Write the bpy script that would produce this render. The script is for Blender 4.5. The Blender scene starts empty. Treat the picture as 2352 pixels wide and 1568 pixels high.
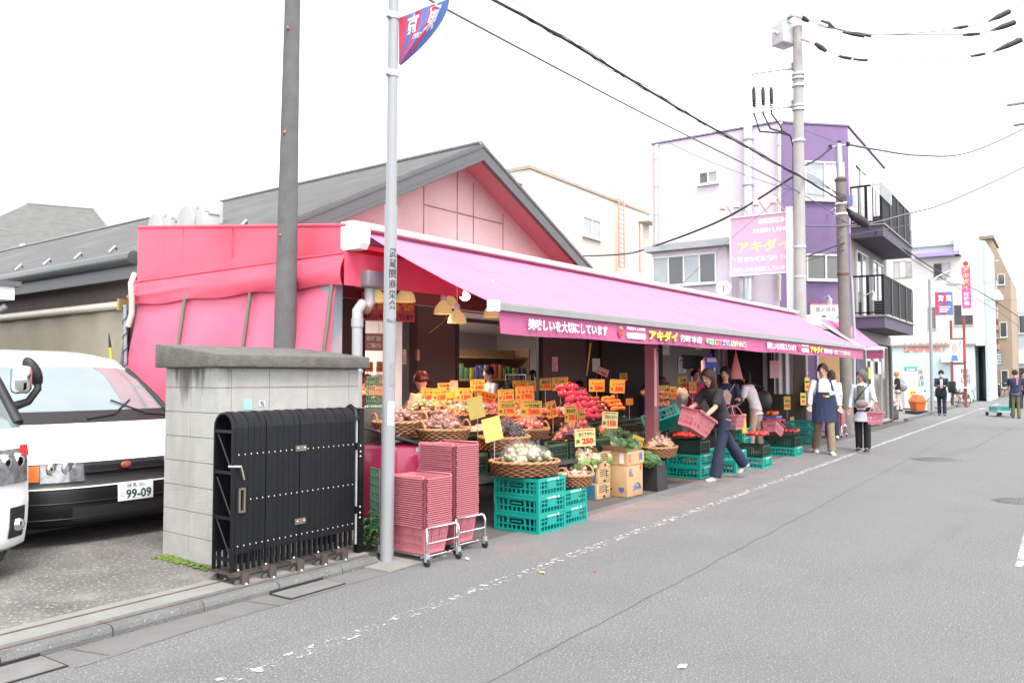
import bpy,bmesh,math,random
from mathutils import Vector,Matrix,Euler,noise
R = math.radians
rnd = random.Random(7)
C = bpy.context.scene
COL = C.collection
# ---------------------------------------------------------------- camera
FPX,CX,CY,HZ,EYE = 1850.0,1176.0,784.0,866.0,1.5
AZ = math.atan((2450 - CX) / FPX)            # the street runs along +X, shops at +Y
PT = math.atan((HZ - CY) / FPX)
cam_d = bpy.data.cameras.new('camera'); cam = bpy.data.objects.new('camera',cam_d); COL.objects.link(cam)
cam_d.sensor_width = 36; cam_d.lens = FPX / 2352 * 36
cam_d.clip_start = 0.05; cam_d.clip_end = 2000
cam.location = (0,0,EYE)
cam.rotation_euler = (R(90) + PT,0,AZ - R(90))
C.camera = cam
# ---------------------------------------------------------------- overcast sky, soft sun, exposure
SUN_EL,SUN_AZ = R(58),R(235)
w = bpy.data.worlds.new('World'); C.world = w; w.use_nodes = True
nt = w.node_tree; nt.nodes.clear()
o_ = nt.nodes.new('ShaderNodeOutputWorld'); bg = nt.nodes.new('ShaderNodeBackground')
sk = nt.nodes.new('ShaderNodeTexSky'); sk.sky_type = 'NISHITA'; sk.sun_disc = False
sk.sun_elevation = SUN_EL; sk.sun_rotation = R(90) - SUN_AZ + R(0); sk.air_density = 1.0; sk.dust_density = 1.0; sk.ozone_density = 1.0
hs = nt.nodes.new('ShaderNodeHueSaturation'); hs.inputs['Saturation'].default_value = 0.12; hs.inputs['Value'].default_value = 1.0
nt.links.new(sk.outputs[0],hs.inputs['Color']); nt.links.new(hs.outputs[0],bg.inputs[0]); nt.links.new(bg.outputs[0],o_.inputs[0])
bg.inputs[1].default_value = 0.15
sd = bpy.data.lights.new('sun','SUN'); sd.energy = 1.2; sd.angle = R(25); sd.color = (1,.97,.92)
sun = bpy.data.objects.new('sun',sd); COL.objects.link(sun)
sun.rotation_euler = (R(90) - SUN_EL,0,SUN_AZ + R(90)); sun.location = (-5,-5,20)
C.view_settings.view_transform = 'Standard'; C.view_settings.look = 'None'
C.view_settings.exposure = 1.95; C.view_settings.gamma = 1.0
C.cycles.max_bounces = 6; C.cycles.diffuse_bounces = 3; C.cycles.transparent_max_bounces = 10
# ---------------------------------------------------------------- pixel rays to real planes
_ca,_sa,_cp,_sp = math.cos(AZ),math.sin(AZ),math.cos(PT),math.sin(PT)
def ray(u,v):
    r = (u - CX) / FPX; up = (CY - v) / FPX
    f = _cp - up * _sp; z = _sp + up * _cp
    return Vector((f * _ca + r * _sa,f * _sa - r * _ca,z))
def at_z(u,v,z=0.0):
    d = ray(u,v); t = (z - EYE) / d.z; return Vector((d.x * t,d.y * t,z))
def at_y(u,v,y):
    d = ray(u,v); t = y / d.y; return Vector((d.x * t,y,EYE + d.z * t))
def at_x(u,v,x):
    d = ray(u,v); t = x / d.x; return Vector((x,d.y * t,EYE + d.z * t))
def at_t(u,v,t):
    d = ray(u,v); return Vector((d.x * t,d.y * t,EYE + d.z * t))
# ---------------------------------------------------------------- materials
MATS = {}
def M(name,col=(.5,.5,.5),rough=.6,metal=0.,var=.12,scale=6.,bump=0.,bscale=None,spec=.5,trans=0.,emit=0.,alpha=1.,coat=0.,sheen=0.):
    if name in MATS: return MATS[name]
    m = bpy.data.materials.new(name); m.use_nodes = True; t = m.node_tree; b = t.nodes['Principled BSDF']
    b.inputs['Roughness'].default_value = rough; b.inputs['Metallic'].default_value = metal
    b.inputs['Specular IOR Level'].default_value = spec
    c4 = (*col,1); b.inputs['Base Color'].default_value = c4
    if coat: b.inputs['Coat Weight'].default_value = coat; b.inputs['Coat Roughness'].default_value = .05
    if alpha < 1: b.inputs['Alpha'].default_value = alpha
    tc = t.nodes.new('ShaderNodeTexCoord')
    if var:
        n = t.nodes.new('ShaderNodeTexNoise'); n.inputs['Scale'].default_value = scale; n.inputs['Detail'].default_value = 5; n.inputs['Roughness'].default_value = .6
        t.links.new(tc.outputs['Object'],n.inputs['Vector'])
        mr = t.nodes.new('ShaderNodeMapRange'); mr.inputs[1].default_value = .25; mr.inputs[2].default_value = .75
        mr.inputs[3].default_value = 1 - var; mr.inputs[4].default_value = 1 + var
        t.links.new(n.outputs[0],mr.inputs[0])
        vm = t.nodes.new('ShaderNodeVectorMath'); vm.operation = 'SCALE'; vm.inputs[0].default_value = col
        t.links.new(mr.outputs[0],vm.inputs['Scale']); t.links.new(vm.outputs[0],b.inputs['Base Color'])
    if bump:
        n2 = t.nodes.new('ShaderNodeTexNoise'); n2.inputs['Scale'].default_value = bscale or scale * 4; n2.inputs['Detail'].default_value = 4
        t.links.new(tc.outputs['Object'],n2.inputs['Vector'])
        bp = t.nodes.new('ShaderNodeBump'); bp.inputs['Strength'].default_value = bump; bp.inputs['Distance'].default_value = .02
        t.links.new(n2.outputs[0],bp.inputs['Height']); t.links.new(bp.outputs[0],b.inputs['Normal'])
    if trans:
        out = t.nodes['Material Output']; tb = t.nodes.new('ShaderNodeBsdfTranslucent'); tb.inputs[0].default_value = c4
        mx = t.nodes.new('ShaderNodeMixShader'); mx.inputs[0].default_value = trans
        t.links.new(b.outputs[0],mx.inputs[1]); t.links.new(tb.outputs[0],mx.inputs[2]); t.links.new(mx.outputs[0],out.inputs[0])
    if emit:
        b.inputs['Emission Color'].default_value = c4; b.inputs['Emission Strength'].default_value = emit
    MATS[name] = m; return m
def nodes_of(m):
    return m.node_tree,m.node_tree.nodes['Principled BSDF']
def stripes_bump(m,axis,freq,strength=.6,mult=None):
    """fine lines (siding, roof courses) as bump plus dark grooves along one object axis"""
    t,b = nodes_of(m); tc = t.nodes.new('ShaderNodeTexCoord'); sx = t.nodes.new('ShaderNodeSeparateXYZ')
    t.links.new(tc.outputs['Object'],sx.inputs[0])
    mu = t.nodes.new('ShaderNodeMath'); mu.operation = 'MULTIPLY'; mu.inputs[1].default_value = freq; t.links.new(sx.outputs[axis],mu.inputs[0])
    fr = t.nodes.new('ShaderNodeMath'); fr.operation = 'FRACT'; t.links.new(mu.outputs[0],fr.inputs[0])
    bp = t.nodes.new('ShaderNodeBump'); bp.inputs['Strength'].default_value = strength; bp.inputs['Distance'].default_value = .01
    t.links.new(fr.outputs[0],bp.inputs['Height'])
    old = b.inputs['Normal'].links
    if old: t.links.new(old[0].from_socket,bp.inputs['Normal'])
    t.links.new(bp.outputs[0],b.inputs['Normal'])
    if mult is not None:
        gt = t.nodes.new('ShaderNodeMath'); gt.operation = 'GREATER_THAN'; gt.inputs[1].default_value = .1; t.links.new(fr.outputs[0],gt.inputs[0])
        mr = t.nodes.new('ShaderNodeMapRange'); mr.inputs[3].default_value = mult; mr.inputs[4].default_value = 1.0; t.links.new(gt.outputs[0],mr.inputs[0])
        vm = t.nodes.new('ShaderNodeVectorMath'); vm.operation = 'SCALE'
        l = b.inputs['Base Color'].links
        if l: t.links.new(l[0].from_socket,vm.inputs[0])
        else: vm.inputs[0].default_value = b.inputs['Base Color'].default_value[:3]
        t.links.new(mr.outputs[0],vm.inputs['Scale']); t.links.new(vm.outputs[0],b.inputs['Base Color'])
    return m
def blotch(m,col,scale,lo,hi,stretch=(1,1,1),amount=1.0):
    """stains or speckles of another colour over the base colour"""
    t,b = nodes_of(m); tc = t.nodes.new('ShaderNodeTexCoord'); mp = t.nodes.new('ShaderNodeMapping'); mp.inputs['Scale'].default_value = stretch
    t.links.new(tc.outputs['Object'],mp.inputs[0])
    n = t.nodes.new('ShaderNodeTexNoise'); n.inputs['Scale'].default_value = scale; n.inputs['Detail'].default_value = 6; n.inputs['Roughness'].default_value = .65
    t.links.new(mp.outputs[0],n.inputs['Vector'])
    mr = t.nodes.new('ShaderNodeMapRange'); mr.inputs[1].default_value = lo; mr.inputs[2].default_value = hi; mr.inputs[4].default_value = amount
    t.links.new(n.outputs[0],mr.inputs[0])
    mx = t.nodes.new('ShaderNodeMix'); mx.data_type = 'RGBA'; mx.inputs[7].default_value = (*col,1)
    l = b.inputs['Base Color'].links
    if l: t.links.new(l[0].from_socket,mx.inputs[6])
    else: mx.inputs[6].default_value = b.inputs['Base Color'].default_value
    t.links.new(mr.outputs[0],mx.inputs[0]); t.links.new(mx.outputs[2],b.inputs['Base Color'])
    return m
# ---------------------------------------------------------------- mesh builder
TMP = bpy.data.scenes.new('tmp')
def eval_mesh(ob):
    TMP.collection.objects.link(ob)
    
    with bpy.context.temp_override(scene=TMP,view_layer=TMP.view_layers[0]):
        dg = bpy.context.evaluated_depsgraph_get(); dg.update()
        me = bpy.data.meshes.new_from_object(ob.evaluated_get(dg))
    TMP.collection.objects.unlink(ob)
    return me
_tx = {}
def text_geo(s,bold=0.,vertical=False):
    k = (s,bold,vertical)
    if k in _tx: return _tx[k]
    cu = bpy.data.curves.new('t','FONT'); cu.body = '\n'.join(s) if vertical else s
    cu.align_x = 'CENTER'; cu.align_y = 'CENTER'; cu.resolution_u = 2; cu.offset = bold; cu.space_line = .95 if vertical else 1.0
    ob = bpy.data.objects.new('t',cu); me = eval_mesh(ob)
    vs = [v.co.copy() for v in me.vertices]; fs = [tuple(p.vertices) for p in me.polygons]
    if vs:
        x0 = min(v.x for v in vs); x1 = max(v.x for v in vs); y0 = min(v.y for v in vs); y1 = max(v.y for v in vs)
    else: x0 = x1 = y0 = y1 = 0
    bpy.data.meshes.remove(me); bpy.data.objects.remove(ob); bpy.data.curves.remove(cu)
    _tx[k] = (vs,fs,x0,x1,y0,y1); return _tx[k]
I4 = Matrix.Identity(4)
def frame(o,xdir,ydir):
    """matrix whose local x,y,z axes are xdir, ydir and their cross product"""
    x = Vector(xdir).normalized(); z = x.cross(Vector(ydir)).normalized(); y = z.cross(x)
    m = Matrix((x,y,z)).transposed().to_4x4(); m.translation = Vector(o); return m
def T(x=0,y=0,z=0): return Matrix.Translation((x,y,z))
def RZ(a): return Matrix.Rotation(a,4,'Z')
def RX(a): return Matrix.Rotation(a,4,'X')
def RY(a): return Matrix.Rotation(a,4,'Y')
class MB:
    def __init__(s): s.v = []; s.f = []; s.m = []; s.sm = []; s.mats = []; s.X = I4
    def mi(s,mat):
        if mat not in s.mats: s.mats.append(mat)
        return s.mats.index(mat)
    def add(s,vs,fs,mat,smooth=False):
        n = len(s.v); k = s.mi(mat); s.v += [s.X @ Vector(p) for p in vs]
        for f in fs: s.f.append(tuple(i + n for i in f)); s.m.append(k); s.sm.append(smooth)
        return s
    def box(s,x0,x1,y0,y1,z0,z1,mat,X=None):
        p = [(x0,y0,z0),(x1,y0,z0),(x1,y1,z0),(x0,y1,z0),(x0,y0,z1),(x1,y0,z1),(x1,y1,z1),(x0,y1,z1)]
        if X is not None: p = [X @ Vector(q) for q in p]
        return s.add(p,[(0,3,2,1),(4,5,6,7),(0,1,5,4),(1,2,6,5),(2,3,7,6),(3,0,4,7)],mat)
    def cbox(s,c,d,mat,X=None):
        return s.box(c[0] - d[0] / 2,c[0] + d[0] / 2,c[1] - d[1] / 2,c[1] + d[1] / 2,c[2] - d[2] / 2,c[2] + d[2] / 2,mat,X)
    def bbox(s,x0,x1,y0,y1,z0,z1,mat,b=.02,X=None,seg=2):
        """box with bevelled edges"""
        bm = bmesh.new(); bmesh.ops.create_cube(bm,size=1)
        for v in bm.verts: v.co = Vector((x0 + (v.co.x + .5) * (x1 - x0),y0 + (v.co.y + .5) * (y1 - y0),z0 + (v.co.z + .5) * (z1 - z0)))
        bmesh.ops.bevel(bm,geom=bm.edges[:],offset=b,segments=seg,profile=.5,affect='EDGES')
        s.bm(bm,mat,X,True); return s
    def bm(s,bm,mat,X=None,smooth=False):
        bm.verts.index_update(); vs = [(X @ v.co if X is not None else v.co.copy()) for v in bm.verts]
        s.add(vs,[tuple(v.index for v in f.verts) for f in bm.faces],mat,smooth); bm.free()
    def tube(s,pts,r,mat,n=8,cap=True,flat=1.0,smooth=True):
        """tube along points; r is one radius or one per point"""
        P = [Vector(p) for p in pts]; k = len(P); rr = r if isinstance(r,(list,tuple)) else [r] * k
        vs = []; ref = None
        for i,p in enumerate(P):
            d = (P[min(i + 1,k - 1)] - P[max(i - 1,0)]);
            if d.length < 1e-9: d = Vector((0,0,1))
            d.normalize()
            if ref is None:
                ref = Vector((0,0,1)) if abs(d.z) < .9 else Vector((1,0,0))
            a = d.cross(ref);
            if a.length < 1e-6: a = d.orthogonal()
            a.normalize(); b = a.cross(d).normalized(); ref = b
            for j in range(n):
                t = 2 * math.pi * j / n; vs.append(p + a * math.cos(t) * rr[i] + b * math.sin(t) * rr[i] * flat)
        fs = []
        for i in range(k - 1):
            for j in range(n): fs.append((i * n + j,i * n + (j + 1) % n,(i + 1) * n + (j + 1) % n,(i + 1) * n + j))
        if cap: s.add(vs[:n],[tuple(range(n - 1,-1,-1))],mat); s.add(vs[-n:],[tuple(range(n))],mat)
        return s.add(vs,fs,mat,smooth)
    def cyl(s,p0,p1,r0,mat,r1=None,n=16,smooth=True): return s.tube([p0,p1],[r0,r0 if r1 is None else r1],mat,n,True,1.0,smooth)
    def lathe(s,prof,mat,n=24,X=None,ex=1.,ey=1.,smooth=True,cap=True):
        vs = []
        for r,z in prof:
            for j in range(n):
                t = 2 * math.pi * j / n; vs.append(Vector((r * math.cos(t) * ex,r * math.sin(t) * ey,z)))
        if X is not None: vs = [X @ v for v in vs]
        fs = []
        for i in range(len(prof) - 1):
            for j in range(n): fs.append((i * n + j,i * n + (j + 1) % n,(i + 1) * n + (j + 1) % n,(i + 1) * n + j))
        if cap:
            if prof[0][0] > 1e-4: s.add(vs[:n],[tuple(range(n - 1,-1,-1))],mat)
            if prof[-1][0] > 1e-4: s.add(vs[-n:],[tuple(range(n))],mat)
        return s.add(vs,fs,mat,smooth)
    def ball(s,c,r,mat,n=12,m=8,sx=1,sy=1,sz=1,nz=0.,seed=0.,X=None):
        vs = []; c = Vector(c)
        for i in range(m + 1):
            a = math.pi * i / m
            for j in range(n):
                b = 2 * math.pi * j / n; d = Vector((math.sin(a) * math.cos(b),math.sin(a) * math.sin(b),math.cos(a)))
                k = r * (1 + (nz * noise.noise(d * 2.3 + Vector((seed,seed * 2,0))) if nz else 0))
                q = Vector((d.x * k * sx,d.y * k * sy,d.z * k * sz)); vs.append(c + (X @ q if X is not None else q))
        fs = []
        for i in range(m):
            for j in range(n): fs.append((i * n + j,(i + 1) * n + j,(i + 1) * n + (j + 1) % n,i * n + (j + 1) % n))
        return s.add(vs,fs,mat,True)
    def prism(s,poly,h0,h1,mat,X=None):
        """polygon in local xy extruded along z"""
        n = len(poly); vs = [Vector((x,y,h0)) for x,y in poly] + [Vector((x,y,h1)) for x,y in poly]
        if X is not None: vs = [X @ v for v in vs]
        fs = [tuple(range(n - 1,-1,-1)),tuple(range(n,2 * n))] + [(i,(i + 1) % n,n + (i + 1) % n,n + i) for i in range(n)]
        return s.add(vs,fs,mat)
    def grid(s,fn,nu,nv,mat,smooth=True,skip=None):
        vs = [fn(i / nu,j / nv) for j in range(nv + 1) for i in range(nu + 1)]; w = nu + 1
        fs = [(j * w + i,j * w + i + 1,(j + 1) * w + i + 1,(j + 1) * w + i) for j in range(nv) for i in range(nu) if not (skip and skip(i,j))]
        return s.add(vs,fs,mat,smooth)
    def loft(s,rings,mat,cap=True,smooth=True,closed=True):
        n = len(rings[0]); vs = [p for r in rings for p in r]; fs = []
        for i in range(len(rings) - 1):
            for j in range(n if closed else n - 1): fs.append((i * n + j,i * n + (j + 1) % n,(i + 1) * n + (j + 1) % n,(i + 1) * n + j))
        if cap: fs += [tuple(range(n - 1,-1,-1)),tuple((len(rings) - 1) * n + j for j in range(n))]
        return s.add(vs,fs,mat,smooth)
    def text(s,txt,X,size,mat,bold=.0,width=None,vertical=False,lift=.0015,box=None):
        """lettering laid on a plane: X maps local xy to the surface, z is outwards; size is the height of the text block or of a line"""
        vs,fs,x0,x1,y0,y1 = text_geo(txt,bold,vertical)
        if not vs: return s
        cx,cy = (x0 + x1) / 2,(y0 + y1) / 2
        if box: sx,sy = box[0] / max(x1 - x0,.01),box[1] / max(y1 - y0,.01)
        else:
            sy = size; sx = size if width is None else width / max(x1 - x0,.01)
        return s.add([X @ Vector(((v.x - cx) * sx,(v.y - cy) * sy,lift)) for v in vs],fs,mat)
    def build(s,name,parent=None,loc=None,rot=None,mod=None):
        me = bpy.data.meshes.new(name); me.from_pydata([tuple(v) for v in s.v],[],s.f)
        for m in s.mats: me.materials.append(m)
        if me.polygons:
            me.polygons.foreach_set('material_index',s.m); me.polygons.foreach_set('use_smooth',s.sm)
        me.update()
        o = bpy.data.objects.new(name,me); COL.objects.link(o)
        if parent is not None: o.parent = parent
        if loc is not None: o.location = loc
        if rot is not None: o.rotation_euler = rot if isinstance(rot,(tuple,list,Euler)) else (0,0,rot)
        return o
def tag(o,label=None,cat=None,group=None,kind=None):
    if label: o['label'] = label
    if cat: o['category'] = cat
    if group: o['group'] = group
    if kind: o['kind'] = kind
    return o
def thing(name,label,cat,loc=(0,0,0),rz=0.,group=None):
    o = bpy.data.objects.new(name,None); COL.objects.link(o); o.location = loc; o.rotation_euler = (0,0,rz); o.empty_display_size = .1
    return tag(o,label,cat,group)
def dup(root,loc,rot=0.,label=None,group=None,scale=None):
    def cp(o,par):
        c = o.copy(); COL.objects.link(c)
        if par is not None: c.parent = par
        for ch in o.children: cp(ch,c)
        return c
    r = cp(root,None); r.location = loc; r.rotation_euler = rot if isinstance(rot,(tuple,list,Euler)) else (0,0,rot)
    if label: r['label'] = label
    if group: r['group'] = group
    if scale: r.scale = scale if isinstance(scale,(tuple,list)) else (scale,) * 3
    return r
def remesh(o,vox,smooth=3):
    """turn overlapping pieces into one continuous surface"""
    me0 = o.data; tmp = bpy.data.objects.new('tmp',me0)
    m = tmp.modifiers.new('r','REMESH'); m.mode = 'VOXEL'; m.voxel_size = vox
    if smooth:
        sm = tmp.modifiers.new('s','SMOOTH'); sm.iterations = smooth; sm.factor = .5
    me = eval_mesh(tmp); bpy.data.objects.remove(tmp)
    me.materials.clear()
    for mt in me0.materials: me.materials.append(mt)
    me.polygons.foreach_set('use_smooth',[True] * len(me.polygons))
    nm = me0.name; o.data = me; bpy.data.meshes.remove(me0); me.name = nm
    return o
# ================================================================= materials of the place
asphalt = M('asphalt',(.155,.157,.158),.92,var=.1,scale=1.1,bump=1.0,bscale=110)
blotch(asphalt,(.42,.42,.41),70,.55,.64,amount=.8); blotch(asphalt,(.025,.025,.025),85,.55,.64,amount=.75)
blotch(asphalt,(.165,.163,.162),.35,.42,.62,amount=.6); blotch(asphalt,(.115,.108,.106),.5,.56,.7,(.25,1.5,1),.5)
lot_m = M('lot_gravel',(.125,.122,.114),.95,var=.35,scale=1.6,bump=1.0,bscale=60)
blotch(lot_m,(.34,.33,.30),40,.55,.63,amount=.85); blotch(lot_m,(.035,.035,.03),60,.6,.68,amount=.8); blotch(lot_m,(.26,.24,.2),.9,.55,.68,amount=.7)
conc = M('concrete',(.20,.195,.18),.9,var=.16,scale=3,bump=.35,bscale=90); blotch(conc,(.1,.095,.085),2.2,.56,.75,amount=.6)
kerb_m = M('kerb_concrete',(.12,.12,.118),.9,var=.2,scale=4,bump=.6,bscale=110); blotch(kerb_m,(.5,.5,.48),70,.6,.68,amount=.6); blotch(kerb_m,(.06,.06,.055),1.8,.55,.7,(1,3,1),.7)
dark_conc = M('dark_concrete',(.12,.112,.10),.95,var=.3,scale=9,bump=.8,bscale=80); blotch(dark_conc,(.35,.34,.31),45,.66,.74,amount=.6)
rust = M('rust',(.10,.055,.035),.85,var=.4,scale=14)
black_m = M('matt_black',(.012,.012,.013),.6,var=.3,scale=9)
steel = M('steel',(.5,.5,.5),.28,1,var=.1)
galv = M('galvanised',(.42,.44,.46),.45,.6,var=.15,scale=10)
white_p = M('white_paint',(.8,.8,.8),.4,var=.04)
grey_p = M('grey_paint',(.33,.34,.36),.5,var=.08)
# ================================================================= ground, road, kerb
def sheet(name,pts,mat,kind='structure',z=None):
    mb = MB(); mb.add([Vector(p) if z is None else Vector((p[0],p[1],z)) for p in pts],[tuple(range(len(pts)))],mat)
    return tag(mb.build(name),kind=kind)
sheet('ground',[(-300,-300),(400,-300),(400,300),(-300,300)],M('earth_tarmac',(.13,.125,.12),.95,var=.2,scale=.5),z=-.012)
far_pts = [(-40,-2.6),(30,-2.2),(58,-2.4),(95,-12),(140,-30),(140,-22),(95,-5.5),(58,4.7),(30,4.45),(5.3,4.45),(4.75,4.3),(-40,4.3)]
sheet('road',far_pts,asphalt,z=0)
sheet('gutter_strip',[(-40,4.296),(4.75,4.296),(4.75,4.62),(-40,4.62)],M('gutter_concrete',(.13,.128,.123),.92,var=.2,scale=2,bump=.5,bscale=110),z=-.003)
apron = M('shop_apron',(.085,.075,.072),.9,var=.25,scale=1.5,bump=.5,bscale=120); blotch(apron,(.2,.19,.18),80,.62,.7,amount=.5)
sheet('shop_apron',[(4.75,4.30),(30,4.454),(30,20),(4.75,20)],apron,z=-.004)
sheet('pavement',[(30,4.454),(58,4.704),(58,12),(30,12)],M('paver',(.17,.16,.15),.9,var=.2,scale=3,bump=.3),z=-.003)
lot = MB(); lot.grid(lambda u,v: Vector((-16 + 21.0 * u,5.07 + 16 * v,.055 + .010 * noise.noise(Vector((u * 30,v * 22,0))))),60,44,lot_m); tag(lot.build('parking_lot'),kind='structure')
rail_m = M('rail_rust',(.10,.07,.055),.8,var=.3,scale=14)
rs = MB(); rs.box(-16,4.85,4.772,5.068,-.02,.058,conc)
for y in (4.69,4.95): rs.box(-16,4.75,y,y + .014,.0585,.064,rail_m)
tag(rs.build('gate_rail_strip'),kind='structure')
kb = MB()
prof = [(4.60,-.02),(4.598,.025),(4.61,.048),(4.635,.058),(4.77,.058),(4.77,-.02)]
x = -16.0
while x < 4.7:
    L = .60; j = rnd.uniform(-.004,.004)
    x1 = min(x + L - .008,4.78)
    a = [Vector((x,y + j,z)) for y,z in prof]; b = [Vector((x1,y + j,z)) for y,z in prof]
    kb.loft([b,a],kerb_m,smooth=False); x += L
tag(kb.build('kerb'),kind='structure')
moss = M('moss',(.10,.16,.02),.95,var=.5,scale=30,bump=1,bscale=60)
mm = MB()
for i in range(90):
    px = rnd.uniform(3.72,3.82) + .06 * (i % 2); py = rnd.uniform(5.33,6.05); mm.ball((px,py,.06),rnd.uniform(.008,.024),moss,6,4,1.4,1.6,.5,.4,i)
tag(mm.build('moss'),kind='stuff')
# worn white road paint
paint = M('road_paint',(.42,.42,.41),.8,var=.1,scale=30)
def wear(m,scale,lo,hi,xfade=None):
    t,b = nodes_of(m); tc = t.nodes.new('ShaderNodeTexCoord'); n = t.nodes.new('ShaderNodeTexNoise'); n.inputs['Scale'].default_value = scale; n.inputs['Detail'].default_value = 7; n.inputs['Roughness'].default_value = .72
    t.links.new(tc.outputs['Object'],n.inputs['Vector'])
    mr = t.nodes.new('ShaderNodeMapRange'); mr.inputs[1].default_value = lo; mr.inputs[2].default_value = hi
    src = n.outputs[0]
    if xfade:
        sx = t.nodes.new('ShaderNodeSeparateXYZ'); t.links.new(tc.outputs['Object'],sx.inputs[0])
        m2 = t.nodes.new('ShaderNodeMapRange'); m2.inputs[1].default_value = xfade[0]; m2.inputs[2].default_value = xfade[1]; m2.inputs[3].default_value = xfade[2]; m2.inputs[4].default_value = xfade[3]
        t.links.new(sx.outputs[0],m2.inputs[0]); ad = t.nodes.new('ShaderNodeMath'); t.links.new(n.outputs[0],ad.inputs[0]); t.links.new(m2.outputs[0],ad.inputs[1]); src = ad.outputs[0]
    t.links.new(src,mr.inputs[0]); t.links.new(mr.outputs[0],b.inputs['Alpha'])
wear(paint,16,.47,.52,(3,20,-.075,.01))
ln = MB(); ln.grid(lambda u,v: Vector((1.5 + 36 * u,3.41 + .11 * v + .02 * math.sin(u * 5),.004)),60,1,paint,False)
for x in (38.5,40,41.5): ln.add([(x,3.4,.004),(x + .8,3.4,.004),(x + .8,3.52,.004),(x,3.52,.004)],[(0,1,2,3)],paint)
for x,l in ((43.3,2.4),(50,3.2),(62,3),(70,2)): ln.add([(x,3.3 - (x - 43) * .02,.004),(x + l,3.28 - (x - 43) * .02,.004),(x + l,3.5 - (x - 43) * .02,.004),(x,3.52 - (x - 43) * .02,.004)],[(0,1,2,3)],paint)
tag(ln.build('edge_line'),kind='structure')
paint2 = M('road_paint_worn',(.62,.62,.6),.8,var=.1,scale=30); wear(paint2,12,.46,.54)
ln = MB(); ln.grid(lambda u,v: Vector((7.6 + 8 * u,.24 + .14 * v,.004)),40,1,paint2,False); tag(ln.build('far_edge_line'),kind='structure')
crk = M('crack_tar',(.09,.09,.088),.9,var=.3)
ck = MB()
def crack(p0,p1,wd,n,jit,seed):
    pts = []
    for i in range(n + 1):
        t = i / n; x = p0[0] + (p1[0] - p0[0]) * t; y = p0[1] + (p1[1] - p0[1]) * t
        o = noise.noise(Vector((x * 2.1,y * 2,seed))) * jit + noise.noise(Vector((x * 9,y * 9,seed))) * jit * .4
        ww = wd * (.5 + .8 * abs(noise.noise(Vector((x * 5,0,seed + 3)))))
        d = Vector((p1[0] - p0[0],p1[1] - p0[1],0)).normalized(); nrm = Vector((-d.y,d.x,0))
        c = Vector((x,y,.003)) + nrm * o; pts.append((c - nrm * ww,c + nrm * ww))
    vs = [q for p in pts for q in p]
    ck.add(vs,[(2 * i,2 * i + 2,2 * i + 3,2 * i + 1) for i in range(n)],crk)
crack((1.2,2.37),(30,2.5),.0055,260,.03,1); 
crack((2.6,4.3),(5.0,4.33),.004,60,.03,3); crack((1.6,4.3),(2.2,3.9),.004,30,.05,4); crack((3.5,4.59),(3.55,4.3),.006,10,.01,5)
crack((2.35,4.59),(2.4,4.3),.006,10,.02,6); crack((3.1,4.31),(2.2,4.28),.005,30,.04,7)
crack((19,1.7),(33,1.2),.012,80,.05,9)
tag(ck.build('road_cracks'),kind='structure')
# drain covers and manholes set in the road
iron = M('cast_iron',(.125,.125,.12),.7,.2,var=.25,scale=20,bump=.5,bscale=90)
def manhole(u,v,r,label):
    p = at_z(u,v,0); mb = MB(); mb.lathe([(r,.001),(r,.006),(r * .94,.006),(r * .92,.003),(r * .9,.003),(r * .89,.007),(0.001,.007)],iron,40)
    for i in range(14):
        for j in range(14):
            a,b = (i - 6.5) * r / 8,(j - 6.5) * r / 8
            if a * a + b * b < (r * .82) ** 2 and (i + j) % 2: mb.cbox((a,b,.009),(r / 11,r / 11,.004),iron)
    tag(mb.build('manhole_cover',None,p),label,'manhole cover')
manhole(2152,1055,.42,'round worn iron manhole cover in the middle of the road')
manhole(2344,1151,.3,'round iron manhole cover cut by the right edge of the frame')
def slab_cover(cx,cy,lx,ly,label,holes):
    mb = MB(); m = M('cover_concrete',(.15,.147,.14),.9,var=.2,scale=5,bump=.5,bscale=120)
    mb.box(-lx / 2,lx / 2,-ly / 2,ly / 2,-.002,.006,m)
    for s in (-1,1):
        mb.box(-lx / 2 - .012,lx / 2 + .012,s * (ly / 2 + .006) - .006,s * (ly / 2 + .006) + .006,-.002,.0035,black_m); mb.box(s * (lx / 2 + .006) - .006,s * (lx / 2 + .006) + .006,-ly / 2,ly / 2,-.002,.0034,black_m)
    for hx,hy in holes: mb.box(hx - .035,hx + .035,hy - .022,hy + .022,.006,.0085,black_m)
    mb.box(-lx / 2,lx / 2,ly / 2 + .013,ly / 2 + .021,-.002,.018,black_m)
    tag(mb.build('drain_cover',None,(cx,cy,0)),label,'drain cover')
slab_cover(1.77,4.455,.84,.25,'concrete drain cover with square holes at the kerb, bottom left',[(.05,-.02),(-.28,-.02)])
slab_cover(3.95,4.475,.48,.2,'plain concrete drain cover at the kerb below the folding gate',[])
bp = MB(); bp.box(-.30,.40,-.22,.14,-.004,.012,conc); tag(bp.build('pole_footing',None,(4.92,4.55,0)),kind='structure')
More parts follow.
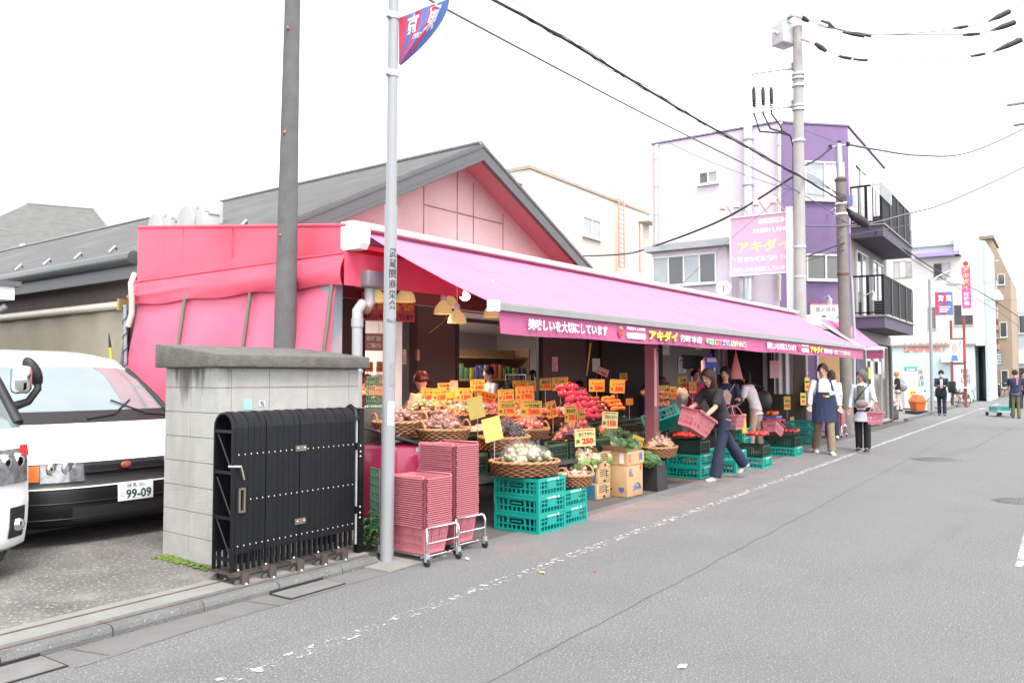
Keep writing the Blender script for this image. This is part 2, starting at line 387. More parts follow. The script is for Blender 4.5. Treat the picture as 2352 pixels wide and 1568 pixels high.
# small litter
def litter(u,v,r,col,label,cat,name):
    p = at_z(u,v,.004); mb = MB(); m = M('litter_' + name + str(int(col[0] * 99)),col,.7,var=.2,scale=40)
    n = 7; top = [Vector((r * (1 + .4 * math.sin(i * 2.3)) * math.cos(i * 6.283 / n),r * .6 * math.sin(i * 6.283 / n),.004 + .006 * (i % 2))) for i in range(n)]
    mb.add(top + [q - Vector((0,0,.003)) for q in top],[tuple(range(n)),tuple(range(2 * n - 1,n - 1,-1))] + [(i,n + i,n + (i + 1) % n,(i + 1) % n) for i in range(n)],m)
    tag(mb.build(name,None,p,rnd.uniform(0,3)),label,cat)
litter(1567,1531,.03,(.75,.75,.74),'white scrap of paper on the asphalt near the bottom edge','litter','paper_scrap')
litter(1073,1283,.03,(.75,.75,.74),'white scrap of paper on the road beside the basket carts','litter','paper_scrap')
litter(1366,1312,.014,(.5,.03,.05),'red petal lying on the road beyond the edge line','petal','petal')
litter(1245,1315,.03,(.5,.42,.12),'yellow fallen leaf on the worn edge line','leaf','leaf')
litter(68,1405,.03,(.5,.35,.2),'pale brown dry leaf on the lot in front of the white van','leaf','leaf')
litter(190,1412,.02,(.45,.28,.15),'small tan dry leaf on the lot behind the rails','leaf','leaf')
litter(1080,1580,.05,(.3,.3,.3),'grey scrap at the bottom edge','litter','paper_scrap') if False else None
litter(1262,1300,.03,(.18,.03,.02),'dark red crumpled scrap at the foot of the silver pole','litter','paper_scrap') if False else None
litter(871,1287,.05,(.12,.04,.03),'dark red dry leaf left of the silver pole foot','leaf','leaf')
litter(803,1268,.03,(.45,.33,.05),'yellow fallen leaf by the gate post','leaf','leaf')
# ================================================================= the greengrocer's building
TH = R(-2.6); SX = T(6.0,6.2,0) @ RZ(TH); SI = SX.inverted()
def S(a,b,z=0.): return SX @ Vector((a,b,z))
def s_b(u,v,b):
    """where the ray of a pixel meets the store plane depth=b : (a, z)"""
    o = SI @ Vector((0,0,EYE)); d = SI.to_3x3() @ ray(u,v); t = (b - o.y) / d.y; p = o + d * t; return p.x,p.z
def s_a(u,v,a):
    o = SI @ Vector((0,0,EYE)); d = SI.to_3x3() @ ray(u,v); t = (a - o.x) / d.x; p = o + d * t; return p.y,p.z
store = thing('grocery_store','single storey greengrocer with pink gable wall and dark grey pitched roof','shop',(6.0,6.2,0),TH)
siding = M('pink_siding',(.50,.385,.385),.75,var=.07,scale=2,bump=.5,bscale=45); stripes_bump(siding,0,22,.5,.9)
roof_m = M('roof_slate',(.085,.085,.082),.8,var=.2,scale=3,bump=.4,bscale=40); stripes_bump(roof_m,0,6.2,1.,.7); blotch(roof_m,(.16,.16,.15),1.2,.5,.75,(1,.5,1),.5)
fascia = M('fascia_grey',(.075,.078,.082),.5,var=.08)
soffit = M('soffit_pink',(.40,.24,.26),.7,var=.05)
brown = M('brown_wall',(.055,.042,.036),.7,var=.12,scale=3); stripes_bump(brown,2,12,.25,.85)
dark_in = M('dark_interior',(.03,.026,.024),.9,var=.2)
white_in = M('interior_white',(.62,.55,.54),.8,var=.04)
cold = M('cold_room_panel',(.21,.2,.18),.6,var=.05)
AP,ZP,SL_ = 3.66,5.05,.49              # ridge position, ridge height, roof slope
BF,BW,BB = 1.25,1.75,24.0              # fascia plane, gable wall plane, back end
AL,AR = AP - 3.88,AP + 4.6
def zr(a): return ZP - SL_ * abs(a - AP)
# gable wall with panel joints
mb = MB(); zl = zr(AL + .35) - .1; zrr = zr(AR - .35) - .1
poly = [(AL + .35,2.55),(AR - .35,2.55),(AR - .35,zrr),(AP,ZP - .1),(AL + .35,zl)]
mb.prism(poly,0,.12,siding,T(0,BW,0) @ Matrix(((1,0,0,0),(0,0,1,0),(0,1,0,0),(0,0,0,1))))
jm = M('joint_brown',(.25,.15,.14),.9,var=.4,scale=5)
for u in (770,973,1050,1087,1155,1250):
    a,_ = s_b(u,500,BW); mb.box(a - .009,a + .009,BW - .006,BW,2.6,zr(a) - .22,jm)
a0,z0 = s_b(973,470,BW); a1,z1 = s_b(1155,514,BW); mb.box(a0,a1,BW - .008,BW - .001,z0 - .01,z0 + .01,jm)
mb.build('gable_wall',store)
mb = MB()
for sgn,ae in ((-1,AL),(1,AR)):
    ze = zr(ae); p = [(AP,ZP),(ae,ze)]
    for th0,th1 in ((0,.07),):
        vs = [Vector((AP,BF - .02,ZP)),Vector((ae,BF - .02,ze)),Vector((ae,BB,ze)),Vector((AP,BB,ZP))]; lo = [v - Vector((0,0,.07)) for v in vs]
        fs = [(0,1,2,3),(7,6,5,4),(0,4,5,1),(1,5,6,2),(2,6,7,3)]
        if sgn < 0: fs = [f[::-1] for f in fs]
        mb.add(vs + lo,fs,roof_m)
mb.tube([(AP,BF - .03,ZP + .01),(AP,BB,ZP + .01)],.07,M('ridge_cap',(.2,.21,.2),.6,var=.1),6,True,.5)
for i in range(9):
    b = 2.3 + i * 1.1; a = AL + .42
    mb.tube([(a,b,zr(a) + .01),(a + .1,b,zr(a + .1) + .07),(a + .14,b + .05,zr(a + .14) + .02)],.022,galv,5)
roof = mb.build('roof',store)
mb = MB()
for sgn,ae in ((-1,AL),(1,AR)):
    vs = [Vector((AP,BF - .06,ZP - .01)),Vector((ae,BF - .06,zr(ae) - .01)),Vector((ae,BF - .06,zr(ae) - .27)),Vector((AP,BF - .06,ZP - .27))]
    bk = [v + Vector((0,.05,0)) for v in vs]; fs = [(0,1,2,3),(7,6,5,4),(0,4,5,1),(2,6,7,3),(1,5,6,2)]
    if sgn > 0: fs = [f[::-1] for f in fs]
    mb.add(vs + bk,fs,fascia)
    for k,dz in enumerate((.0,-.2)):
        vs2 = [v + Vector((0,-.015,0)) for v in vs]; s0 = [vs2[0] + Vector((0,0,dz)),vs2[1] + Vector((0,0,dz)),vs2[1] + Vector((0,0,dz - .05)),vs2[0] + Vector((0,0,dz - .05))]
        s1 = [v + Vector((0,.014,0)) for v in s0]; mb.add(s0 + s1,fs,fascia)
mb.build('fascia_board',store)
mb = MB()
for sgn,ae in ((-1,AL),(1,AR)):
    vs = [Vector((AP,BF,ZP - .11)),Vector((ae,BF,zr(ae) - .11)),Vector((ae,BW + .1,zr(ae) - .11)),Vector((AP,BW + .1,ZP - .11))]
    mb.add(vs,[(0,1,2,3) if sgn > 0 else (3,2,1,0)],soffit); mb.add([v - Vector((0,0,.02)) for v in vs],[(3,2,1,0) if sgn > 0 else (0,1,2,3)],soffit)
mb.build('soffit',store)
# left eave: gutter, brown wall under the eave
mb = MB(); gut = M('gutter_green',(.06,.07,.066),.35,var=.1)
mb.tube([(AL - .05,3.95,zr(AL) - .06),(AL - .05,BB,zr(AL) - .06)],.09,gut,12); mb.box(AL + .0,AL + .06,BF + .1,BB,zr(AL) - .32,zr(AL) - .06,fascia); mb.build('gutter',store)
mb = MB(); lw = M('left_wall_brown',(.12,.10,.088),.85,var=.12,scale=5,bump=.3,bscale=60); mb.box(AL + .35,AL + .45,BW + .12,BB,0,zr(AL + .35) - .08,lw); mb.build('side_wall',store)
# ground floor front: brown panels, openings, header
def fa(u): return s_b(u,800,BW)[0]
HZ2 = 2.62
mb = MB()
brk = [(AL + .35,fa(835)),(fa(955),fa(1052)),(fa(1246),fa(1352))]
for a0,a1 in brk:
    mb.box(a0,a1,BW + .02,BW + .10,0,HZ2 - .07,brown); n = max(1,int((a1 - a0) / .8))
    for i in range(n + 1):
        a = a0 + (a1 - a0) * i / n; mb.box(a - .03,a + .03,BW - .0,BW + .0195,0,HZ2 - .07,dark_in)
mb.box(fa(955) - .16,fa(955) - .04,BW - .02,BW + .12,0,HZ2 - .07,dark_in)
mb.box(AL + .35,AR + .3,BW - .02,BW + .14,HZ2 - .06,HZ2 + .4,M('header_maroon',(.12,.02,.03),.7,var=.1))
mb.build('front_wall',store)
# interior rooms behind the openings
mb = MB(); floor_in = M('shop_floor',(.22,.2,.19),.5,var=.1)
A0,A1,A2 = AL + .46,fa(1300),AR + 8.6
def room(a0,a1,b0,b1,z1,m,c):
    mb.add([Vector(p) for p in ((a0,b0,.01),(a1,b0,.01),(a1,b1,.01),(a0,b1,.01))],[(0,1,2,3)],floor_in)
    mb.add([Vector(p) for p in ((a0,b0,z1),(a1,b0,z1),(a1,b1,z1),(a0,b1,z1))],[(3,2,1,0)],c)
    mb.box(a0,a1,b1,b1 + .1,0,z1 + .05,m); mb.box(a0 - .02,a0 + .04,b0,b1 - .003,0,z1 - .003,m); mb.box(a1 - .04,a1 + .02,b0,b1 - .003,0,z1 - .003,m)
room(A0,fa(955) - .05,BW + .15,7.0,2.56,white_in,white_in)
room(fa(955) + .0,10.4,BW + .4,6.2,2.56,white_in,white_in)
mb.build('interior_room',store)
# shop window frames of the middle opening
mb = MB(); fr = M('frame_brown',(.03,.022,.02),.4)
a0,a1 = fa(1053),fa(1245)
zt = s_b(1150,741,BW)[1]
mb.box(a0,a1,BW + .03,BW + .09,zt - .03,zt + .03,fr)
for a in (a0 + .03,(a0 + a1) / 2 + .1,a1 - .03): mb.box(a - .028,a + .028,BW + .031,BW + .089,zt if a0 + .1 < a < a1 - .1 else 0,HZ2 - .07,fr)
win = mb.build('shop_window',store)
gl = M('clear_glass',(.8,.85,.85),.03,var=0,spec=.5,alpha=.18)
mb = MB(); mb.box(a0,a1,BW + .055,BW + .061,zt + .03,HZ2 - .07,gl); mb.build('pane',win)
# annex right of the gable : cold rooms behind the awning, flat roof
annex = thing('shop_annex','low dim annex with beige cold-room panels behind the right half of the awning','shop annex',(6.0,6.2,0),TH)
mb = MB(); b = BW + .55
mb.box(fa(1352),fa(1500),b - .24,b - .2,0,2.75,dark_in); mb.box(fa(1490),14.6,b,b + .1,0,2.75,cold)  # first box: dark backdrop painting the unlit depth of the doorway
for u in (1500,1565,1640,1700):
    a = s_b(u,800,b)[0]; mb.box(a - .012,a + .012,b - .006,b - .0002,0,2.75,grey_p)
mb.box(14.6,14.7,-.2,4,0,2.9,brown); mb.box(A1 + .06,14.7,-.2,5,2.76,2.9,M('annex_roof',(.12,.1,.1),.8))
mb.build('panel_wall',annex)
mb = MB(); a0,z1 = s_b(1565,815,b); a1,z0 = s_b(1612,848,b); mb.bbox(a0,a1,b - .05,b - .001,z0,z1,black_m,.04); mb.build('viewing_window',annex)
wsh = M('white_sheet',(.5,.5,.5),.6,var=.06,trans=.2); AE = 14.55
for u0,v0,u1,v1 in ((1642,790,1674,860),(1752,800,1765,905),(1778,795,1823,905)):
    b0,z1 = s_a(u0,v0,AE); b1,z0 = s_a(u1,v1,AE); mb = MB()
    for q in (0,.008): mb.grid(lambda u,v: Vector((AE - .03 - q + .03 * math.sin(u * 17),b0 + (b1 - b0) * u,z0 + (z1 - z0) * v)),24,4,wsh)
    mb.build('vinyl_curtain',annex)
b0,z1 = s_a(1690,780,AE); b1,z0 = s_a(1752,920,AE); mb = MB(); mb.box(AE - .02,AE + .04,b1,b0,0,2.7,dark_in); mb.build('doorway_dark_panel',annex)  # solid dark panel, its colour standing for the unlit opening
a0,a1 = s_b(1352,900,b)[0],s_b(1494,900,b)[0]; mb = MB(); mb.box(a0,a1,b - .32,b - .26,0,2.7,dark_in); mb.build('doorway_dark_panel',annex)  # dark panel in front of the backdrop, doorway shade as plain colour
# pink post near the front of the display
pp = MB(); pm = M('post_pink',(.17,.06,.07),.5,var=.1); pb = at_t(1497,900,11.2)
pp.box(-.07,.07,-.07,.07,0,2.3,pm); pp.box(-.075,-.055,-.1,-.075,1.1,1.9,M('strip_pale',(.6,.3,.3),.5))
tag(pp.build('support_post',None,(pb.x,pb.y,0),TH),'square pink support post standing amid the fruit displays','post')
ps = MB(); ps.box(-.08,.08,-.08,.08,0,2.5,M('post_blue_grey',(.2,.25,.3),.5)); p = s_a(802,730,.1)
tag(ps.build('support_post',None,tuple(S(-.10,.18))[:2] + (0,),TH),'blue-grey steel post beside the pink tarp corner','post')
# ---------------------------------------------------------------- pink tarp canopy
tarp = M('tarp_pink',(.80,.115,.185),.42,var=.06,scale=1.5,bump=.25,bscale=5,trans=.28)
tarp_l = M('tarp_pink_lower',(.78,.16,.26),.45,var=.07,scale=1.5,bump=.3,bscale=5,trans=.25)
can = thing('tarp_canopy','pink tarpaulin side screen and canopy hung from leaning grey poles','tarp canopy',(6.0,6.2,0),TH)
def TAf(b): return -.10 - .105 * (b + .1)
def s_t(u,v):
    a = -.3
    for _ in range(6):
        b,z = s_a(u,v,a); a = TAf(b)
    return b,z
bF,zF = s_t(797,517); bB,zB = s_t(318,522); zf1 = s_t(800,582)[1]; zf2 = s_t(310,650)[1]; zl1 = s_t(800,655)[1]; zl2 = s_t(306,703)[1]
bF = max(bF,-.2)
mb = MB()
def up(u,v):
    b = bF + (bB - bF) * u; zt = zF + (zB - zF) * u; zb = zf1 + (zf2 - zf1) * u
    return Vector((TAf(b) - .012 * math.sin(u * 9) * math.sin(v * 3) + .006 * noise.noise(Vector((u * 9,v * 4,0))),b,zb + (zt - zb) * v))
mb.grid(up,40,8,tarp); mb.grid(lambda u,v: up(u,v) + Vector((.006,0,0)),40,8,tarp)
def top(u,v):
    b = bF + (bB - bF) * u; zt = zF + (zB - zF) * u; return Vector((TAf(b) + 1.0 * v,b,zt + .004 + .02 * v))
mb.tube([(TAf(bF),bF,zF),(TAf(bB),bB,zB)],.02,tarp,8)
for u in (.22,.5,.75):
    b = bF + (bB - bF) * u; mb.tube([(TAf(b) - .004,b,zf1 + .1),(TAf(b) - .004,b,zF + (zB - zF) * u)],.006,tarp,5)
mb.build('upper_sheet',can)
def dr(u,v):
    b = bF - .02 + (bB + .03 - bF) * u; zt = zf1 + (zf2 - zf1) * u; zb = zl1 + (zl2 - zl1) * u
    fold = math.sin(v * 3.14) * (.05 + .03 * math.sin(u * 6)) + .035 * math.exp(-((v - (.35 + .5 * (1 - u))) / .10) ** 2) * (u > .55) * (u - .55) * 2.2
    return Vector((TAf(b) - .03 - fold - .05 * (1 - v) - .012 * noise.noise(Vector((u * 14,v * 2,3))) * (1 - v),b,zb + (zt - zb) * v + .012 * math.sin(u * 21) * (v < .01)))
mb = MB(); mb.grid(dr,70,16,tarp); mb.grid(lambda u,v: dr(u,v) + Vector((.005,0,0)),70,16,tarp); mb.tube([(TAf(bF) - .03,bF,zf1 + .01),(TAf(bB) - .03,bB,zf2 + .01)],.016,tarp,6)
mb.grid(lambda u,v: Vector((TAf(bF) - .05 + 1.9 * u,bF - .02 + .015 * math.sin(u * 8),zl1 + (zf1 + .02 - zl1) * v + .02 * u)),20,4,tarp)
mb.build('drape',can)
LEAN = .14
def lo(u,v):
    b = bF + .10 + (bB - bF - .17) * u; z = 1.0 + (2.6 - 1.0) * v
    wr = .03 * noise.noise(Vector((u * 5,v * 3,1))) + .012 * math.sin((u * 9 + v * 5) * 2) * max(0,.35 - u)
    return Vector((TAf(b) - .02 - LEAN * (2.55 - z) - wr,b,z))
mb = MB(); mb.grid(lo,50,16,tarp_l); mb.grid(lambda u,v: lo(u,v) + Vector((.006,0,0)),50,16,tarp_l); mb.build('lower_sheet',can)
for u,v in ((774,700),(587,730),(437,750),(313,780)):
    bq = s_t(u,v)[0]; mb = MB(); m = M('pole_olive',(.12,.115,.085),.6,var=.15)
    mb.tube([(TAf(bq) - .05 - LEAN * 1.75,bq + .01,.8),(TAf(bq) - .05,bq,2.62)],.022,m,8); mb.build('pole',can)
mb = MB()  # canopy roof joining tarp, awning case and gable wall
red = M('canopy_red',(.70,.05,.09),.6,var=.08,trans=.25)
mb.add([Vector(p) for p in ((TAf(bF) + .02,bF,zF - .14),(AP + 5.3,.05,2.98),(AP + 5.3,BW - .03,2.98),(TAf(BW) + .02,BW - .03,zF - .08))],[(0,1,2,3)],red)
mb.grid(lambda u,v: Vector((TAf(0) + .2 + 9.4 * u,.06 + 1.66 * v,2.80 + .05 * math.sin(u * 40) * math.sin(v * 3.14))),80,4,red)
mb.grid(lambda u,v: Vector((TAf(0) + .02 + 9.4 * u,.02 + .015 * math.sin(u * 30),2.66 + .22 * v)),60,2,red)
mb.build('canopy_sheet',can)
blotch(tarp,(.70,.07,.12),.9,.5,.75,(1,1,.4),.5); blotch(tarp,(.5,.06,.09),3,.62,.8,(1,1,.15),.4); blotch(tarp_l,(.66,.08,.16),1.1,.48,.75,(1,1,.5),.5); blotch(tarp_l,(.3,.07,.1),2.5,.62,.8,(1,1,.3),.5)
# ---------------------------------------------------------------- long striped-pink awning
ANG = .0
aw = thing('shop_awning','long magenta retractable awning with lettered valance over the produce stalls','awning',(6.0,6.2,0),TH)
aF = M('awning_fabric',(.84,.26,.52),.75,var=.05,scale=2,bump=.1,bscale=60,trans=.35)
vF = M('valance_fabric',(.38,.08,.19),.7,var=.06,scale=3,trans=.15)
caseW = M('awning_white',(.78,.77,.77),.35,var=.05); blotch(aF,(.62,.17,.45),1.2,.55,.8,(.4,1.5,1),.45); alu = M('aluminium_bar',(.22,.215,.215),.35,.5,var=.1,scale=4)
LA = 14.1; zc = 3.12
mb = MB(); pr = [(-.25,-.30),(-.02,-.30),(.02,-.27),(.02,.0),(-.17,.0),(-.26,-.03),(-.30,-.12),(-.29,-.24)]
mb.loft([[Vector((a,y,zc + z)) for y,z in pr[::-1]] for a in (-.12,.0)][::1],caseW,smooth=False)
pc = [(-.21,-.07),(.01,-.07),(.01,.0),(-.18,.0),(-.24,-.02)]
mb.loft([[Vector((a,y,zc + z)) for y,z in pc[::-1]] for a in (.002,LA)],caseW,smooth=False)
mb.tube([(.02,-.1,zc - .15),(LA,-.1,zc - .15)],.07,M('roller_grey',(.3,.12,.2),.6),10)
mb.build('cassette',aw)
BQ = -1.80; zb0,zb1 = 2.155,2.16; ab0,ab1 = .20,13.55
mb = MB()
def fab(u,v):
    a = (.06 + (LA - .1) * u) * (1 - v) + (ab0 + .02 + (ab1 - ab0 - .04) * u) * v
    b = -.17 + (BQ + .02 + .17) * v; z = (zc - .12) + (zb0 + .03 - zc + .12) * v - .035 * math.sin(v * math.pi) + .010 * abs(math.sin(u * math.pi * 12)) * math.sin(v * 3.0) + .006 * noise.noise(Vector((u * 26,v * 3,0)))
    return Vector((a,b,z))
mb.grid(fab,110,14,aF); mb.grid(lambda u,v: fab(u,v) - Vector((0,0,.004)),110,14,aF)
for k in range(1,12):
    u = k / 12; mb.tube([fab(u,j / 10) + Vector((0,0,.001)) for j in range(11)],.004,aF,4)
mb.build('fabric',aw)
mb = MB(); mb.loft([[Vector((a,BQ + y,zb0 + z)) for y,z in ((-.05,-.03),(-.05,.03),(-.02,.055),(.03,.05),(.04,-.03))] for a in (ab0,ab1)],alu,smooth=False)
mb.cbox((ab0 - .04,BQ,zb0 + .01),(.07,.1,.1),caseW); mb.cbox((ab1 + .03,BQ,zb0 + .01),(.05,.09,.09),caseW); mb.build('front_bar',aw)
VH = .215
def val(u,v):
    a = ab0 + .03 + (ab1 - ab0 - .06) * u
    return Vector((a,BQ - .01 + .014 * math.sin(u * 26 + v) * (1 - v) - .02 * (1 - v),zb0 - .03 - VH * (1 - v) - .006 * math.sin(u * 40) * (1 - v)))
mb = MB(); mb.grid(val,120,5,vF); mb.grid(lambda u,v: val(u,v) + Vector((0,.004,0)),120,5,vF)
VX = lambda a,dz=0.: Matrix(((1,0,0,a),(0,0,-1,BQ - .052),(0,1,0,zb0 - .135 + dz),(0,0,0,1)))
tw = M('letter_white',(.8,.8,.8),.6,var=0); ty = M('letter_yellow',(.75,.62,.03),.6,var=0); tn = M('letter_navy',(.02,.04,.2),.6,var=0)
tg = M('letter_green',(.05,.45,.15),.6,var=0); tr = M('letter_red',(.62,.03,.02),.6,var=0); tbk = M('letter_black',(.015,.015,.015),.6,var=0); tblu = M('letter_blue',(.08,.2,.6),.6,var=0); tor = M('letter_orange',(.6,.25,.08),.6,var=0)
def va(u): return s_b(u,770,BQ - .05)[0]
def vtext(s,u0,u1,m,h,dz=0.,bold=.02):
    a0,a1 = va(u0),va(u1); mb.text(s,VX((a0 + a1) / 2,dz),0,m,bold,box=(a1 - a0,h),lift=.0)
def vset(u):
    vtext('美味しいを大切にしています',u[0],u[1],tw,.115)
    a0,a1 = va(u[2]),va(u[3])
    mb.ball(((va(u[8]) + va(u[9])) / 2,BQ - .05,zb0 - .14),.05,tr,12,8,1,.05,1.2); mb.ball(((va(u[8]) + va(u[9])) / 2,BQ - .056,zb0 - .085),.03,tg,8,6,1.3,.05,.5)
    vtext('FRESH LAND',u[2],u[3],tw,.034,.055,.015)
    pts = [(((a1 - a0) / 2 - .03) * (1 if -math.pi / 2 <= t <= math.pi / 2 else -1) + .033 * math.cos(t),.036 * math.sin(t)) for t in [i * math.pi / 8 - math.pi / 2 for i in range(16)]]
    mb.prism(pts,-.004,.001,tw,VX((a0 + a1) / 2,-.03)); vtext('生鮮市場',u[2] + (u[3] - u[2]) * .14,u[3] - (u[3] - u[2]) * .14,tblu,.045,-.03)
    mb.text('アキダイ',VX((va(u[4]) + va(u[5])) / 2 + .006,-.006) @ T(0,0,-.003),0,tbk,.06,box=(va(u[5]) - va(u[4]) + .014,.142),lift=0)
    vtext('アキダイ',u[4],u[5],ty,.13,0,.05)
    vtext('関町本店',u[6],u[7],tw,.09,-.01,.025)
    us = u[10]; w_ = (u[11] - us) / 5
    for i,(s,m) in enumerate((('野菜',tg),('果物',tr),('鮮魚',tblu),('精肉',tor),('食品',tr))):
        a = (va(us + w_ * i) + va(us + w_ * (i + .85))) / 2; wd = va(us + w_ * (i + .85)) - va(us + w_ * i)
        mb.text(s,VX(a,-.02) @ T(0,0,-.002),0,tw,.07,box=(wd + .03,.085),lift=0); mb.text(s,VX(a,-.02),0,m,.02,box=(wd,.07),lift=.001)
vset((1213,1395,1440,1482,1491,1557,1564,1612,1418,1433,1624,1716))
vset((1762,1828,1841,1857,1861,1889,1892,1911,1832,1839,1915,1954))
mb.build('valance',aw)
for a in (.5,5,9.2,13.2): mb = MB(); mb.tube([(a,-.12,zc - .2),(a + .7,-.95,2.55),(a,BQ + .05,zb0)],.022,caseW,6); mb.build('folding_arm',aw)
# downpipe at the corner
mb = MB(); pv = M('pipe_grey',(.31,.32,.34),.4,var=.06); p0 = at_t(821,720,8.35); q = at_t(846,640,8.6)
mb.bbox(q.x - .10,q.x + .28,q.y - .1,q.y + .12,q.z - .10,q.z + .08,M('gutter_box',(.17,.16,.18),.4),.02)
mb.tube([(q.x + .02,q.y,q.z - .1),(q.x + .02,q.y,q.z - .26),(q.x - .03,q.y,q.z - .33),(p0.x + .06,p0.y,p0.z + .1),(p0.x,p0.y,p0.z + .03),(p0.x,p0.y,p0.z - .12),(p0.x,p0.y,0)],.055,pv,14)
mb.tube([(p0.x,p0.y,p0.z - .14),(p0.x,p0.y,p0.z - .05)],.063,pv,14); mb.tube([(p0.x,p0.y,1.55),(p0.x,p0.y,1.58)],.064,galv,14)
tag(mb.build('downpipe'),'pale grey drainpipe bending down from a gutter box at the tarp corner','drainpipe')
# beige roller screen and pipe along the left wall
b0,z0 = s_a(283,690,AL + .2); b1,z1 = s_a(12,722,AL + .2)
mb = MB(); scr = M('screen_beige',(.36,.325,.25),.85,var=.12,scale=2,bump=.3,bscale=60); stripes_bump(scr,1,30,.2)
mb.grid(lambda u,v: Vector((AL + .25 + .012 * math.sin(u * 31),b0 + (b1 + .6 - b0) * u,.4 + (z0 - .12 - .4) * v)),60,4,scr)
mb.grid(lambda u,v: Vector((AL + .258 + .012 * math.sin(u * 31),b0 + (b1 + .6 - b0) * u,.4 + (z0 - .12 - .4) * v)),60,4,scr)
mb.tube([(AL + .2,b0,z0 - .06),(AL + .2,b1 + .6,z0 - .06)],.06,M('cream',(.66,.62,.52),.5,var=.06),10)
mb.cbox((AL + .2,b0,z0 - .06),(.15,.05,.16),M('cap_orange',(.5,.33,.14),.6))
tag(mb.build('roller_screen',None,(6,6.2,0),TH),'beige roller screen with cream tube along the brown side wall behind the van','screen')
# air conditioners on the roof behind the tarp
acw = M('ac_white',(.34,.34,.34),.4,var=.03)
def ac(u,v,w,b,label):
    k = thing('air_conditioner',label,'air conditioner',tuple(at_t(u,v,b)),R(-100),'air conditioners above the tarp')
    h = w * .78; mb = MB(); mb.bbox(-w * .5,w * .5,0,w * .38,-h,0,acw,.015); mb.cbox((w * .3,-.004,-.1),(.07,.006,.03),grey_p)
    mb.cbox((w * .502,w * .1,-h * .25),(.012,w * .14,.03),grey_p); mb.cbox((w * .502,w * .32,-h * .35),(.006,w * .04,h * .3),grey_p); mb.cbox((w * .51,w * .2,-h * .3),(.02,w * .2,.03),acw)
    for s in (-1,1): mb.cbox((s * w * .35,w * .19,-h - .03),(.05,w * .4,.06),dark_conc)
    mb.box(-w * .4,w * .4,.05,w * .3,-h - .6,-h - .06,galv); mb.build('casing',k)
    mb = MB(); c = Vector((-w * .14,-.012,-h * .5))
    X = T(*c) @ RX(R(90)); mb.lathe([(h * .44,-.012),(h * .46,.02),(h * .43,.02)],acw,32,X)
    for i in range(5): r = h * .42 * (i + 1) / 5; mb.lathe([(r,.012),(r + .004,.018),(r,.022)],acw,28,X,cap=False)
    for i in range(18):
        a = i * math.pi / 9; mb.tube([X @ Vector((.02 * math.cos(a),.02 * math.sin(a),.017)),X @ Vector((h * .25 * math.cos(a + .25),h * .25 * math.sin(a + .25),.017)),X @ Vector((h * .43 * math.cos(a + .6),h * .43 * math.sin(a + .6),.017))],.003,acw,4)
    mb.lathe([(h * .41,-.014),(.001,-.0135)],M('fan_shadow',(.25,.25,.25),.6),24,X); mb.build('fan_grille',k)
ac(438,466,.80,11.6,'nearer white air conditioner unit above the pink tarp')
ac(366,485,.78,12.4,'farther white air conditioner unit above the pink tarp, on the left')
# leaning pole with yellow band, blue pipe with a spiral cable at the tarp's left edge
mb = MB(); p = at_t(262,900,10.2); q = at_t(250,764,10.2)
mb.tube([p,p + (q - p) * .55],.018,black_m,8); mb.tube([p + (q - p) * .55,p + (q - p) * .75],.02,M('band_yellow',(.7,.4,.02),.5),8); mb.tube([p + (q - p) * .75,q],[.018,.006],black_m,8)
tag(mb.build('boundary_pole'),'black pole with a yellow band leaning behind the white van','pole')
mb = MB(); p = at_t(290,1000,10.0); q = at_t(287,700,10.0); mb.tube([p,q],.022,M('pipe_slate',(.22,.25,.3),.5),8)
mb.tube([p + (q - p) * (i / 60) + Vector((.03 * math.cos(i * .9),.03 * math.sin(i * .9),0)) for i in range(60)],.005,black_m,5)
p2 = at_t(305,700,10.0); mb.tube([at_t(310,628,10.),at_t(301,650,9.95),at_t(303,690,10),at_t(303,720,10),at_t(294,750,10)],.035,M('hose_beige',(.5,.45,.4),.6,bump=.6,bscale=40),10)
mb.tube([at_t(286,860,9.97),at_t(284,905,9.97)],.03,M('tape_blue',(.03,.2,.45),.5),8)
tag(mb.build('cable_pipe'),'slate pipe wound with black cable and beige hose at the left edge of the tarp','pipe')
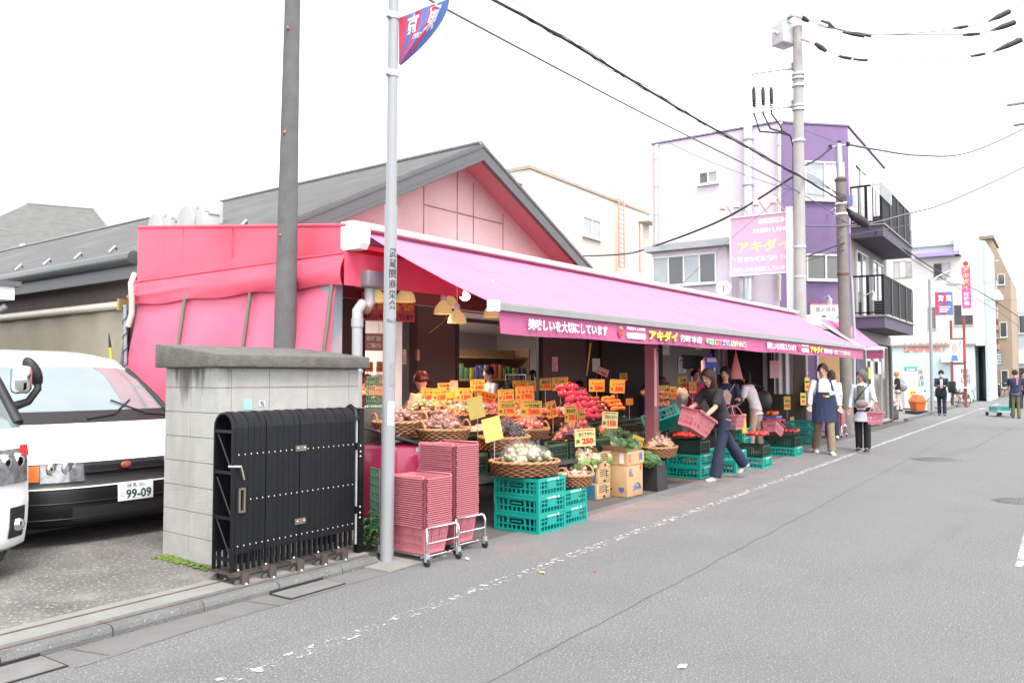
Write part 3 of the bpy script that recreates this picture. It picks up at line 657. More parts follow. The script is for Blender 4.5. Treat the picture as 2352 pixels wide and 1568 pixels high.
# ================================================================= block gatepost, folding gate, poles, left houses, vans
block = M('concrete_block',(.37,.365,.345),.92,var=.1,scale=6,bump=.6,bscale=120)
blotch(block,(.25,.24,.22),1.6,.5,.75,(1,1,.35),.6); blotch(block,(.16,.155,.145),60,.62,.7,amount=.5)
def block_stain(m,z0,z1,col):
    t,b = nodes_of(m); tc = t.nodes.new('ShaderNodeTexCoord'); sx = t.nodes.new('ShaderNodeSeparateXYZ'); t.links.new(tc.outputs['Object'],sx.inputs[0])
    mp = t.nodes.new('ShaderNodeMapping'); mp.inputs['Scale'].default_value = (5,5,.7); t.links.new(tc.outputs['Object'],mp.inputs[0])
    n = t.nodes.new('ShaderNodeTexNoise'); n.inputs['Scale'].default_value = 1.4; n.inputs['Detail'].default_value = 6; t.links.new(mp.outputs[0],n.inputs['Vector'])
    mr = t.nodes.new('ShaderNodeMapRange'); mr.inputs[1].default_value = z0; mr.inputs[2].default_value = z1; mr.inputs[3].default_value = -.45; mr.inputs[4].default_value = .12; t.links.new(sx.outputs[2],mr.inputs[0])
    xr = t.nodes.new('ShaderNodeMapRange'); xr.inputs[1].default_value = .12; xr.inputs[2].default_value = .4; xr.inputs[3].default_value = .0; xr.inputs[4].default_value = -.22; t.links.new(sx.outputs[0],xr.inputs[0])
    ad = t.nodes.new('ShaderNodeMath'); t.links.new(n.outputs[0],ad.inputs[0]); t.links.new(mr.outputs[0],ad.inputs[1])
    ad2 = t.nodes.new('ShaderNodeMath'); t.links.new(ad.outputs[0],ad2.inputs[0]); t.links.new(xr.outputs[0],ad2.inputs[1])
    m2 = t.nodes.new('ShaderNodeMapRange'); m2.inputs[1].default_value = .48; m2.inputs[2].default_value = .66; m2.inputs[4].default_value = .85; t.links.new(ad2.outputs[0],m2.inputs[0])
    mx = t.nodes.new('ShaderNodeMix'); mx.data_type = 'RGBA'; mx.inputs[7].default_value = (*col,1)
    t.links.new(b.inputs['Base Color'].links[0].from_socket,mx.inputs[6]); t.links.new(m2.outputs[0],mx.inputs[0]); t.links.new(mx.outputs[2],b.inputs['Base Color'])
block_stain(block,.9,1.6,(.06,.055,.048))
WX,WY,WW,WD,WH = 3.95,5.60,1.56,.80,1.56
gp = thing('block_gatepost','concrete block gatepost wall with a weathered slab cap at the lot entrance','gatepost',(3.82,5.36,.056),R(-3)); gp.scale = (.905,.96,.975)
mb = MB(); BH = .2; g = .006
mort = M('mortar',(.16,.155,.145),.95,var=.2)
mb.box(g,WW - g,g,WD - g,0,WH,mort)
zz = 0.0; row = 0
while zz < WH - .02:
    h = min(BH,WH - zz) - g
    # front face: an end strip, three blocks, an end strip; side faces: two blocks
    xs = [0,.12,.505,.93,1.43,WW] if row % 2 == 0 or True else []
    for i in range(len(xs) - 1): mb.box(xs[i] + (0 if i == 0 else g / 2),xs[i + 1] - g / 2,0,.06,zz,zz + h,block)
    ys = [.0602,.40,WD]
    for i in range(2): mb.box(0,.06,ys[i] + g / 2,ys[i + 1] - g / 2,zz,zz + h,block); mb.box(WW - .06,WW,ys[i] + g / 2,ys[i + 1] - g / 2,zz,zz + h,block)
    zz += BH; row += 1
mb.box(g * 2,WW - g * 2,WD - .05,WD,0,WH,block)
mb.build('block_wall',gp)
cp = MB(); cp.bbox(-.07,WW + .06,-.09,WD + .07,0,.105,dark_conc,.012)
cp.v = [Vector((v.x,v.y,v.z + WH + (v.y + .09) * .105 * (v.z > .05))) for v in cp.v]; cp.build('cap',gp)
st = MB(); st.box(.25,.32,-.004,-.0004,1.22,1.30,M('sticker_teal',(.25,.55,.5),.5,var=.2,scale=60)); st.build('sticker',gp)
st = MB(); st.box(.395,.46,-.004,-.0004,1.24,1.29,M('sticker_white',(.5,.5,.48),.6)); st.text('ち',frame((.428,-.0055,1.265),(1,0,0),(0,0,1)),0,tbk,.02,box=(.04,.04)); st.build('sticker',gp)
# low wall behind, running to the shop corner
lw2 = MB(); m2 = M('low_block_wall',(.12,.115,.105),.92,var=.3,scale=5,bump=.6,bscale=100); p = at_t(828,930,8.1); q = at_t(874,930,8.3)
zz = 0
L = (q - p); L.z = 0; XX = frame((p.x,p.y,0),L,(-L.y,L.x,0)); ln_ = L.length + .1
while zz < 1.18:
    for i,(x0,x1) in enumerate(((0,.12),(.126,ln_ - .1),(ln_ - .094,ln_))): lw2.box(x0,x1,0,.12,zz,zz + .192,m2,XX)
    zz += .2
lw2.box(.004,ln_ - .004,.004,.116,0,1.19,mort,XX)
tag(lw2.build('low_wall'),'low dark block wall between the gatepost and the shop corner','wall')
# green wire net and weeds behind the silver pole
gn = M('net_green',(.02,.2,.11),.6,var=.2); mb = MB(); p = at_t(852,1098,7.4); q = at_t(872,1098,7.2); z1 = p.z
for i in range(9): z = z1 * i / 8; mb.tube([(p.x,p.y,z + .1),(q.x,q.y,z + .1)],.006,gn,5)
for i in range(6): t = i / 5; a = p + (q - p) * t; mb.tube([(a.x,a.y,.1),(a.x,a.y,z1 + .1)],.006,gn,5)
tag(mb.build('wire_net'),'upright green wire net leaning behind the silver pole','net')
mb = MB(); p = at_t(842,905,7.95); q = at_t(872,868,7.8)
for i in range(6): z = .0 + .06 * i; mb.tube([(p.x,p.y,1.2 + z),(q.x + .1,q.y,1.2 + z)],.005,gn,5)
for i in range(9): t = i / 8; a = p + (q - p) * t; mb.tube([(a.x + .05 * t,a.y,1.2),(a.x + .05 * t,a.y,1.5)],.005,gn,5)
tag(mb.build('wire_net'),'small green wire rack on top of the low dark wall','net')
leaf_d = M('weed_leaf',(.04,.12,.03),.6,var=.4,scale=25)
mb = MB()
for i in range(120):
    c = at_t(848 + rnd.uniform(-22,20),1225 + rnd.uniform(-18,15),7.15 + rnd.uniform(-.2,.2)); c.z = max(.03,abs(rnd.gauss(.1,.07))); a = rnd.uniform(0,6.28); s = rnd.uniform(.025,.05); tl = rnd.uniform(-.5,.5)
    X = T(*c) @ RZ(a) @ RX(tl); mb.add([X @ Vector(v) for v in ((0,-s,0),(s * .6,0,.01),(0,s,-.01),(-s * .6,0,.01))],[(0,1,2,3)],leaf_d)
tag(mb.build('weeds'),'clump of green weeds at the foot of the low wall behind the pole','plant')
# ---------------------------------------------------------------- black accordion gate
gate = thing('folding_gate','folded black accordion gate on small casters in front of the block gatepost','gate',(3.58,4.82,.07),R(-1)); gate.scale = (.90,.96,.96)
gb = M('gate_black',(.006,.0065,.008),.42,var=.3,scale=8,spec=.25); gst = M('gate_bolt',(.45,.43,.4),.35,.9); brz = M('caster_bronze',(.10,.075,.065),.5,.5,var=.15)
GL,GW,GH = 1.26,.23,1.235      # length, width, height
def slat(x,w,mat,mb,top=GH,bot=.10):
    r = GW / 2; pts = []
    for i in range(11):
        a = math.pi * i / 10; pts.append((-math.cos(a) * r + r,top - r + math.sin(a) * r))
    outer = [(0,bot)] + pts + [(GW,bot)]; t = .014
    inner = [(t,bot)] + [(r - math.cos(math.pi * i / 10) * (r - t),top - r + math.sin(math.pi * i / 10) * (r - t)) for i in range(11)] + [(GW - t,bot)]
    n = len(outer); vs = [Vector((x,y,z)) for y,z in outer] + [Vector((x,y,z)) for y,z in inner] + [Vector((x + w,y,z)) for y,z in outer] + [Vector((x + w,y,z)) for y,z in inner]
    fs = []
    for i in range(n - 1):
        fs += [(i,i + 1,n + i + 1,n + i),(2 * n + i + 1,2 * n + i,3 * n + i,3 * n + i + 1),(i,2 * n + i,2 * n + i + 1,i + 1),(n + i + 1,3 * n + i + 1,3 * n + i,n + i)]
    fs += [(0,n,3 * n,2 * n),(n - 1,3 * n - 1,4 * n - 1,2 * n - 1)]
    mb.add(vs,fs,mat,False)
NS = 22
mb = MB()
for i in range(NS):
    w = GL / NS; slat(i * w + (.004 if i in (5,11) else .001),w - (.006 if i in (4,10) else .0025),gb,mb,GH - (.004 if i % 2 else 0) - .0,.20)
for i in range(NS):
    w = GL / NS; mb.box(i * w + .012,i * w + w * .55,.004,.03,.075 + .0 * i,.21,gb); mb.box(i * w + .012,i * w + w * .55,GW - .03,GW - .004,.075,.21,gb)
mb.build('slat_panel',gate)
mb = MB()
slat(-.03,.028,gb,mb,GH - .005,.06)
for z in (.15,.45,.78,1.08): mb.box(-.028,-.008,.012,GW - .012,z,z + .022,gb)
for z in (.17,.47,.80): mb.tube([(-.016,.02,z),(-.016,GW - .03,z + .28)],.008,gb,6)
mb.build('end_frame',gate)
mb = MB()
for z in (.255,.585,.92):
    for i in range(NS): mb.ball((i * GL / NS + GL / NS / 2,-.002,z),.0075,gst,8,5,1,.6,1)
mb.build('bolts',gate)
mb = MB(); mb.tube([(-.05,.02,.84),(.035,-.02,.835)],.01,gst,8); mb.tube([(.03,-.02,.845),(.055,-.03,.74)],.014,gst,8,flat=.4); mb.box(.02,.025,-.02,-.002,.5,.68,gst)
for b_ in ((.025,.075,.5,.515),(.025,.075,.665,.68),(.065,.08,.5,.68),(.02,.035,.5,.68)): mb.box(b_[0],b_[1],-.022,-.004,b_[2],b_[3],M('handle_brown',(.2,.16,.14),.4,.6))
mb.build('handle',gate)
for z in (.93,.36):
    mb = MB(); mb.box(GL * .5 - .05,GL * .5 + .06,-.012,-.001,z - .022,z + .022,M('handle_brown'))
    for s in (-.03,.04): mb.ball((GL * .5 + s,-.013,z),.01,gst,8,5)
    mb.build('latch',gate)
wheel_m = M('caster_rubber',(.05,.045,.042),.6)
for i,x in enumerate((.0,.26,.54,.80,1.03)):
    mb = MB()
    for y in ((-.03,GW + .0) if i == 0 else (-.03,)):
        mb.box(x - .03,x + .09,y - .02,y + .05,.055,.075,brz); mb.box(x + .03,x + .09,y - .03,y - .02,-.05,.075,brz); mb.box(x + .085,x + .095,y - .03,y + .04,-.05,.075,brz)
        mb.lathe([(.001,-.014),(.04,-.014),(.045,0),(.04,.014),(.001,.014)],wheel_m,20,T(x + .03,y + .012,-.0585 + .045) @ RX(R(90)))
        mb.ball((x + .065,y - .034,-.015),.016,gst,8,6); mb.ball((x + .03,y + .02,.085),.012,gst,8,6)
    if i == 0: mb.box(x - .02,x + .08,0,GW,.05,.07,brz); mb.box(x - .0,x + .02,.02,GW - .02,-.02,.0,brz)
    mb.build('caster',gate)
gpst = MB(); gpst.box(-.03,.03,-.03,.03,0,1.27,gb); gpst.tube([(-.055,-.02,1.2),(-.055,-.02,.12)],.012,galv,8); gpst.box(-.07,-.03,-.04,-.0,.92,.98,gb); gpst.box(-.07,-.03,-.04,0,.38,.44,gb)
for z in (.86,.9,.95,.34,.38,.43): gpst.ball((-.02,-.035,z),.012,gst,8,6)
gpst.tube([(-.06,-.02,1.17),(-.05,.0,1.25),(-.03,.08,1.28),(-.02,.16,1.24)],.03,gb,8)
gpst.build('gate_stop',gate,(GL + .11,.06,-.05))
# ---------------------------------------------------------------- concrete pole behind the wall, silver lamp pole
cpm = M('pole_concrete',(.10,.10,.10),.85,var=.2,scale=6,bump=.4,bscale=120); blotch(cpm,(.45,.45,.44),60,.66,.72,amount=.7); blotch(cpm,(.05,.05,.05),1.2,.55,.7,(3,3,.4),.6)
a = at_t(654,794,8.55); b = at_t(672,0,8.55)
cpole = thing('concrete_pole','dark grey concrete pole with rusty step bolts rising behind the block gatepost','pole',(a.x,a.y,0))
mb = MB(); d = (b - a) / (b.z - a.z); base = Vector((-d.x * a.z,-d.y * a.z,0)); topz = 8.0
mb.tube([base,(0,0,a.z),(d.x * (b.z - a.z),d.y * (b.z - a.z),b.z),(d.x * (topz - a.z),d.y * (topz - a.z),topz)],[.128,.116,.08,.06],cpm,28); mb.build('shaft',cpole)
for u,v in ((640,545),(650,310),(657,72)):
    q = at_t(u,v,8.5) - Vector((a.x,a.y,0)); mb = MB(); mb.tube([q + Vector((-.02,-.05,.015)),q + Vector((.06,.0,-.01))],.012,M('rust_orange',(.36,.13,.04),.8,var=.3,scale=30),8); mb.ball(q + Vector((-.02,-.05,.015)),.018,M('rust_orange'),8,6); mb.build('step_bolt',cpole)
sp = at_z(888,1290,0); sv = M('pole_silver',(.25,.257,.27),.4,.1,var=.05,scale=3)
d = (at_t(904,20,6.66) - at_t(888,1288,6.62)); d /= d.z
spole = thing('lamp_pole','silver steel street pole with black lettering and a no-smoking sticker','pole',(sp.x,sp.y,0))
mb = MB(); mb.tube([(0,0,-.02),d * 1.13],.055,sv,28); mb.tube([d * 1.13,d * 2.9],.052,sv,28); mb.tube([d * 2.9,d * 5.2],[.044,.042],sv,28)
mb.tube([d * 1.125,d * 1.14],.0565,sv,28)
for z in (3.95,4.42): mb.tube([d * z,d * (z + .05)],.05,galv,20); mb.box(d.x * z - .08,d.x * z - .04,d.y * z - .02,d.y * z + .02,z,z + .05,galv)
mb.build('shaft',spole)
view = Vector((sp.x,sp.y,0)).normalized(); side = Vector((view.y,-view.x,0))
# which side the letters face: turned a little to the right of the lens
def on_pole(z,h,w,ang,r=.0535):
    n = (-view * math.cos(ang) + side * math.sin(ang)); t = Vector((-n.y,n.x,0)); return n,t
mb = MB()
def polewrap(verts2,z0,ang0,r,mat,fs):
    out = []
    for x,y,l in verts2:
        an = ang0 + x / r; n = -view * math.cos(an) + side * math.sin(an); out.append(d * (z0 + y) + n * (r + l))
    mb.add(out,fs,mat)
def ptext(s,z,size,ang,r,mat,bold=0.,box=None):
    vs,fs,x0,x1,y0,y1 = text_geo(s,bold,False); sx = size if not box else box[0] / (x1 - x0); sy = size if not box else box[1] / (y1 - y0)
    polewrap([((v.x - (x0 + x1) / 2) * sx,(v.y - (y0 + y1) / 2) * sy,.0012) for v in vs],z,ang,r,mat,fs)
zt,zb_ = at_t(905,578,6.6).z,at_t(903,705,6.6).z
for i,c in enumerate('武蔵関商栄会'): ptext(c,zt - (zt - zb_) * (i + .25) / 5.4,.07,.42,.053,tbk,.01,(.062,.075))
ptext('No.3',at_t(900,738,6.6).z,.05,.3,.053,tbk,0,(.07,.035))
def pplate(z0,z1,ang,wid,mat,lift=.002):
    n = 6; vs = []; fs = []
    for k in range(2):
        for i in range(n + 1): vs.append((wid * (i / n - .5),(z0,z1)[k],lift))
    polewrap(vs,0,ang,.055,mat,[(i,i + 1,n + 2 + i,n + 1 + i) for i in range(n)])
mb.build('lettering',spole); mb = MB()
z0,z1 = at_t(897,885,6.6).z,at_t(897,832,6.6).z; pplate(z0,z1,.55,.045,M('plate_grey',(.22,.22,.22),.5,var=.3,scale=90))
mb.build('plate',spole)
mb = MB(); z0,z1 = at_t(897,975,6.6).z,at_t(897,921,6.6).z; pplate(z0,z1,.42,.056,M('sticker_paper',(.78,.76,.76),.5,var=.05))
zc_ = (z0 + z1) / 2; pk = M('letter_pinkred',(.55,.12,.14),.6,var=0)
ring = [(.02 * math.cos(t),.02 * math.sin(t) + .003,.003) for t in [i * math.pi / 10 for i in range(20)]] + [(.0165 * math.cos(t),.0165 * math.sin(t) + .003,.003) for t in [i * math.pi / 10 for i in range(20)]]
polewrap(ring,zc_,.42,.055,pk,[(i,(i + 1) % 20,20 + (i + 1) % 20,20 + i) for i in range(20)])
polewrap([(-.015,.019,.0035),(-.012,.019,.0035),(.015,-.013,.0035),(.012,-.013,.0035)],zc_,.42,.055,pk,[(0,1,2,3)]); polewrap([(-.011,.001,.0032),(.011,.001,.0032),(.011,.006,.0032),(-.011,.006,.0032)],zc_,.42,.055,tbk,[(0,1,2,3)])
ptext('歩行喫煙',z1 - .02,.02,.42,.0562,tbk,0,(.042,.018)); ptext('禁止',z0 + .045,.02,.42,.0562,pk,.02,(.042,.035)); ptext('練馬区',z0 + .012,.02,.42,.0562,tbk,0,(.03,.01)); mb.build('sticker',spole)
# banner flag, seen from behind so that its letters are reversed
fl = thing('banner_flag','blue and red striped banner flag with white lettering hanging from the silver pole','flag',tuple(at_t(914,60,6.62)))
fb = M('flag_blue',(.10,.16,.42),.7,var=.06,scale=8,trans=.35); fr_ = M('flag_red',(.58,.05,.10),.7,var=.06,scale=8,trans=.35); fw = M('flag_white',(.85,.85,.88),.7,var=0,trans=.3)
def flag_pt(u,v):
    # u along the arm from the pole, v downwards; the free lower corner is blown back to the pole
    uu,vv = 918 + (1032 - 918) * u,42 + (2 - 42) * u
    pu,pv = 918,42 + 112 * v
    x = uu * (1 - v ** 1.2) + (918 + 70 * u * (1 - v) ** .5 * u) * v ** 1.2 if u > 0 else 918
    edge_u = 1032 - 112 * v ** 1.7; edge_v = 0 + 152 * v
    x = 916 + (edge_u - 916) * u; y = (44 + 108 * v) * (1 - u) + edge_v * u - 4 * math.sin(u * 3.14)
    q = at_t(x,y,6.62 + .05 * math.sin(u * 7 + v * 2) + .05 * u); return q - fl.location
mb = MB(); NU,NV = 42,24
for band in range(7):
    m = fr_ if band in (0,2,4) else fb
    u0,u1 = (0,.17,.33,.46,.60,.74,.84)[band],(.17,.33,.46,.60,.74,.84,1.0)[band]
    mb.grid(lambda u,v: flag_pt(u0 + (u1 - u0) * u,v),6,NV,m)
for ch,uc,vc,w_,h_ in (('京',.30,.24,.24,.40),('東',.74,.23,.24,.46)):
    vs,fs,x0,x1,y0,y1 = text_geo(ch,.03,False)
    mb.add([flag_pt(uc - ((v.x - (x0 + x1) / 2) / (x1 - x0)) * w_,vc - ((v.y - (y0 + y1) / 2) / (y1 - y0)) * h_) - view * .006 for v in vs],fs,fw)
vs,fs,x0,x1,y0,y1 = text_geo('TOKYO',.02,False)
mb.add([flag_pt(.52 - ((v.x - (x0 + x1) / 2) / (x1 - x0)) * .26,.50 - ((v.y - (y0 + y1) / 2) / (y1 - y0)) * .1) - view * .006 for v in vs],fs,fw)
mb.build('cloth',fl)
mb = MB(); mb.tube([at_t(905,46,6.62) - fl.location,at_t(1040,-6,6.7) - fl.location],.008,galv,8); mb.build('banner_arm',fl)
# ---------------------------------------------------------------- houses at the left edge
hh = thing('hip_roof_house','house with a grey hip roof and cream gutter behind the shop roof at left','house',(0,0,0)); hh.location = (6,23,0)
rf2 = M('hip_roof_tile',(.11,.11,.105),.85,var=.2,scale=4,bump=.4,bscale=30); stripes_bump(rf2,2,9,.8,.8)
e0,e1 = at_t(-160,518,24),at_t(268,572,26); r0,r1 = at_t(62,457,30),at_t(216,491,31)
ez = 5.35; A_ = Vector((e0.x,e0.y,ez)); B_ = Vector((e1.x + .6,e1.y,ez)); dv = (B_ - A_).normalized(); nv = Vector((-dv.y,dv.x,0)); D_ = A_ + nv * 9; C_ = B_ + nv * 9
r0.z = r1.z = (r0.z + r1.z) / 2
mb = MB(); L0 = hh.location; mb.add([q - L0 for q in (A_,B_,C_,D_,r0,r1)],[(0,1,5,4),(1,2,5),(2,3,4,5),(3,0,4),(3,2,1,0)],rf2); mb.tube([r0 - L0,r1 - L0],.09,M('ridge_cap'),6,flat=.6); mb.tube([r1 - L0,B_ - L0],.06,M('ridge_cap'),6,flat=.6); mb.build('roof',hh)
mb = MB(); mb.tube([A_ - nv * .06 - L0 - Vector((0,0,.1)),B_ - nv * .06 - L0 - Vector((0,0,.1))],.10,M('cream'),8); mb.build('gutter',hh)
mb = MB(); mb.loft([[q - L0 for q in (A_ + nv * .6 + dv * .6 + Vector((0,0,zz)),B_ + nv * .6 - dv * .6 + Vector((0,0,zz)),C_ - nv * .6 - dv * .6 + Vector((0,0,zz)),D_ - nv * .6 + dv * .6 + Vector((0,0,zz)))] for zz in (-5.35,-.05)],M('house_pinkish',(.30,.25,.25),.85,var=.06),smooth=False); mb.build('wall',hh)
mb = MB(); mb.box(-.3,.3,-.1,.1,0,.05,galv)
for i in range(7):
    q = A_ + (B_ - A_) * (.42 + i * .08) + nv * .6 + Vector((0,0,.32)) - L0; mb.cbox(q,(.12,.12,.12),white_p)
o_g = MB()
for i in range(7):
    q = A_ + (B_ - A_) * (.42 + i * .08) + nv * .5 + Vector((0,0,.30)) - L0; o_g.cbox(q,(.09,.12,.12),white_p)
o_g.build('snow_guards',hh)
nh = thing('neighbour_eave','white eave corner and grey downpipe of a neighbouring house at the left edge','house',(0,0,0)); cr = at_t(34,652,11); nh.location = (cr.x,cr.y,0)
mb = MB(); z = cr.z; mb.box(-6,0,0,6,z - .22,z - .04,white_p); mb.build('eave',nh)
mb = MB(); mb.box(-6.05,.06,-.06,6,z - .04,z + .03,M('eave_roof',(.09,.09,.09),.7)); mb.build('roof',nh)
mb = MB(); mb.box(-6,-.35,.35,6,0,z - .22,M('house_white',(.6,.6,.58),.8)); mb.build('wall',nh)
mb = MB(); mb.tube([(-.06,.1,z - .3),(-.2,.22,z - .42),(-.26,.24,z - .55),(-.26,.24,0)],.04,pv,10); mb.build('downpipe',nh)
# ================================================================= buildings beyond the shop
def YZ(X,u0,v0,u1,v1):
    a = at_x(u0,v0,X); b = at_x(u1,v1,X); return min(a.y,b.y),max(a.y,b.y),min(a.z,b.z),max(a.z,b.z)
def XZ(Y,u0,v0,u1,v1):
    a = at_y(u0,v0,Y); b = at_y(u1,v1,Y); return min(a.x,b.x),max(a.x,b.x),min(a.z,b.z),max(a.z,b.z)
glass_d = M('window_glass',(.05,.055,.06),.08,var=.2,scale=1.5,spec=.8)
glass_l = M('window_glass_pale',(.28,.31,.33),.15,var=.15,scale=2,spec=.8)
wfr = M('window_frame',(.62,.62,.62),.4,var=.03)
curtain = M('curtain_white',(.55,.54,.52),.8,var=.1,scale=5)
def window_on(parent,X,w,h,panes,fr=wfr,dark=glass_d,name='window',curt=False,th=.05):
    """sliding window on a plane: X maps local x right, y up, z outwards; panes is a list of materials"""
    L0 = parent.location; mb = MB(); mb.X = T(-L0.x,-L0.y,-L0.z) @ X
    f = .045
    mb.box(-w / 2,w / 2,-h / 2,-h / 2 + f,-.06,th,fr); mb.box(-w / 2,w / 2,h / 2 - f,h / 2,-.06,th,fr)
    n = len(panes)
    for i in range(n + 1):
        x = -w / 2 + f / 2 + (w - f) * i / n; mb.box(x - f / 2,x + f / 2,-h / 2 + f,h / 2 - f,-.06,th - .004,fr)
    mb.box(-w / 2 - .03,w / 2 + .03,-h / 2 - .04,-h / 2 - .002,-.05,th + .05,fr)
    o = mb.build(name,parent)
    for i,m in enumerate(panes):
        x0 = -w / 2 + f / 2 + (w - f) * i / n + f / 2; x1 = -w / 2 + f / 2 + (w - f) * (i + 1) / n - f / 2
        mp = MB(); mp.X = T(-L0.x,-L0.y,-L0.z) @ X
        if m is curtain:
            mp.grid(lambda u,v: Vector((x0 + (x1 - x0) * u,-h / 2 + f + (h - 2 * f) * v,.016 + .009 * math.sin(u * 28 + v))),40,1,m)
            mp.box(x0,x1,-h / 2 + f,h / 2 - f,.001,.004,glass_d)
        else: mp.box(x0,x1,-h / 2 + f,h / 2 - f,.004,.014,m)
        mp.build('pane',o)
    return o
def face_x(X,y,z): return frame((X,y,z),(0,-1,0),(0,0,1))      # faces -x, right is -y
def face_y(Y,x,z): return frame((x,Y,z),(1,0,0),(0,0,1))       # faces -y
# ---------------------------------------------------------------- lavender building
lav = M('lavender_wall',(.60,.52,.60),.85,var=.03,scale=3,bump=.2,bscale=80)
pur = M('purple_wall',(.165,.11,.225),.8,var=.06,scale=4,bump=.3,bscale=70)
pur_shade = M('purple_shaded',(.06,.05,.085),.7,var=.08)  # the purple with shade put into its colour, for slabs and lower front
grw = M('grey_mauve_wall',(.24,.22,.22),.85,var=.06)
for m_ in (lav,pur): blotch(m_,tuple(c * .72 for c in m_.node_tree.nodes['Vector Math'].inputs[0].default_value[:3]),1.3,.55,.8,(1,1,.12),.5)
LX,LY,LH = 22.7,6.55,8.65
lb = thing('apartment_building','three storey lavender building with a purple corner front and two black balconies','building',(LX,LY,0))
Q0,Q1,Q2,Q3,Q4 = Vector((22.7,10.4,0)),Vector((22.7,6.55,0)),Vector((24.2,5.0,0)),Vector((29.9,5.0,0)),Vector((29.9,10.4,0))
def wallseg(mb,a,b,z0,z1,m,th=.15,off=0.):
    d = (b - a).normalized(); n = Vector((d.y,-d.x,0)); o = n * off
    P = [a + o,b + o,b - n * th,a - n * th]
    mb.loft([[Vector((p.x,p.y,z)) - lb.location for p in P[::-1]] for z in (z0,z1)],m,smooth=False)
mb = MB(); wallseg(mb,Q0,Q1,0,LH,lav); wallseg(mb,Q2,Q3,5.6,LH - .02,lav); wallseg(mb,Q2,Q3,0,5.6,grw); mb.box(.01,7.2,3.7,3.84,0,LH - .01,lav); mb.box(7.05,7.2,-1.4,3.69,0,LH - .01,lav)
mb.add([q - lb.location + Vector((0,0,LH)) for q in (Q0,Q1,Q2,Q3,Q4)],[(0,1,2,3,4)],grey_p)
mb.build('wall',lb)
mb = MB(); wallseg(mb,Q1,Q2,0,LH + .01,pur,.16,.01); mb.build('corner_front',lb)
mb = MB(); tr_m = M('parapet_trim',(.16,.12,.2),.5)
for a,b in ((Q0,Q1),(Q1,Q2),(Q2,Q3)): wallseg(mb,a,b,LH + .012,LH + .06,tr_m,.2,.04)
mb.build('parapet_cap',lb)
dc = (Q2 - Q1).normalized(); nc = Vector((dc.y,-dc.x,0))
def on_chamfer(u,v):
    d = ray(u,v); o = Vector((0,0,EYE)); t = ((Q1 - o).dot(nc)) / d.dot(nc); return o + d * t
def chamfer_win(u0,v0,u1,v1,panes):
    a,b = on_chamfer(u0,v0),on_chamfer(u1,v1); c = (a + b) / 2; w = (b - a).dot(dc); h = abs(a.z - b.z)
    window_on(lb,frame(c + nc * .012,dc,(0,0,1)),w,h,panes)
chamfer_win(1846,370,1938,463,[glass_l,curtain]); chamfer_win(1850,583,1940,645,[M('window_dull',(.12,.12,.115),.3),M('window_dull')])
def lav_win(u0,v0,u1,v1,panes,X=LX - .0):
    y0,y1,z0,z1 = YZ(X,u0,v0,u1,v1); window_on(lb,face_x(X - .003,(y0 + y1) / 2,(z0 + z1) / 2),y1 - y0,z1 - z0,panes)
lav_win(1605,397,1650,420,[glass_d,glass_l])
# projecting bay with four windows
y0,y1,z0,z1 = YZ(LX - .5,1497,590,1650,655)
mb = MB(); mb.box(-.5,0,y0 - LY - .25,y1 - LY,z0 - .7,z1 + .12,lav); mb.build('bay',lb)
mb = MB(); mb.box(-.72,.0,y0 - LY - .45,y1 - LY + .15,z1 + .122,z1 + .26,grey_p); mb.add([Vector(p) for p in ((-.72,y0 - LY - .45,z1 + .262),(-.72,y1 - LY + .15,z1 + .262),(0,y1 - LY + .15,z1 + .45),(0,y0 - LY - .45,z1 + .45))],[(3,2,1,0)],M('bay_roof',(.18,.18,.19),.6)); mb.build('bay_roof',lb)
window_on(lb,face_x(LX - .505,(y0 + y1) / 2,(z0 + z1) / 2 + .02),(y1 - y0) * .96,(z1 - z0) * .9,[glass_l,glass_d,glass_l,glass_d])
def pipe_x(u,v0,v1,r,m,X=LX - .12,top=True,name='downpipe'):
    a,b = at_x(u,v0,X),at_x(u,v1,X); L0 = lb.location; mb = MB(); pts = [a - L0,b - L0]
    if top: pts = [a - L0 + Vector((.15,0,.05)),a - L0 + Vector((0,0,.02))] + pts[1:]
    mb.tube(pts,r,m,10)
    for k in range(4): q = a + (b - a) * (k + .5) / 4 - L0; mb.tube([q,q + Vector((0,0,.05))],r * 1.25,galv,10)
    mb.build(name,lb)
pipe_x(1507,335,590,.05,M('pipe_tan',(.42,.39,.36),.6)); pipe_x(1718,270,690,.13,M('duct_silver',(.5,.53,.56),.35,.4)); pipe_x(1790,285,690,.05,M('pipe_tan'))
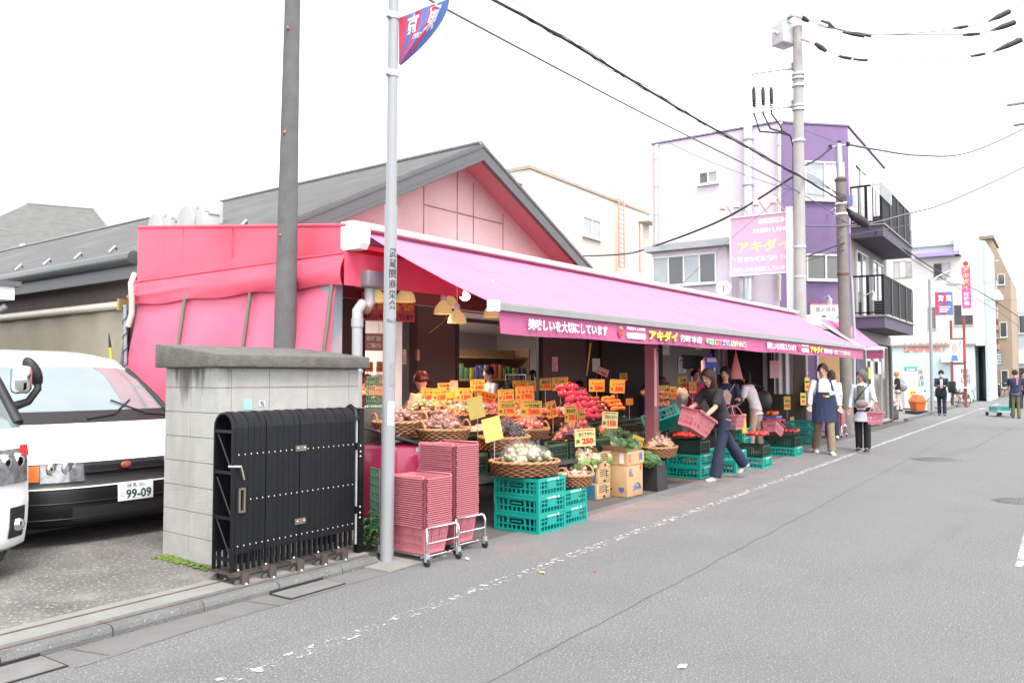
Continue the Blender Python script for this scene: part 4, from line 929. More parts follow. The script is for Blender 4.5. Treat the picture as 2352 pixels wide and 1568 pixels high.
# balconies on the street side
blk = M('balcony_black',(.010,.010,.011),.6,var=.2,spec=.2)
for k,(zf,zt) in enumerate(((5.45,6.95),(2.88,4.38))):
    X0,X1,Y0,Y1 = 24.35,29.4,4.15,4.998
    L0 = lb.location; mb = MB(); mb.X = T(-L0.x,-L0.y,0)
    mb.box(X0,X1,Y0,Y1,zf,zf + .32,pur_shade); mb.box(X0 - .04,X1 + .04,Y0 - .05,Y1,zf + .322,zf + .36,M('slab_edge',(.2,.2,.2),.6))
    bal = mb.build('balcony',lb)
    mb = MB(); mb.X = T(-L0.x,-L0.y,0); z0,z1 = zf + .36,zt
    def bar(x0,x1,y0,y1,za,zb): mb.box(x0,x1,y0,y1,za,zb,blk)
    bar(X0,X0 + .05,Y0 + .052,Y1,z1 - .05,z1); bar(X0,X1,Y0,Y0 + .05,z1 - .05,z1 + .001); bar(X0,X0 + .04,Y0 + .052,Y1,z0 + .06,z0 + .1); bar(X0,X1,Y0 + .005,Y0 + .045,z0 + .06,z0 + .1)
    for i in range(5): y = Y0 + .05 + i * .19; bar(X0 + .008,X0 + .033,y,y + .025,z0 + .1,z1 - .05)
    bar(X0 - .002,X0 + .07,Y0 - .002,Y0 + .07,z0,z1); bar(X0,X0 + .06,Y0 + .4,Y0 + .47,z0,z1 - .05)
    n = 42
    for i in range(n): x = X0 + .1 + i * (X1 - X0 - .15) / n; bar(x,x + .085,Y0 + .016,Y0 + .03,z0 + .1,z1 - .05)
    for i in range(1,5): x = X0 + i * (X1 - X0) / 4 - .05; mb.box(x,x + .05,Y0 - .012,Y0 + .014,z0,z1 - .05,M('railing_grey',(.05,.05,.055),.4))
    mb.build('railing',bal)
    # doors and windows behind the railing
    for u0,u1 in ((1965,1990),(2002,2025)):
        x0 = at_y(u0,600,5.0).x; x1 = at_y(u1,600,5.0).x
        window_on(lb,face_y(4.996,(x0 + x1) / 2,zf + 1.35),x1 - x0,1.95,[glass_d,glass_l] if k else [glass_d,curtain])
    mb = MB(); mb.X = T(-L0.x,-L0.y,0); mb.bbox(26.2,26.9,4.5,4.75,zf + .4,zf + .95,acw,.02)
    for i in range(6): mb.box(26.18,26.199,4.51,4.74,zf + .46 + i * .08,zf + .5 + i * .08,blk)
    mb.build('air_conditioner_unit',lb)
mb = MB(); L0 = lb.location; a,b = at_y(2000,590,4.2),at_y(2045,592,4.2); mb.X = T(-L0.x,-L0.y,0)
p = at_y(1999,395,4.1); q = at_y(2045,394,4.1); zlo = at_y(2045,470,4.1).z
for s_ in ((p,q),(q,Vector((q.x,q.y,zlo))),(p,Vector((p.x,p.y,zlo)))): mb.tube(s_,.02,galv,6)
mb.add([p,q,Vector((q.x,q.y,zlo)),Vector((p.x,p.y,zlo))],[(0,1,2,3)],M('screen_clear',(.75,.77,.78),.3,alpha=.35)); mb.build('balcony_screen',lb)
# ground floor shop front of the lavender building
mb = MB(); mb.X = T(-L0.x,-L0.y,0)
mb.box(24.3,29.8,4.9,4.995,2.55,2.87,M('shop_beam',(.19,.18,.17),.7)); mb.box(29.6,29.9,4.88,4.995,0,2.55,M('corner_brown',(.06,.055,.05),.6)); mb.box(24.3,25.6,4.9,4.995,0,2.549,pur_shade); mb.build('shop_front',lb)
for x0,x1 in ((25.7,27.0),(27.1,28.3),(28.4,29.5)):
    window_on(lb,face_y(4.993,(x0 + x1) / 2,1.3),x1 - x0,2.4,[M('shop_glass',(.11,.10,.085),.12,var=.3,scale=2)],fr=M('alu_frame',(.4,.39,.37),.4,.5),name='shop_window')
for x,z,w,h,c in ((26.1,1.45,.3,.35,(.7,.55,.08)),(26.5,1.3,.35,.7,(.65,.62,.58)),(26.1,1.0,.3,.3,(.6,.3,.15)),(27.6,1.6,.5,.4,(.6,.6,.6)),(26.3,.55,.5,.25,(.5,.42,.3))):
    mb = MB(); mb.X = T(-L0.x,-L0.y,0); mb.box(x,x + w,4.925,4.935,z,z + h,M('poster%.2f' % x,c,.6,var=.25,scale=14)); mb.build('poster',lb)
# yakitori sign on the corner front
mb = MB(); a,b = on_chamfer(1858,700),on_chamfer(1936,757); c = (a + b) / 2 + nc * .08; w_,h_ = (b - a).dot(dc),abs(a.z - b.z); X = frame(c - lb.location,dc,(0,0,1))
mb.box(-w_ / 2,w_ / 2,-h_ / 2,h_ / 2,-.07,0,M('sign_white',(.66,.66,.66),.5,var=.03),X); mb.box(-w_ / 2,w_ / 2,h_ / 2,h_ / 2 + .04,-.07,.004,pk,X)
mb.text('炭火焼鳥',X @ T(-w_ * .05,h_ * .3,.002),0,tbk,0,box=(w_ * .6,h_ * .2))
for i,(ch,m) in enumerate((('ま',tr),('つ',tbk),('と',tg),('り',M('letter_dkgreen',(.03,.2,.08),.6)))): mb.text(ch,X @ T(-w_ * .33 + i * w_ * .22,-h_ * .12,.002),0,m,.02,box=(w_ * .15,h_ * .42))
mb.build('sign',lb)
for u,v,w_ in ((1900,492,0),(1985,680,1),(1885,690,2)):
    p = on_chamfer(u,v) if w_ != 1 else at_y(u,v,4.6); p = p - lb.location + nc * .5; mb = MB(); mb.tube([p - nc * .5,p - nc * .1 + Vector((0,0,.1)),p],.018,wfr,6); mb.tube([p,p - Vector((0,0,.14)) - nc * .06],[.05,.07],wfr,10); mb.build('spotlight',lb)
# door and lit window under the small awning
mb = MB(); L0 = lb.location; a,b = on_chamfer(1880,812),on_chamfer(1925,905); c = (a + b) / 2
X = frame(c + nc * .02 - L0,dc,(0,0,1)); w_,h_ = max(.6,(b - a).dot(dc)),abs(a.z - b.z)
mb.box(-w_ / 2 - .06,w_ / 2 + .06,-h_ / 2 - .06,h_ / 2 + .06,0,.03,wfr,X); wo = mb.build('window',lb)
mb = MB(); mb.box(-w_ / 2,w_ / 2,-h_ / 2,h_ / 2,.031,.036,M('lit_amber',(.28,.16,.05),.3,var=.3,scale=4,emit=.22),X); mb.ball(X @ Vector((w_ * .18,-h_ * .1,.05)),.05,M('bulb',(1,.85,.5),.4,var=0,emit=3),10,8); mb.build('pane',wo)
# small awning of that shop
sa = thing('shop_awning','short pink awning projecting at the purple corner beyond the long one','awning',(21.0,5.4,0),R(-6))
SAI = (T(21.0,5.4,0) @ RZ(R(-6))).inverted()
c0 = SAI @ at_t(1868,727,21.3); c1 = SAI @ at_t(1975,738,23.2); b0 = SAI @ at_z(1990,802,2.24); b1 = SAI @ at_z(2030,801,2.24); z0 = c0.z
mb = MB(); mb.box(c0.x - .5,c0.x - .05,c0.y - .22,c0.y + .05,z0 - .26,z0 + .02,caseW); mb.box(c0.x - .049,c1.x,c0.y - .08,c0.y + .03,z0 - .1,z0,caseW); mb.build('cassette',sa)
mb = MB()
def sf(u,v): return (Vector((c0.x - .1 + (c1.x - c0.x) * u,c0.y - .1,z0 - .06)) * (1 - v) + Vector((b0.x + (b1.x - b0.x) * u,b0.y + (b1.y - b0.y) * u,b0.z)) * v) + Vector((0,0,-.03 * math.sin(v * 3.14)))
mb.grid(sf,20,8,aF); mb.grid(lambda u,v: sf(u,v) - Vector((0,0,.004)),20,8,aF); mb.tube([sf(0,i / 6) - Vector((.01,0,.01)) for i in range(7)],.03,caseW,6); mb.build('fabric',sa)
mb = MB(); mb.tube([b0,b1],.045,caseW,8); mb.build('front_bar',sa)
mb = MB(); mb.grid(lambda u,v: b0 + (b1 - b0) * u + Vector((0,.02 * math.sin(u * 9),-.03 - .22 * v)),16,3,vF); mb.grid(lambda u,v: b0 + (b1 - b0) * u + Vector((0,.004 + .02 * math.sin(u * 9),-.03 - .22 * v)),16,3,vF); mb.build('valance',sa)
# ---------------------------------------------------------------- cream building behind
cw = M('cream_wall',(.60,.54,.46),.85,var=.05,scale=2); blotch(cw,(.42,.36,.29),1.1,.55,.8,(1,1,.12),.5); cb = thing('apartment_building','cream flat-roofed building with a red ladder rising behind the shop gable','building',(22.5,15,0))
L0 = cb.location; CYP = 15.0
xa = at_y(1217,390,CYP).x; xb = at_y(1491,490,CYP).x; zc1 = at_y(1217,390,CYP).z; zc2 = at_y(1490,492,CYP).z; zc3 = (zc1 + zc2) / 2
mb = MB(); mb.box(xa - L0.x,xb - L0.x,0,6.5,0,zc3,cw); mb.build('wall',cb)
mb = MB(); mb.box(xa - L0.x - .06,xb - L0.x + .06,-.06,6.56,zc3 + .002,zc3 + .12,M('parapet_brown',(.32,.27,.22),.7)); mb.build('parapet_cap',cb)
x0,x1,z0,z1 = XZ(CYP,1337,495,1378,553); window_on(cb,face_y(CYP - .003,(x0 + x1) / 2,(z0 + z1) / 2),x1 - x0,z1 - z0,[glass_l,glass_l])
x0,x1,z0,z1 = XZ(CYP,1192,425,1217,450)
window_on(cb,face_x(xa - .003,16.2,z1 - .4),1.2,.8,[glass_d])
mb = MB(); mb.box(xa - L0.x - .5,xa - L0.x - .005,.3,3,z1 + .2,z1 + .3,cw); mb.build('window_hood',cb)
lad = M('ladder_red',(.5,.22,.17),.6,var=.2); mb = MB(); x0,x1,z0,z1 = XZ(CYP - .25,1421,435,1434,615); mb.X = T(-L0.x,-L0.y,0)
for x in (x0,x1): mb.tube([(x,CYP - .25,z0),(x,CYP - .25,z1),(x - (x1 - x0) * .3 if x == x0 else x,CYP,z1 + .1)],.03,lad,6)
n = 16
for i in range(n): z = z0 + (z1 - z0) * i / n; mb.tube([(x0,CYP - .25,z),(x1,CYP - .25,z)],.02,lad,5)
mb.build('ladder',cb)
mb = MB(); mb.X = T(-L0.x,-L0.y,0); p = at_y(1473,515,CYP - .1); mb.tube([p,p - Vector((0,0,2))],.06,cw,8); mb.box(p.x - .1,p.x + 1.2,CYP - .5,CYP - .002,p.z + .1,p.z + .2,cw); mb.build('downpipe',cb)
mb = MB(); mb.X = T(-L0.x,-L0.y,0); x0,x1,z0,z1 = XZ(CYP - .3,1425,630,1495,660)
for i in range(16): x = x0 + (x1 - x0) * i / 15; mb.tube([(x,CYP - .3,z0),(x,CYP - .3,z1)],.015,lad,4)
mb.tube([(x0,CYP - .3,z1),(x1,CYP - .3,z1)],.03,lad,5); mb.build('railing',cb)
# ---------------------------------------------------------------- billboard
bx,by0,bz0,= 21.15,0,0
y0,y1,z0,z1 = YZ(bx,1676,498,1820,630); z1 = at_x(1750,492,bx).z; z0 = at_x(1750,631,bx).z
bb = thing('billboard','pale pink shop billboard with yellow and white lettering beside the tall utility pole','billboard',(bx,(y0 + y1) / 2,(z0 + z1) / 2)); W_,H_ = y1 - y0,z1 - z0
X = frame((0,0,0),(0,-1,0),(0,0,1)); mb = MB(); mb.box(-W_ / 2,W_ / 2,-H_ / 2,H_ / 2,-.12,0,M('board_pink',(.62,.34,.47),.5,var=.04),X); mb.build('board',bb)
mb = MB(); t_ = .03
for b_ in ((-W_ / 2,W_ / 2,H_ / 2 - t_,H_ / 2),(-W_ / 2,W_ / 2,-H_ / 2,-H_ / 2 + t_),(-W_ / 2,-W_ / 2 + t_,-H_ / 2 + t_,H_ / 2 - t_)): mb.box(b_[0],b_[1],b_[2],b_[3],.001,.03,white_p,X)
mb.build('frame',bb)
mb = MB(); tpale = M('letter_pale',(.78,.66,.7),.6,var=0); tyl = M('letter_paleyellow',(.74,.62,.28),.6,var=0)
pts = [((W_ * .17) * (1 if abs(t) <= math.pi / 2 else -1) + .07 * math.cos(t),.07 * math.sin(t)) for t in [i * math.pi / 8 - math.pi / 2 for i in range(16)]]
mb.prism(pts,.001,.004,tpale,X @ T(W_ * .18,H_ * .38,0)); mb.text('生鮮市場',X @ T(W_ * .18,H_ * .38,.004),0,M('letter_lilac',(.45,.35,.6),.6),0,box=(W_ * .32,.09))
mb.text('FRESH LAND',X @ T(W_ * .18,H_ * .23,.002),0,tw,.03,box=(W_ * .58,.12)); mb.text('アキダイ',X @ T(W_ * .05,-H_ * .02,.002),0,tyl,.03,box=(W_ * .86,.32))
mb.text('野菜 果物 鮮魚 精肉 食品',X @ T(0,-H_ * .23,.002),0,tw,.03,box=(W_ * .92,.13)); mb.text('美味しいを大切にしています',X @ T(0,-H_ * .4,.002),0,tw,.03,box=(W_ * .92,.13)); mb.build('lettering',bb)
sl = M('lamp_pinkwhite',(.7,.5,.48),.5)
for i,yy in enumerate((-.42,-.18,.12,.4)):
    p = X @ Vector((W_ * yy,H_ / 2,.0)); mb = MB(); mb.tube([p,p + Vector((-.35,.1,.28)),p + Vector((-.5,.14,.26))],.02,sl,6); mb.tube([p + Vector((-.5,.14,.30)),p + Vector((-.52,.14,.14))],[.05,.085],sl,12); mb.build('floodlight',bb)
mb = MB(); mb.box(-.1,.1,-W_ / 2 - .1,-W_ / 2 + .12,-H_ / 2 - 2.6,H_ / 2 + .1,white_p); mb.box(.13,.2,W_ / 2 - .3,W_ / 2 - .2,-H_ / 2 - 2.6,-H_ / 2,galv); mb.build('post',bb)
mb = MB(); p = at_t(1662,661,21.5); Xd = T(*p) @ RZ(R(200)) @ RY(R(75)); mb.lathe([(.001,-.06),(.1,-.045),(.2,-.0),(.21,.0),(.1,-.055),(.001,-.07)],M('dish_pink',(.5,.36,.36),.5),20,Xd); mb.tube([p,p + Vector((.2,.1,-.3))],.02,galv,6); mb.tube([Xd @ Vector((.15,0,0)),Xd @ Vector((0,0,.25))],.01,galv,5); mb.ball(Xd @ Vector((0,0,.25)),.03,white_p,8,6)
mb.tube([p + Vector((.2,.1,-.3)),p + Vector((.2,.1,-2.0))],.025,galv,6)
tag(mb.build('satellite_dish'),'small pinkish satellite dish above the long awning beside the billboard','satellite dish')
# ---------------------------------------------------------------- utility poles
conp = M('utility_concrete',(.30,.29,.275),.85,var=.1,scale=4,bump=.3,bscale=80); conp2 = M('utility_brown',(.16,.14,.13),.85,var=.15,scale=4)
insul = M('insulator',(.62,.56,.52),.3)
P1 = Vector((21.0,5.58,0)); up1 = thing('utility_pole','tall concrete utility pole with a grey switch box and crossarms at the awning end','utility pole',P1)
ztop = at_t(1832,62,20.5).z; d1 = (at_t(1832,62,20.5) - P1); d1 = Vector((d1.x / ztop,d1.y / ztop,1))
mb = MB(); mb.tube([(0,0,0),d1 * 3.0,d1 * ztop],[.17,.155,.115],conp,24); mb.build('shaft',up1)
mb = MB(); mb.tube([(0,0,.02),(0,0,2.2)],.185,M('pole_cover_brown',(.075,.04,.035),.5,var=.15),20); mb.tube([(0,0,1.6),(0,0,1.62)],.19,wfr,20); mb.build('pole_cover',up1)
def zat(v,t=20.6): return at_t(1832,v,t).z
for v in (178,187,204,250,258,330,572,640):
    z = zat(v); mb = MB(); mb.tube([d1 * z,d1 * (z + .06)],.16,galv,20); mb.box(d1.x * z + .12,d1.x * z + .24,d1.y * z - .03,d1.y * z + .03,z,z + .06,galv); mb.build('band',up1)
def loc1(u,v,t=20.6): return at_t(u,v,t) - P1
for v0,v1 in ((167,152),(258,238)):
    mb = MB(); a,b = loc1(1726,v0),loc1(1830,v1); d = (b - a).normalized(); s_ = Vector((-d.y,d.x,0)); XX = frame(a,d,s_); L = (b - a).length
    mb.box(0,L,-.04,.04,-.05,.05,galv,XX); mb.tube([a + d * L * .66,b + Vector((0,0,.12))],.03,galv,5); mb.tube([a + d * L * .66,b - Vector((0,0,.12))],.03,galv,5); mb.build('crossarm',up1)
    for k in range(3): q = loc1((1731,1752,1773)[k],(v0 - 7,v0 - 10,v0 - 13)[k]); mb = MB(); mb.lathe([(.03,-.05),(.06,-.02),(.05,0),(.06,.03),(.03,.06)],insul,12,T(*q)); mb.build('insulator',up1)
for k,us in enumerate(((1724,1727,1731),(1743,1748,1752),(1758,1766,1771))):
    mb = MB(); pts = [loc1(us[0],125 - k * 12),loc1(us[1],160),loc1(us[2],200)]; mb.tube(pts,.012,grey_p,5); a,b = loc1(us[2],200),loc1(us[2] + 1,232); mb.tube([a,a + (b - a) * .2,b],[.02,.05,.05],black_m,8)
    for i in range(4): q = b + Vector((0,0,-.03 - i * .05)); mb.lathe([(.03,-.02),(.06,0),(.03,.02)],black_m,10,T(*q))
    e = loc1(1822,335 + 0 * k); m_ = loc1(us[2] + 1,262); mb.tube([b + Vector((0,0,-.2)),m_,loc1(us[2] + 14 + 4 * k,290 + 6 * (2 - k)),loc1(1795,300 + 3 * (2 - k)),loc1(1815,312),e],.022,black_m,6)
    mb.build('drop_cable',up1)
mb = MB(); mb.tube([loc1(1824,322),loc1(1824,400),loc1(1827,560)],.045,black_m,8); mb.build('conduit',up1)
mb = MB(); c = loc1(1800,82); XX = T(*c) @ RZ(R(-25)); mb.bbox(-.24,.24,-.2,.2,-.28,.25,M('switch_box',(.38,.38,.40),.4,.2),.03,XX); mb.box(-.1,.02,-.35,-.2,.36,.44,galv,XX); mb.box(-.12,.1,-.2,.1,.25,.36,galv,XX)
for k in range(3): a = XX @ Vector((.24,-.12 + k * .12,.1)); mb.tube([a,a + Vector((.2,-.05,.05))],.035,insul,8)
a = XX @ Vector((-.24,0,0)); mb.tube([a,a + Vector((-.2,.05,.0))],.045,insul,8); mb.build('switch_box',up1)
P2 = Vector((22.8,4.85,0)); up2 = thing('utility_pole','shorter brown concrete utility pole with a steel extension in front of the purple corner','utility pole',P2)
t2 = 21.5; zt2 = at_t(1929,408,t2).z; d2 = at_t(1930,400,t2) - P2; d2 = Vector((d2.x / d2.z,d2.y / d2.z,1))
mb = MB(); mb.tube([(0,0,0),d2 * zt2],[.17,.125],conp2,20); mb.build('shaft',up2)
mb = MB(); a = d2 * zt2; b = at_t(1926,330,t2) - P2; mb.tube([a - Vector((0,0,.3)),b],.085,galv,4); mb.build('steel_extension',up2)
def loc2(u,v,t=t2): return at_t(u,v,t) - P2
for u,v in ((1907,338),(1928,328),(1948,331)): mb = MB(); mb.tube([loc2(1927,335),loc2(u,v)],.015,galv,5); mb.lathe([(.03,-.06),(.06,-.03),(.04,0),(.06,.03),(.03,.06)],black_m,10,T(*loc2(u,v))); mb.build('insulator',up2)
for v in (416,470,494,632):
    z = at_t(1938,v,t2).z; mb = MB(); mb.tube([d2 * z,d2 * (z + .05)],.155,rust if v in (416,632) else white_p,18); mb.build('band',up2)
mb = MB(); mb.tube([loc2(1955,635),loc2(1957,660),loc2(1962,760),loc2(1962,900)],.04,pv,8); mb.build('conduit',up2)
mb = MB(); c = loc2(1966,500); mb.tube([loc2(1945,478),loc2(1955,490),loc2(1962,497),loc2(1985,512),loc2(1995,520)],[.03,.09,.12,.12,.04],black_m,10); mb.tube([loc2(1948,475),loc2(1965,488)],.06,white_p,8); mb.build('splice_box',up2)
mb = MB(); pts = []
for i in range(40): a = i * .8; pts.append(loc2(1952 + 6 * math.sin(a),462 + 14 * math.cos(a * 1.07),t2 - .15))
mb.tube(pts,.012,M('cable_blue',(.1,.12,.25),.6),4); mb.build('cable_coil',up2)
# ---------------------------------------------------------------- wires
wire_m = M('wire_black',(.015,.015,.017),.6,var=0); wire_g = M('wire_grey',(.10,.10,.13),.6,var=0)
def wire(pts,r,label,m=wire_m,extra=None):
    mb = MB(); P = [Vector(p) for p in pts]; n = 28; out = []
    for i in range(len(P) - 1):
        for k in range(8):
                t = k / 8; p0 = P[max(i - 1,0)]; p1 = P[i]; p2 = P[i + 1]; p3 = P[min(i + 2,len(P) - 1)]
                out.append(.5 * ((2 * p1) + (p2 - p0) * t + (2 * p0 - 5 * p1 + 4 * p2 - p3) * t * t + (3 * p1 - p0 - 3 * p2 + p3) * t ** 3))
    out.append(P[-1])
    mb.tube(out,r,m,6)
    if extra: extra(mb,out)
    tag(mb.build('overhead_wire'),label,'wire','overhead wires')
def chain(lst): return [at_t(u,v,t) for u,v,t in lst]
zA = 6.25
def wrap(mb,out):
    for k in range(2): mb.tube([p + Vector((0,.03 * math.sin(i * 1.3 + k * 2),.035 * math.cos(i * 1.1 + k * 2))) for i,p in enumerate(out)],.008,wire_m,4)
wire(chain([(1040,-52,9.0),(1133,0,10.2),(1300,92,11.6),(1590,268,15.4),(1835,404,20),(1940,466,21.4)]),.021,'thick black overhead cable bundle wound with thin loops, crossing above the awning',wire_m,wrap)
wire(chain([(940,-28,8.7),(1035,27,9.5),(1300,168,11.8),(1505,275,14),(1820,433,20),(1945,512,21.4)]),.014,'dark overhead wire running below the thick bundle from the silver pole towards the purple corner',wire_g)
wire(chain([(1175,0,10.2),(1400,140,12.5),(1640,290,16)]),.006,'hair-thin pale wire just above the thick cable bundle',M('wire_pale',(.3,.3,.32),.6))
wire(chain([(1520,320,24),(1640,375,22.5),(1830,440,20.8),(1945,452,21.4)]),.009,'thin twisted wire from the lavender roof corner to the poles',wire_g)
wire(chain([(1340,588,30),(1429,584,27),(1492,569,24.4),(1660,504,21.6),(1820,407,20.6)]),.027,'thick black wire rising from behind the gable to the tall pole',wire_m)
wire(chain([(1500,720,21.5),(1600,620,21.3),(1700,530,21),(1822,430,20.6)]),.008,'thin slanting wire behind the billboard lamps',wire_g)
wire(chain([(1720,118 + 130,20.6),(1800,280,20.8),(1926,330,21.5)]),.007,'thin wire from the lower crossarm to the shorter pole top',wire_g)
wire(chain([(1948,332,21.5),(2020,345,22.5),(2110,357,24),(2220,352,26),(2352,296,29),(2440,245,31)]),.03,'thick grey wire sagging from the shorter pole to the upper right',wire_g)
wire(chain([(1850,519,20.9),(1978,516,21.6),(2093,489,22.5),(2178,464,23.5),(2352,384,26),(2450,330,28)]),.026,'thick grey wire rising across the upper balcony to the right edge',wire_g)
wire(chain([(1850,560,20.9),(1978,535,21.6),(2093,515,22.5),(2352,455,26)]),.008,'thin wire under the thick one crossing the upper balcony',wire_g)
wire(chain([(1850,590,20.8),(1900,572,21.1),(1945,556,21.4)]),.02,'short thick wire between the two poles in front of the purple wall',wire_m)
wire(chain([(1850,600,20.8),(1900,584,21.1),(1945,572,21.4)]),.01,'short thin wire between the two poles in front of the purple wall',wire_m)
wire(chain([(1850,380,20.9),(1880,364,21.2),(1907,340,21.4)]),.024,'short black service wire rising to the steel extension of the shorter pole',wire_m)
for k in range(4):
    wire(chain([(1836,404 - 3 * k,20.4),(1880,424 - 4 * k,20.9),(1945,450 + 6 * k,21.4)]),.006,('topmost','second','third','lowest')[k] + ' of four thin wires fanning between the poles across the curtained window',wire_m)
wire(chain([(1990,520,21.8),(2086,578,26),(2154,622,31),(2260,676,40),(2352,735,52),(2420,775,62)]),.022,'black cable bundle running on down the street past the balconies',wire_m)
wire(chain([(1965,510,21.6),(2071,580,26),(2190,655,34),(2300,720,45),(2352,760,55)]),.012,'thinner cable following below the bundle down the street',wire_m)
wire(chain([(2100,690,40),(2200,665,42),(2352,632,46)]),.012,'thin wire crossing to the right edge above the street banners',wire_g)
wire(chain([(2240,650,50),(2300,640,50),(2352,645,50)]),.012,'thin wire in front of the brown brick flats',wire_g)
wire(chain([(2180,690,48),(2280,690,50),(2352,688,52)]),.012,'lowest thin wire beside the far street lamp',wire_g)
sleeve = M('line_sleeve',(.02,.02,.022),.7)
def hv(lst,sl,label):
    def ex(mb,out):
        for (a,b,r0,r1) in sl:
            mb.tube([at_t(*a),at_t((a[0] + b[0]) / 2,(a[1] + b[1]) / 2,(a[2] + b[2]) / 2),at_t(*b)],[r0 * .4,max(r0,r1) * .7,r1 * .7],sleeve,8)
        a = lst[0]; mb.tube([at_t(a[0] - 22,a[1] - 8,a[2]),at_t(*a)],.05,insul,8)
    wire(chain(lst),.011,label,wire_g,ex)
hv([(1850,44,20.3),(1910,63,20.2),(2000,80,20.2),(2120,75,20.3),(2220,63,20.4),(2300,40,20.5),(2360,-5,20.6),(2450,-70,21.5)],[((1838,38,20.3),(1858,50,20.3),.1,.05),((1885,50,20.2),(1918,66,20.2),.13,.03),((1950,74,20.2),(2000,83,20.2),.05,.06),((2190,66,20.4),(2222,61,20.4),.07,.05),((2270,50,20.5),(2318,27,20.5),.05,.10)],'uppermost power line with black sleeves leaving the tall pole to the right')
hv([(1900,62,20.0),(1980,80,20.0),(2100,80,20.1),(2230,79,20.2),(2300,65,20.3),(2360,38,20.4),(2450,-10,21.5)],[((1935,75,20),(1985,84,20),.05,.06),((2212,81,20.2),(2250,78,20.2),.07,.05),((2275,72,20.3),(2330,52,20.3),.05,.10)],'middle power line with black sleeves leaving the tall pole to the right')
hv([(1862,96,20.2),(1900,118,20),(1990,138,20),(2120,135,20.1),(2230,128,20.2),(2300,113,20.3),(2360,72,20.4),(2450,40,21.5)],[((1872,100,20.1),(1898,118,20),.1,.06),((1925,130,20),(1955,135,20),.05,.06),((1960,137,20),(1992,139,20),.05,.05),((2230,130,20.2),(2262,124,20.2),.06,.05),((2280,120,20.3),(2345,92,20.3),.05,.10)],'lowest power line with black sleeves leaving the tall pole to the right')
cr_ = thing('utility_pole','utility pole cut off by the right edge with two galvanised crossarm ends showing','utility pole',tuple(at_t(2352,238,22)))
L0 = cr_.location
pb_ = at_t(2445,900,22); pt_ = at_t(2445,-90,22); mb = MB(); mb.tube([Vector((pb_.x,pb_.y,0)) - L0,Vector((pt_.x,pt_.y,pt_.z)) - L0],[.17,.12],conp,20); mb.build('shaft',cr_)
for u0,v0,u1,v1 in ((2312,240,2450,220),(2328,286,2450,266)):
    mb = MB(); mb.tube([at_t(u0,v0,22) - L0,at_t(u1,v1,22) - L0],.07,galv,4); mb.build('arm',cr_)
# ================================================================= the far end of the street
XF = 58.0
wfw = M('far_white_wall',(.62,.62,.58),.85,var=.04); bluew = M('far_blue_wall',(.47,.58,.61),.8,var=.03)
fb_ = thing('laundry_building','white three storey building with a pale blue laundry ground floor facing up the street','building',(XF,5,0)); L0 = fb_.location
def fy(u): return at_x(u,800,XF).y
def fz(v,u=2150): return at_x(u,v,XF).z
ytl,ytr = fy(2040) + .6,fy(2262)
mb = MB(); mb.X = T(-L0.x,-L0.y,0); mb.box(XF,XF + 9,ytr,ytl + 2,fz(795),fz(560),wfw); mb.build('wall',fb_)
mb = MB(); mb.X = T(-L0.x,-L0.y,0); mb.box(XF - .06,XF + 8,fy(2238),ytl + 1.5,0,fz(792),bluew)
for i in range(26): z = .3 + i * fz(792) / 27; mb.box(XF - .066,XF - .0605,fy(2238),ytl,z,z + .012,M('tile_line',(.3,.4,.42),.8))
mb.box(XF - .2,XF,fy(2242),ytl + 1,fz(795),fz(790),M('ledge_brown',(.25,.2,.17),.8)); mb.build('ground_floor',fb_)
mb = MB(); mb.X = T(-L0.x,-L0.y,0); mb.add([Vector(p) for p in ((XF - .3,fy(2205),fz(558)),(XF - .3,ytl + 2,fz(558)),(XF + 4,ytl + 2,fz(500)),(XF + 4,fy(2185),fz(500)))],[(3,2,1,0)],M('far_roof',(.3,.3,.31),.7)); mb.box(XF - .35,XF,fy(2208),ytl + 2,fz(566),fz(558),bluew); mb.build('roof',fb_)
def fwin(u0,v0,u1,v1,panes,fr=wfr,off=.003,name='window'):
    y0,y1 = sorted((fy(u0),fy(u1))); z0,z1 = fz(v1,u0),fz(v0,u0); window_on(fb_,face_x(XF - off,(y0 + y1) / 2,(z0 + z1) / 2),y1 - y0,z1 - z0,panes,fr,name=name)
tan = M('frame_tan',(.4,.32,.25),.5)
fwin(2056,600,2086,638,[glass_l,curtain],tan); fwin(2086,600,2098,636,[glass_l],tan); fwin(2148,605,2188,640,[M('open_dark',(.03,.03,.035),.5),glass_l],tan); fwin(2132,705,2152,757,[M('window_dull')],tan); fwin(2192,700,2238,748,[glass_d],tan)
mb = MB(); mb.X = T(-L0.x,-L0.y,0); mb.box(XF - .9,XF - .002,fy(2212),fy(2110),fz(592),fz(583),M('awning_violet',(.30,.24,.50),.6)); mb.box(XF - .85,XF - .01,fy(2215),fy(2200),fz(592),fz(545),wfw); mb.build('balcony_roof',fb_)
mb = MB(); mb.X = T(-L0.x,-L0.y,0); mb.text('LAUNDRY',face_x(XF - .07,fy(2126),fz(797)),0,M('letter_coral',(.62,.22,.16),.6),.05,box=(abs(fy(2078) - fy(2178)),.62),lift=.03); mb.build('lettering',fb_)
mb = MB(); mb.X = T(-L0.x,-L0.y,0); mb.bbox(XF - .6,XF - .07,fy(2184),fy(2163),fz(833),fz(815),wfw,.03); mb.bbox(XF - .6,XF - .07,fy(2206),fy(2186),fz(833),fz(815),wfw,.03)
mb.build('vent_box',fb_)
lbm = M('far_bluegrey_wall',(.36,.42,.47),.8,var=.04); stripes_bump(lbm,2,3,.4,.85)
mb = MB(); mb.X = T(-L0.x,-L0.y,0); mb.box(XF + .2,XF + 8,fy(2268),ytr - .01,0,fz(560),lbm); mb.build('side_tower',fb_)
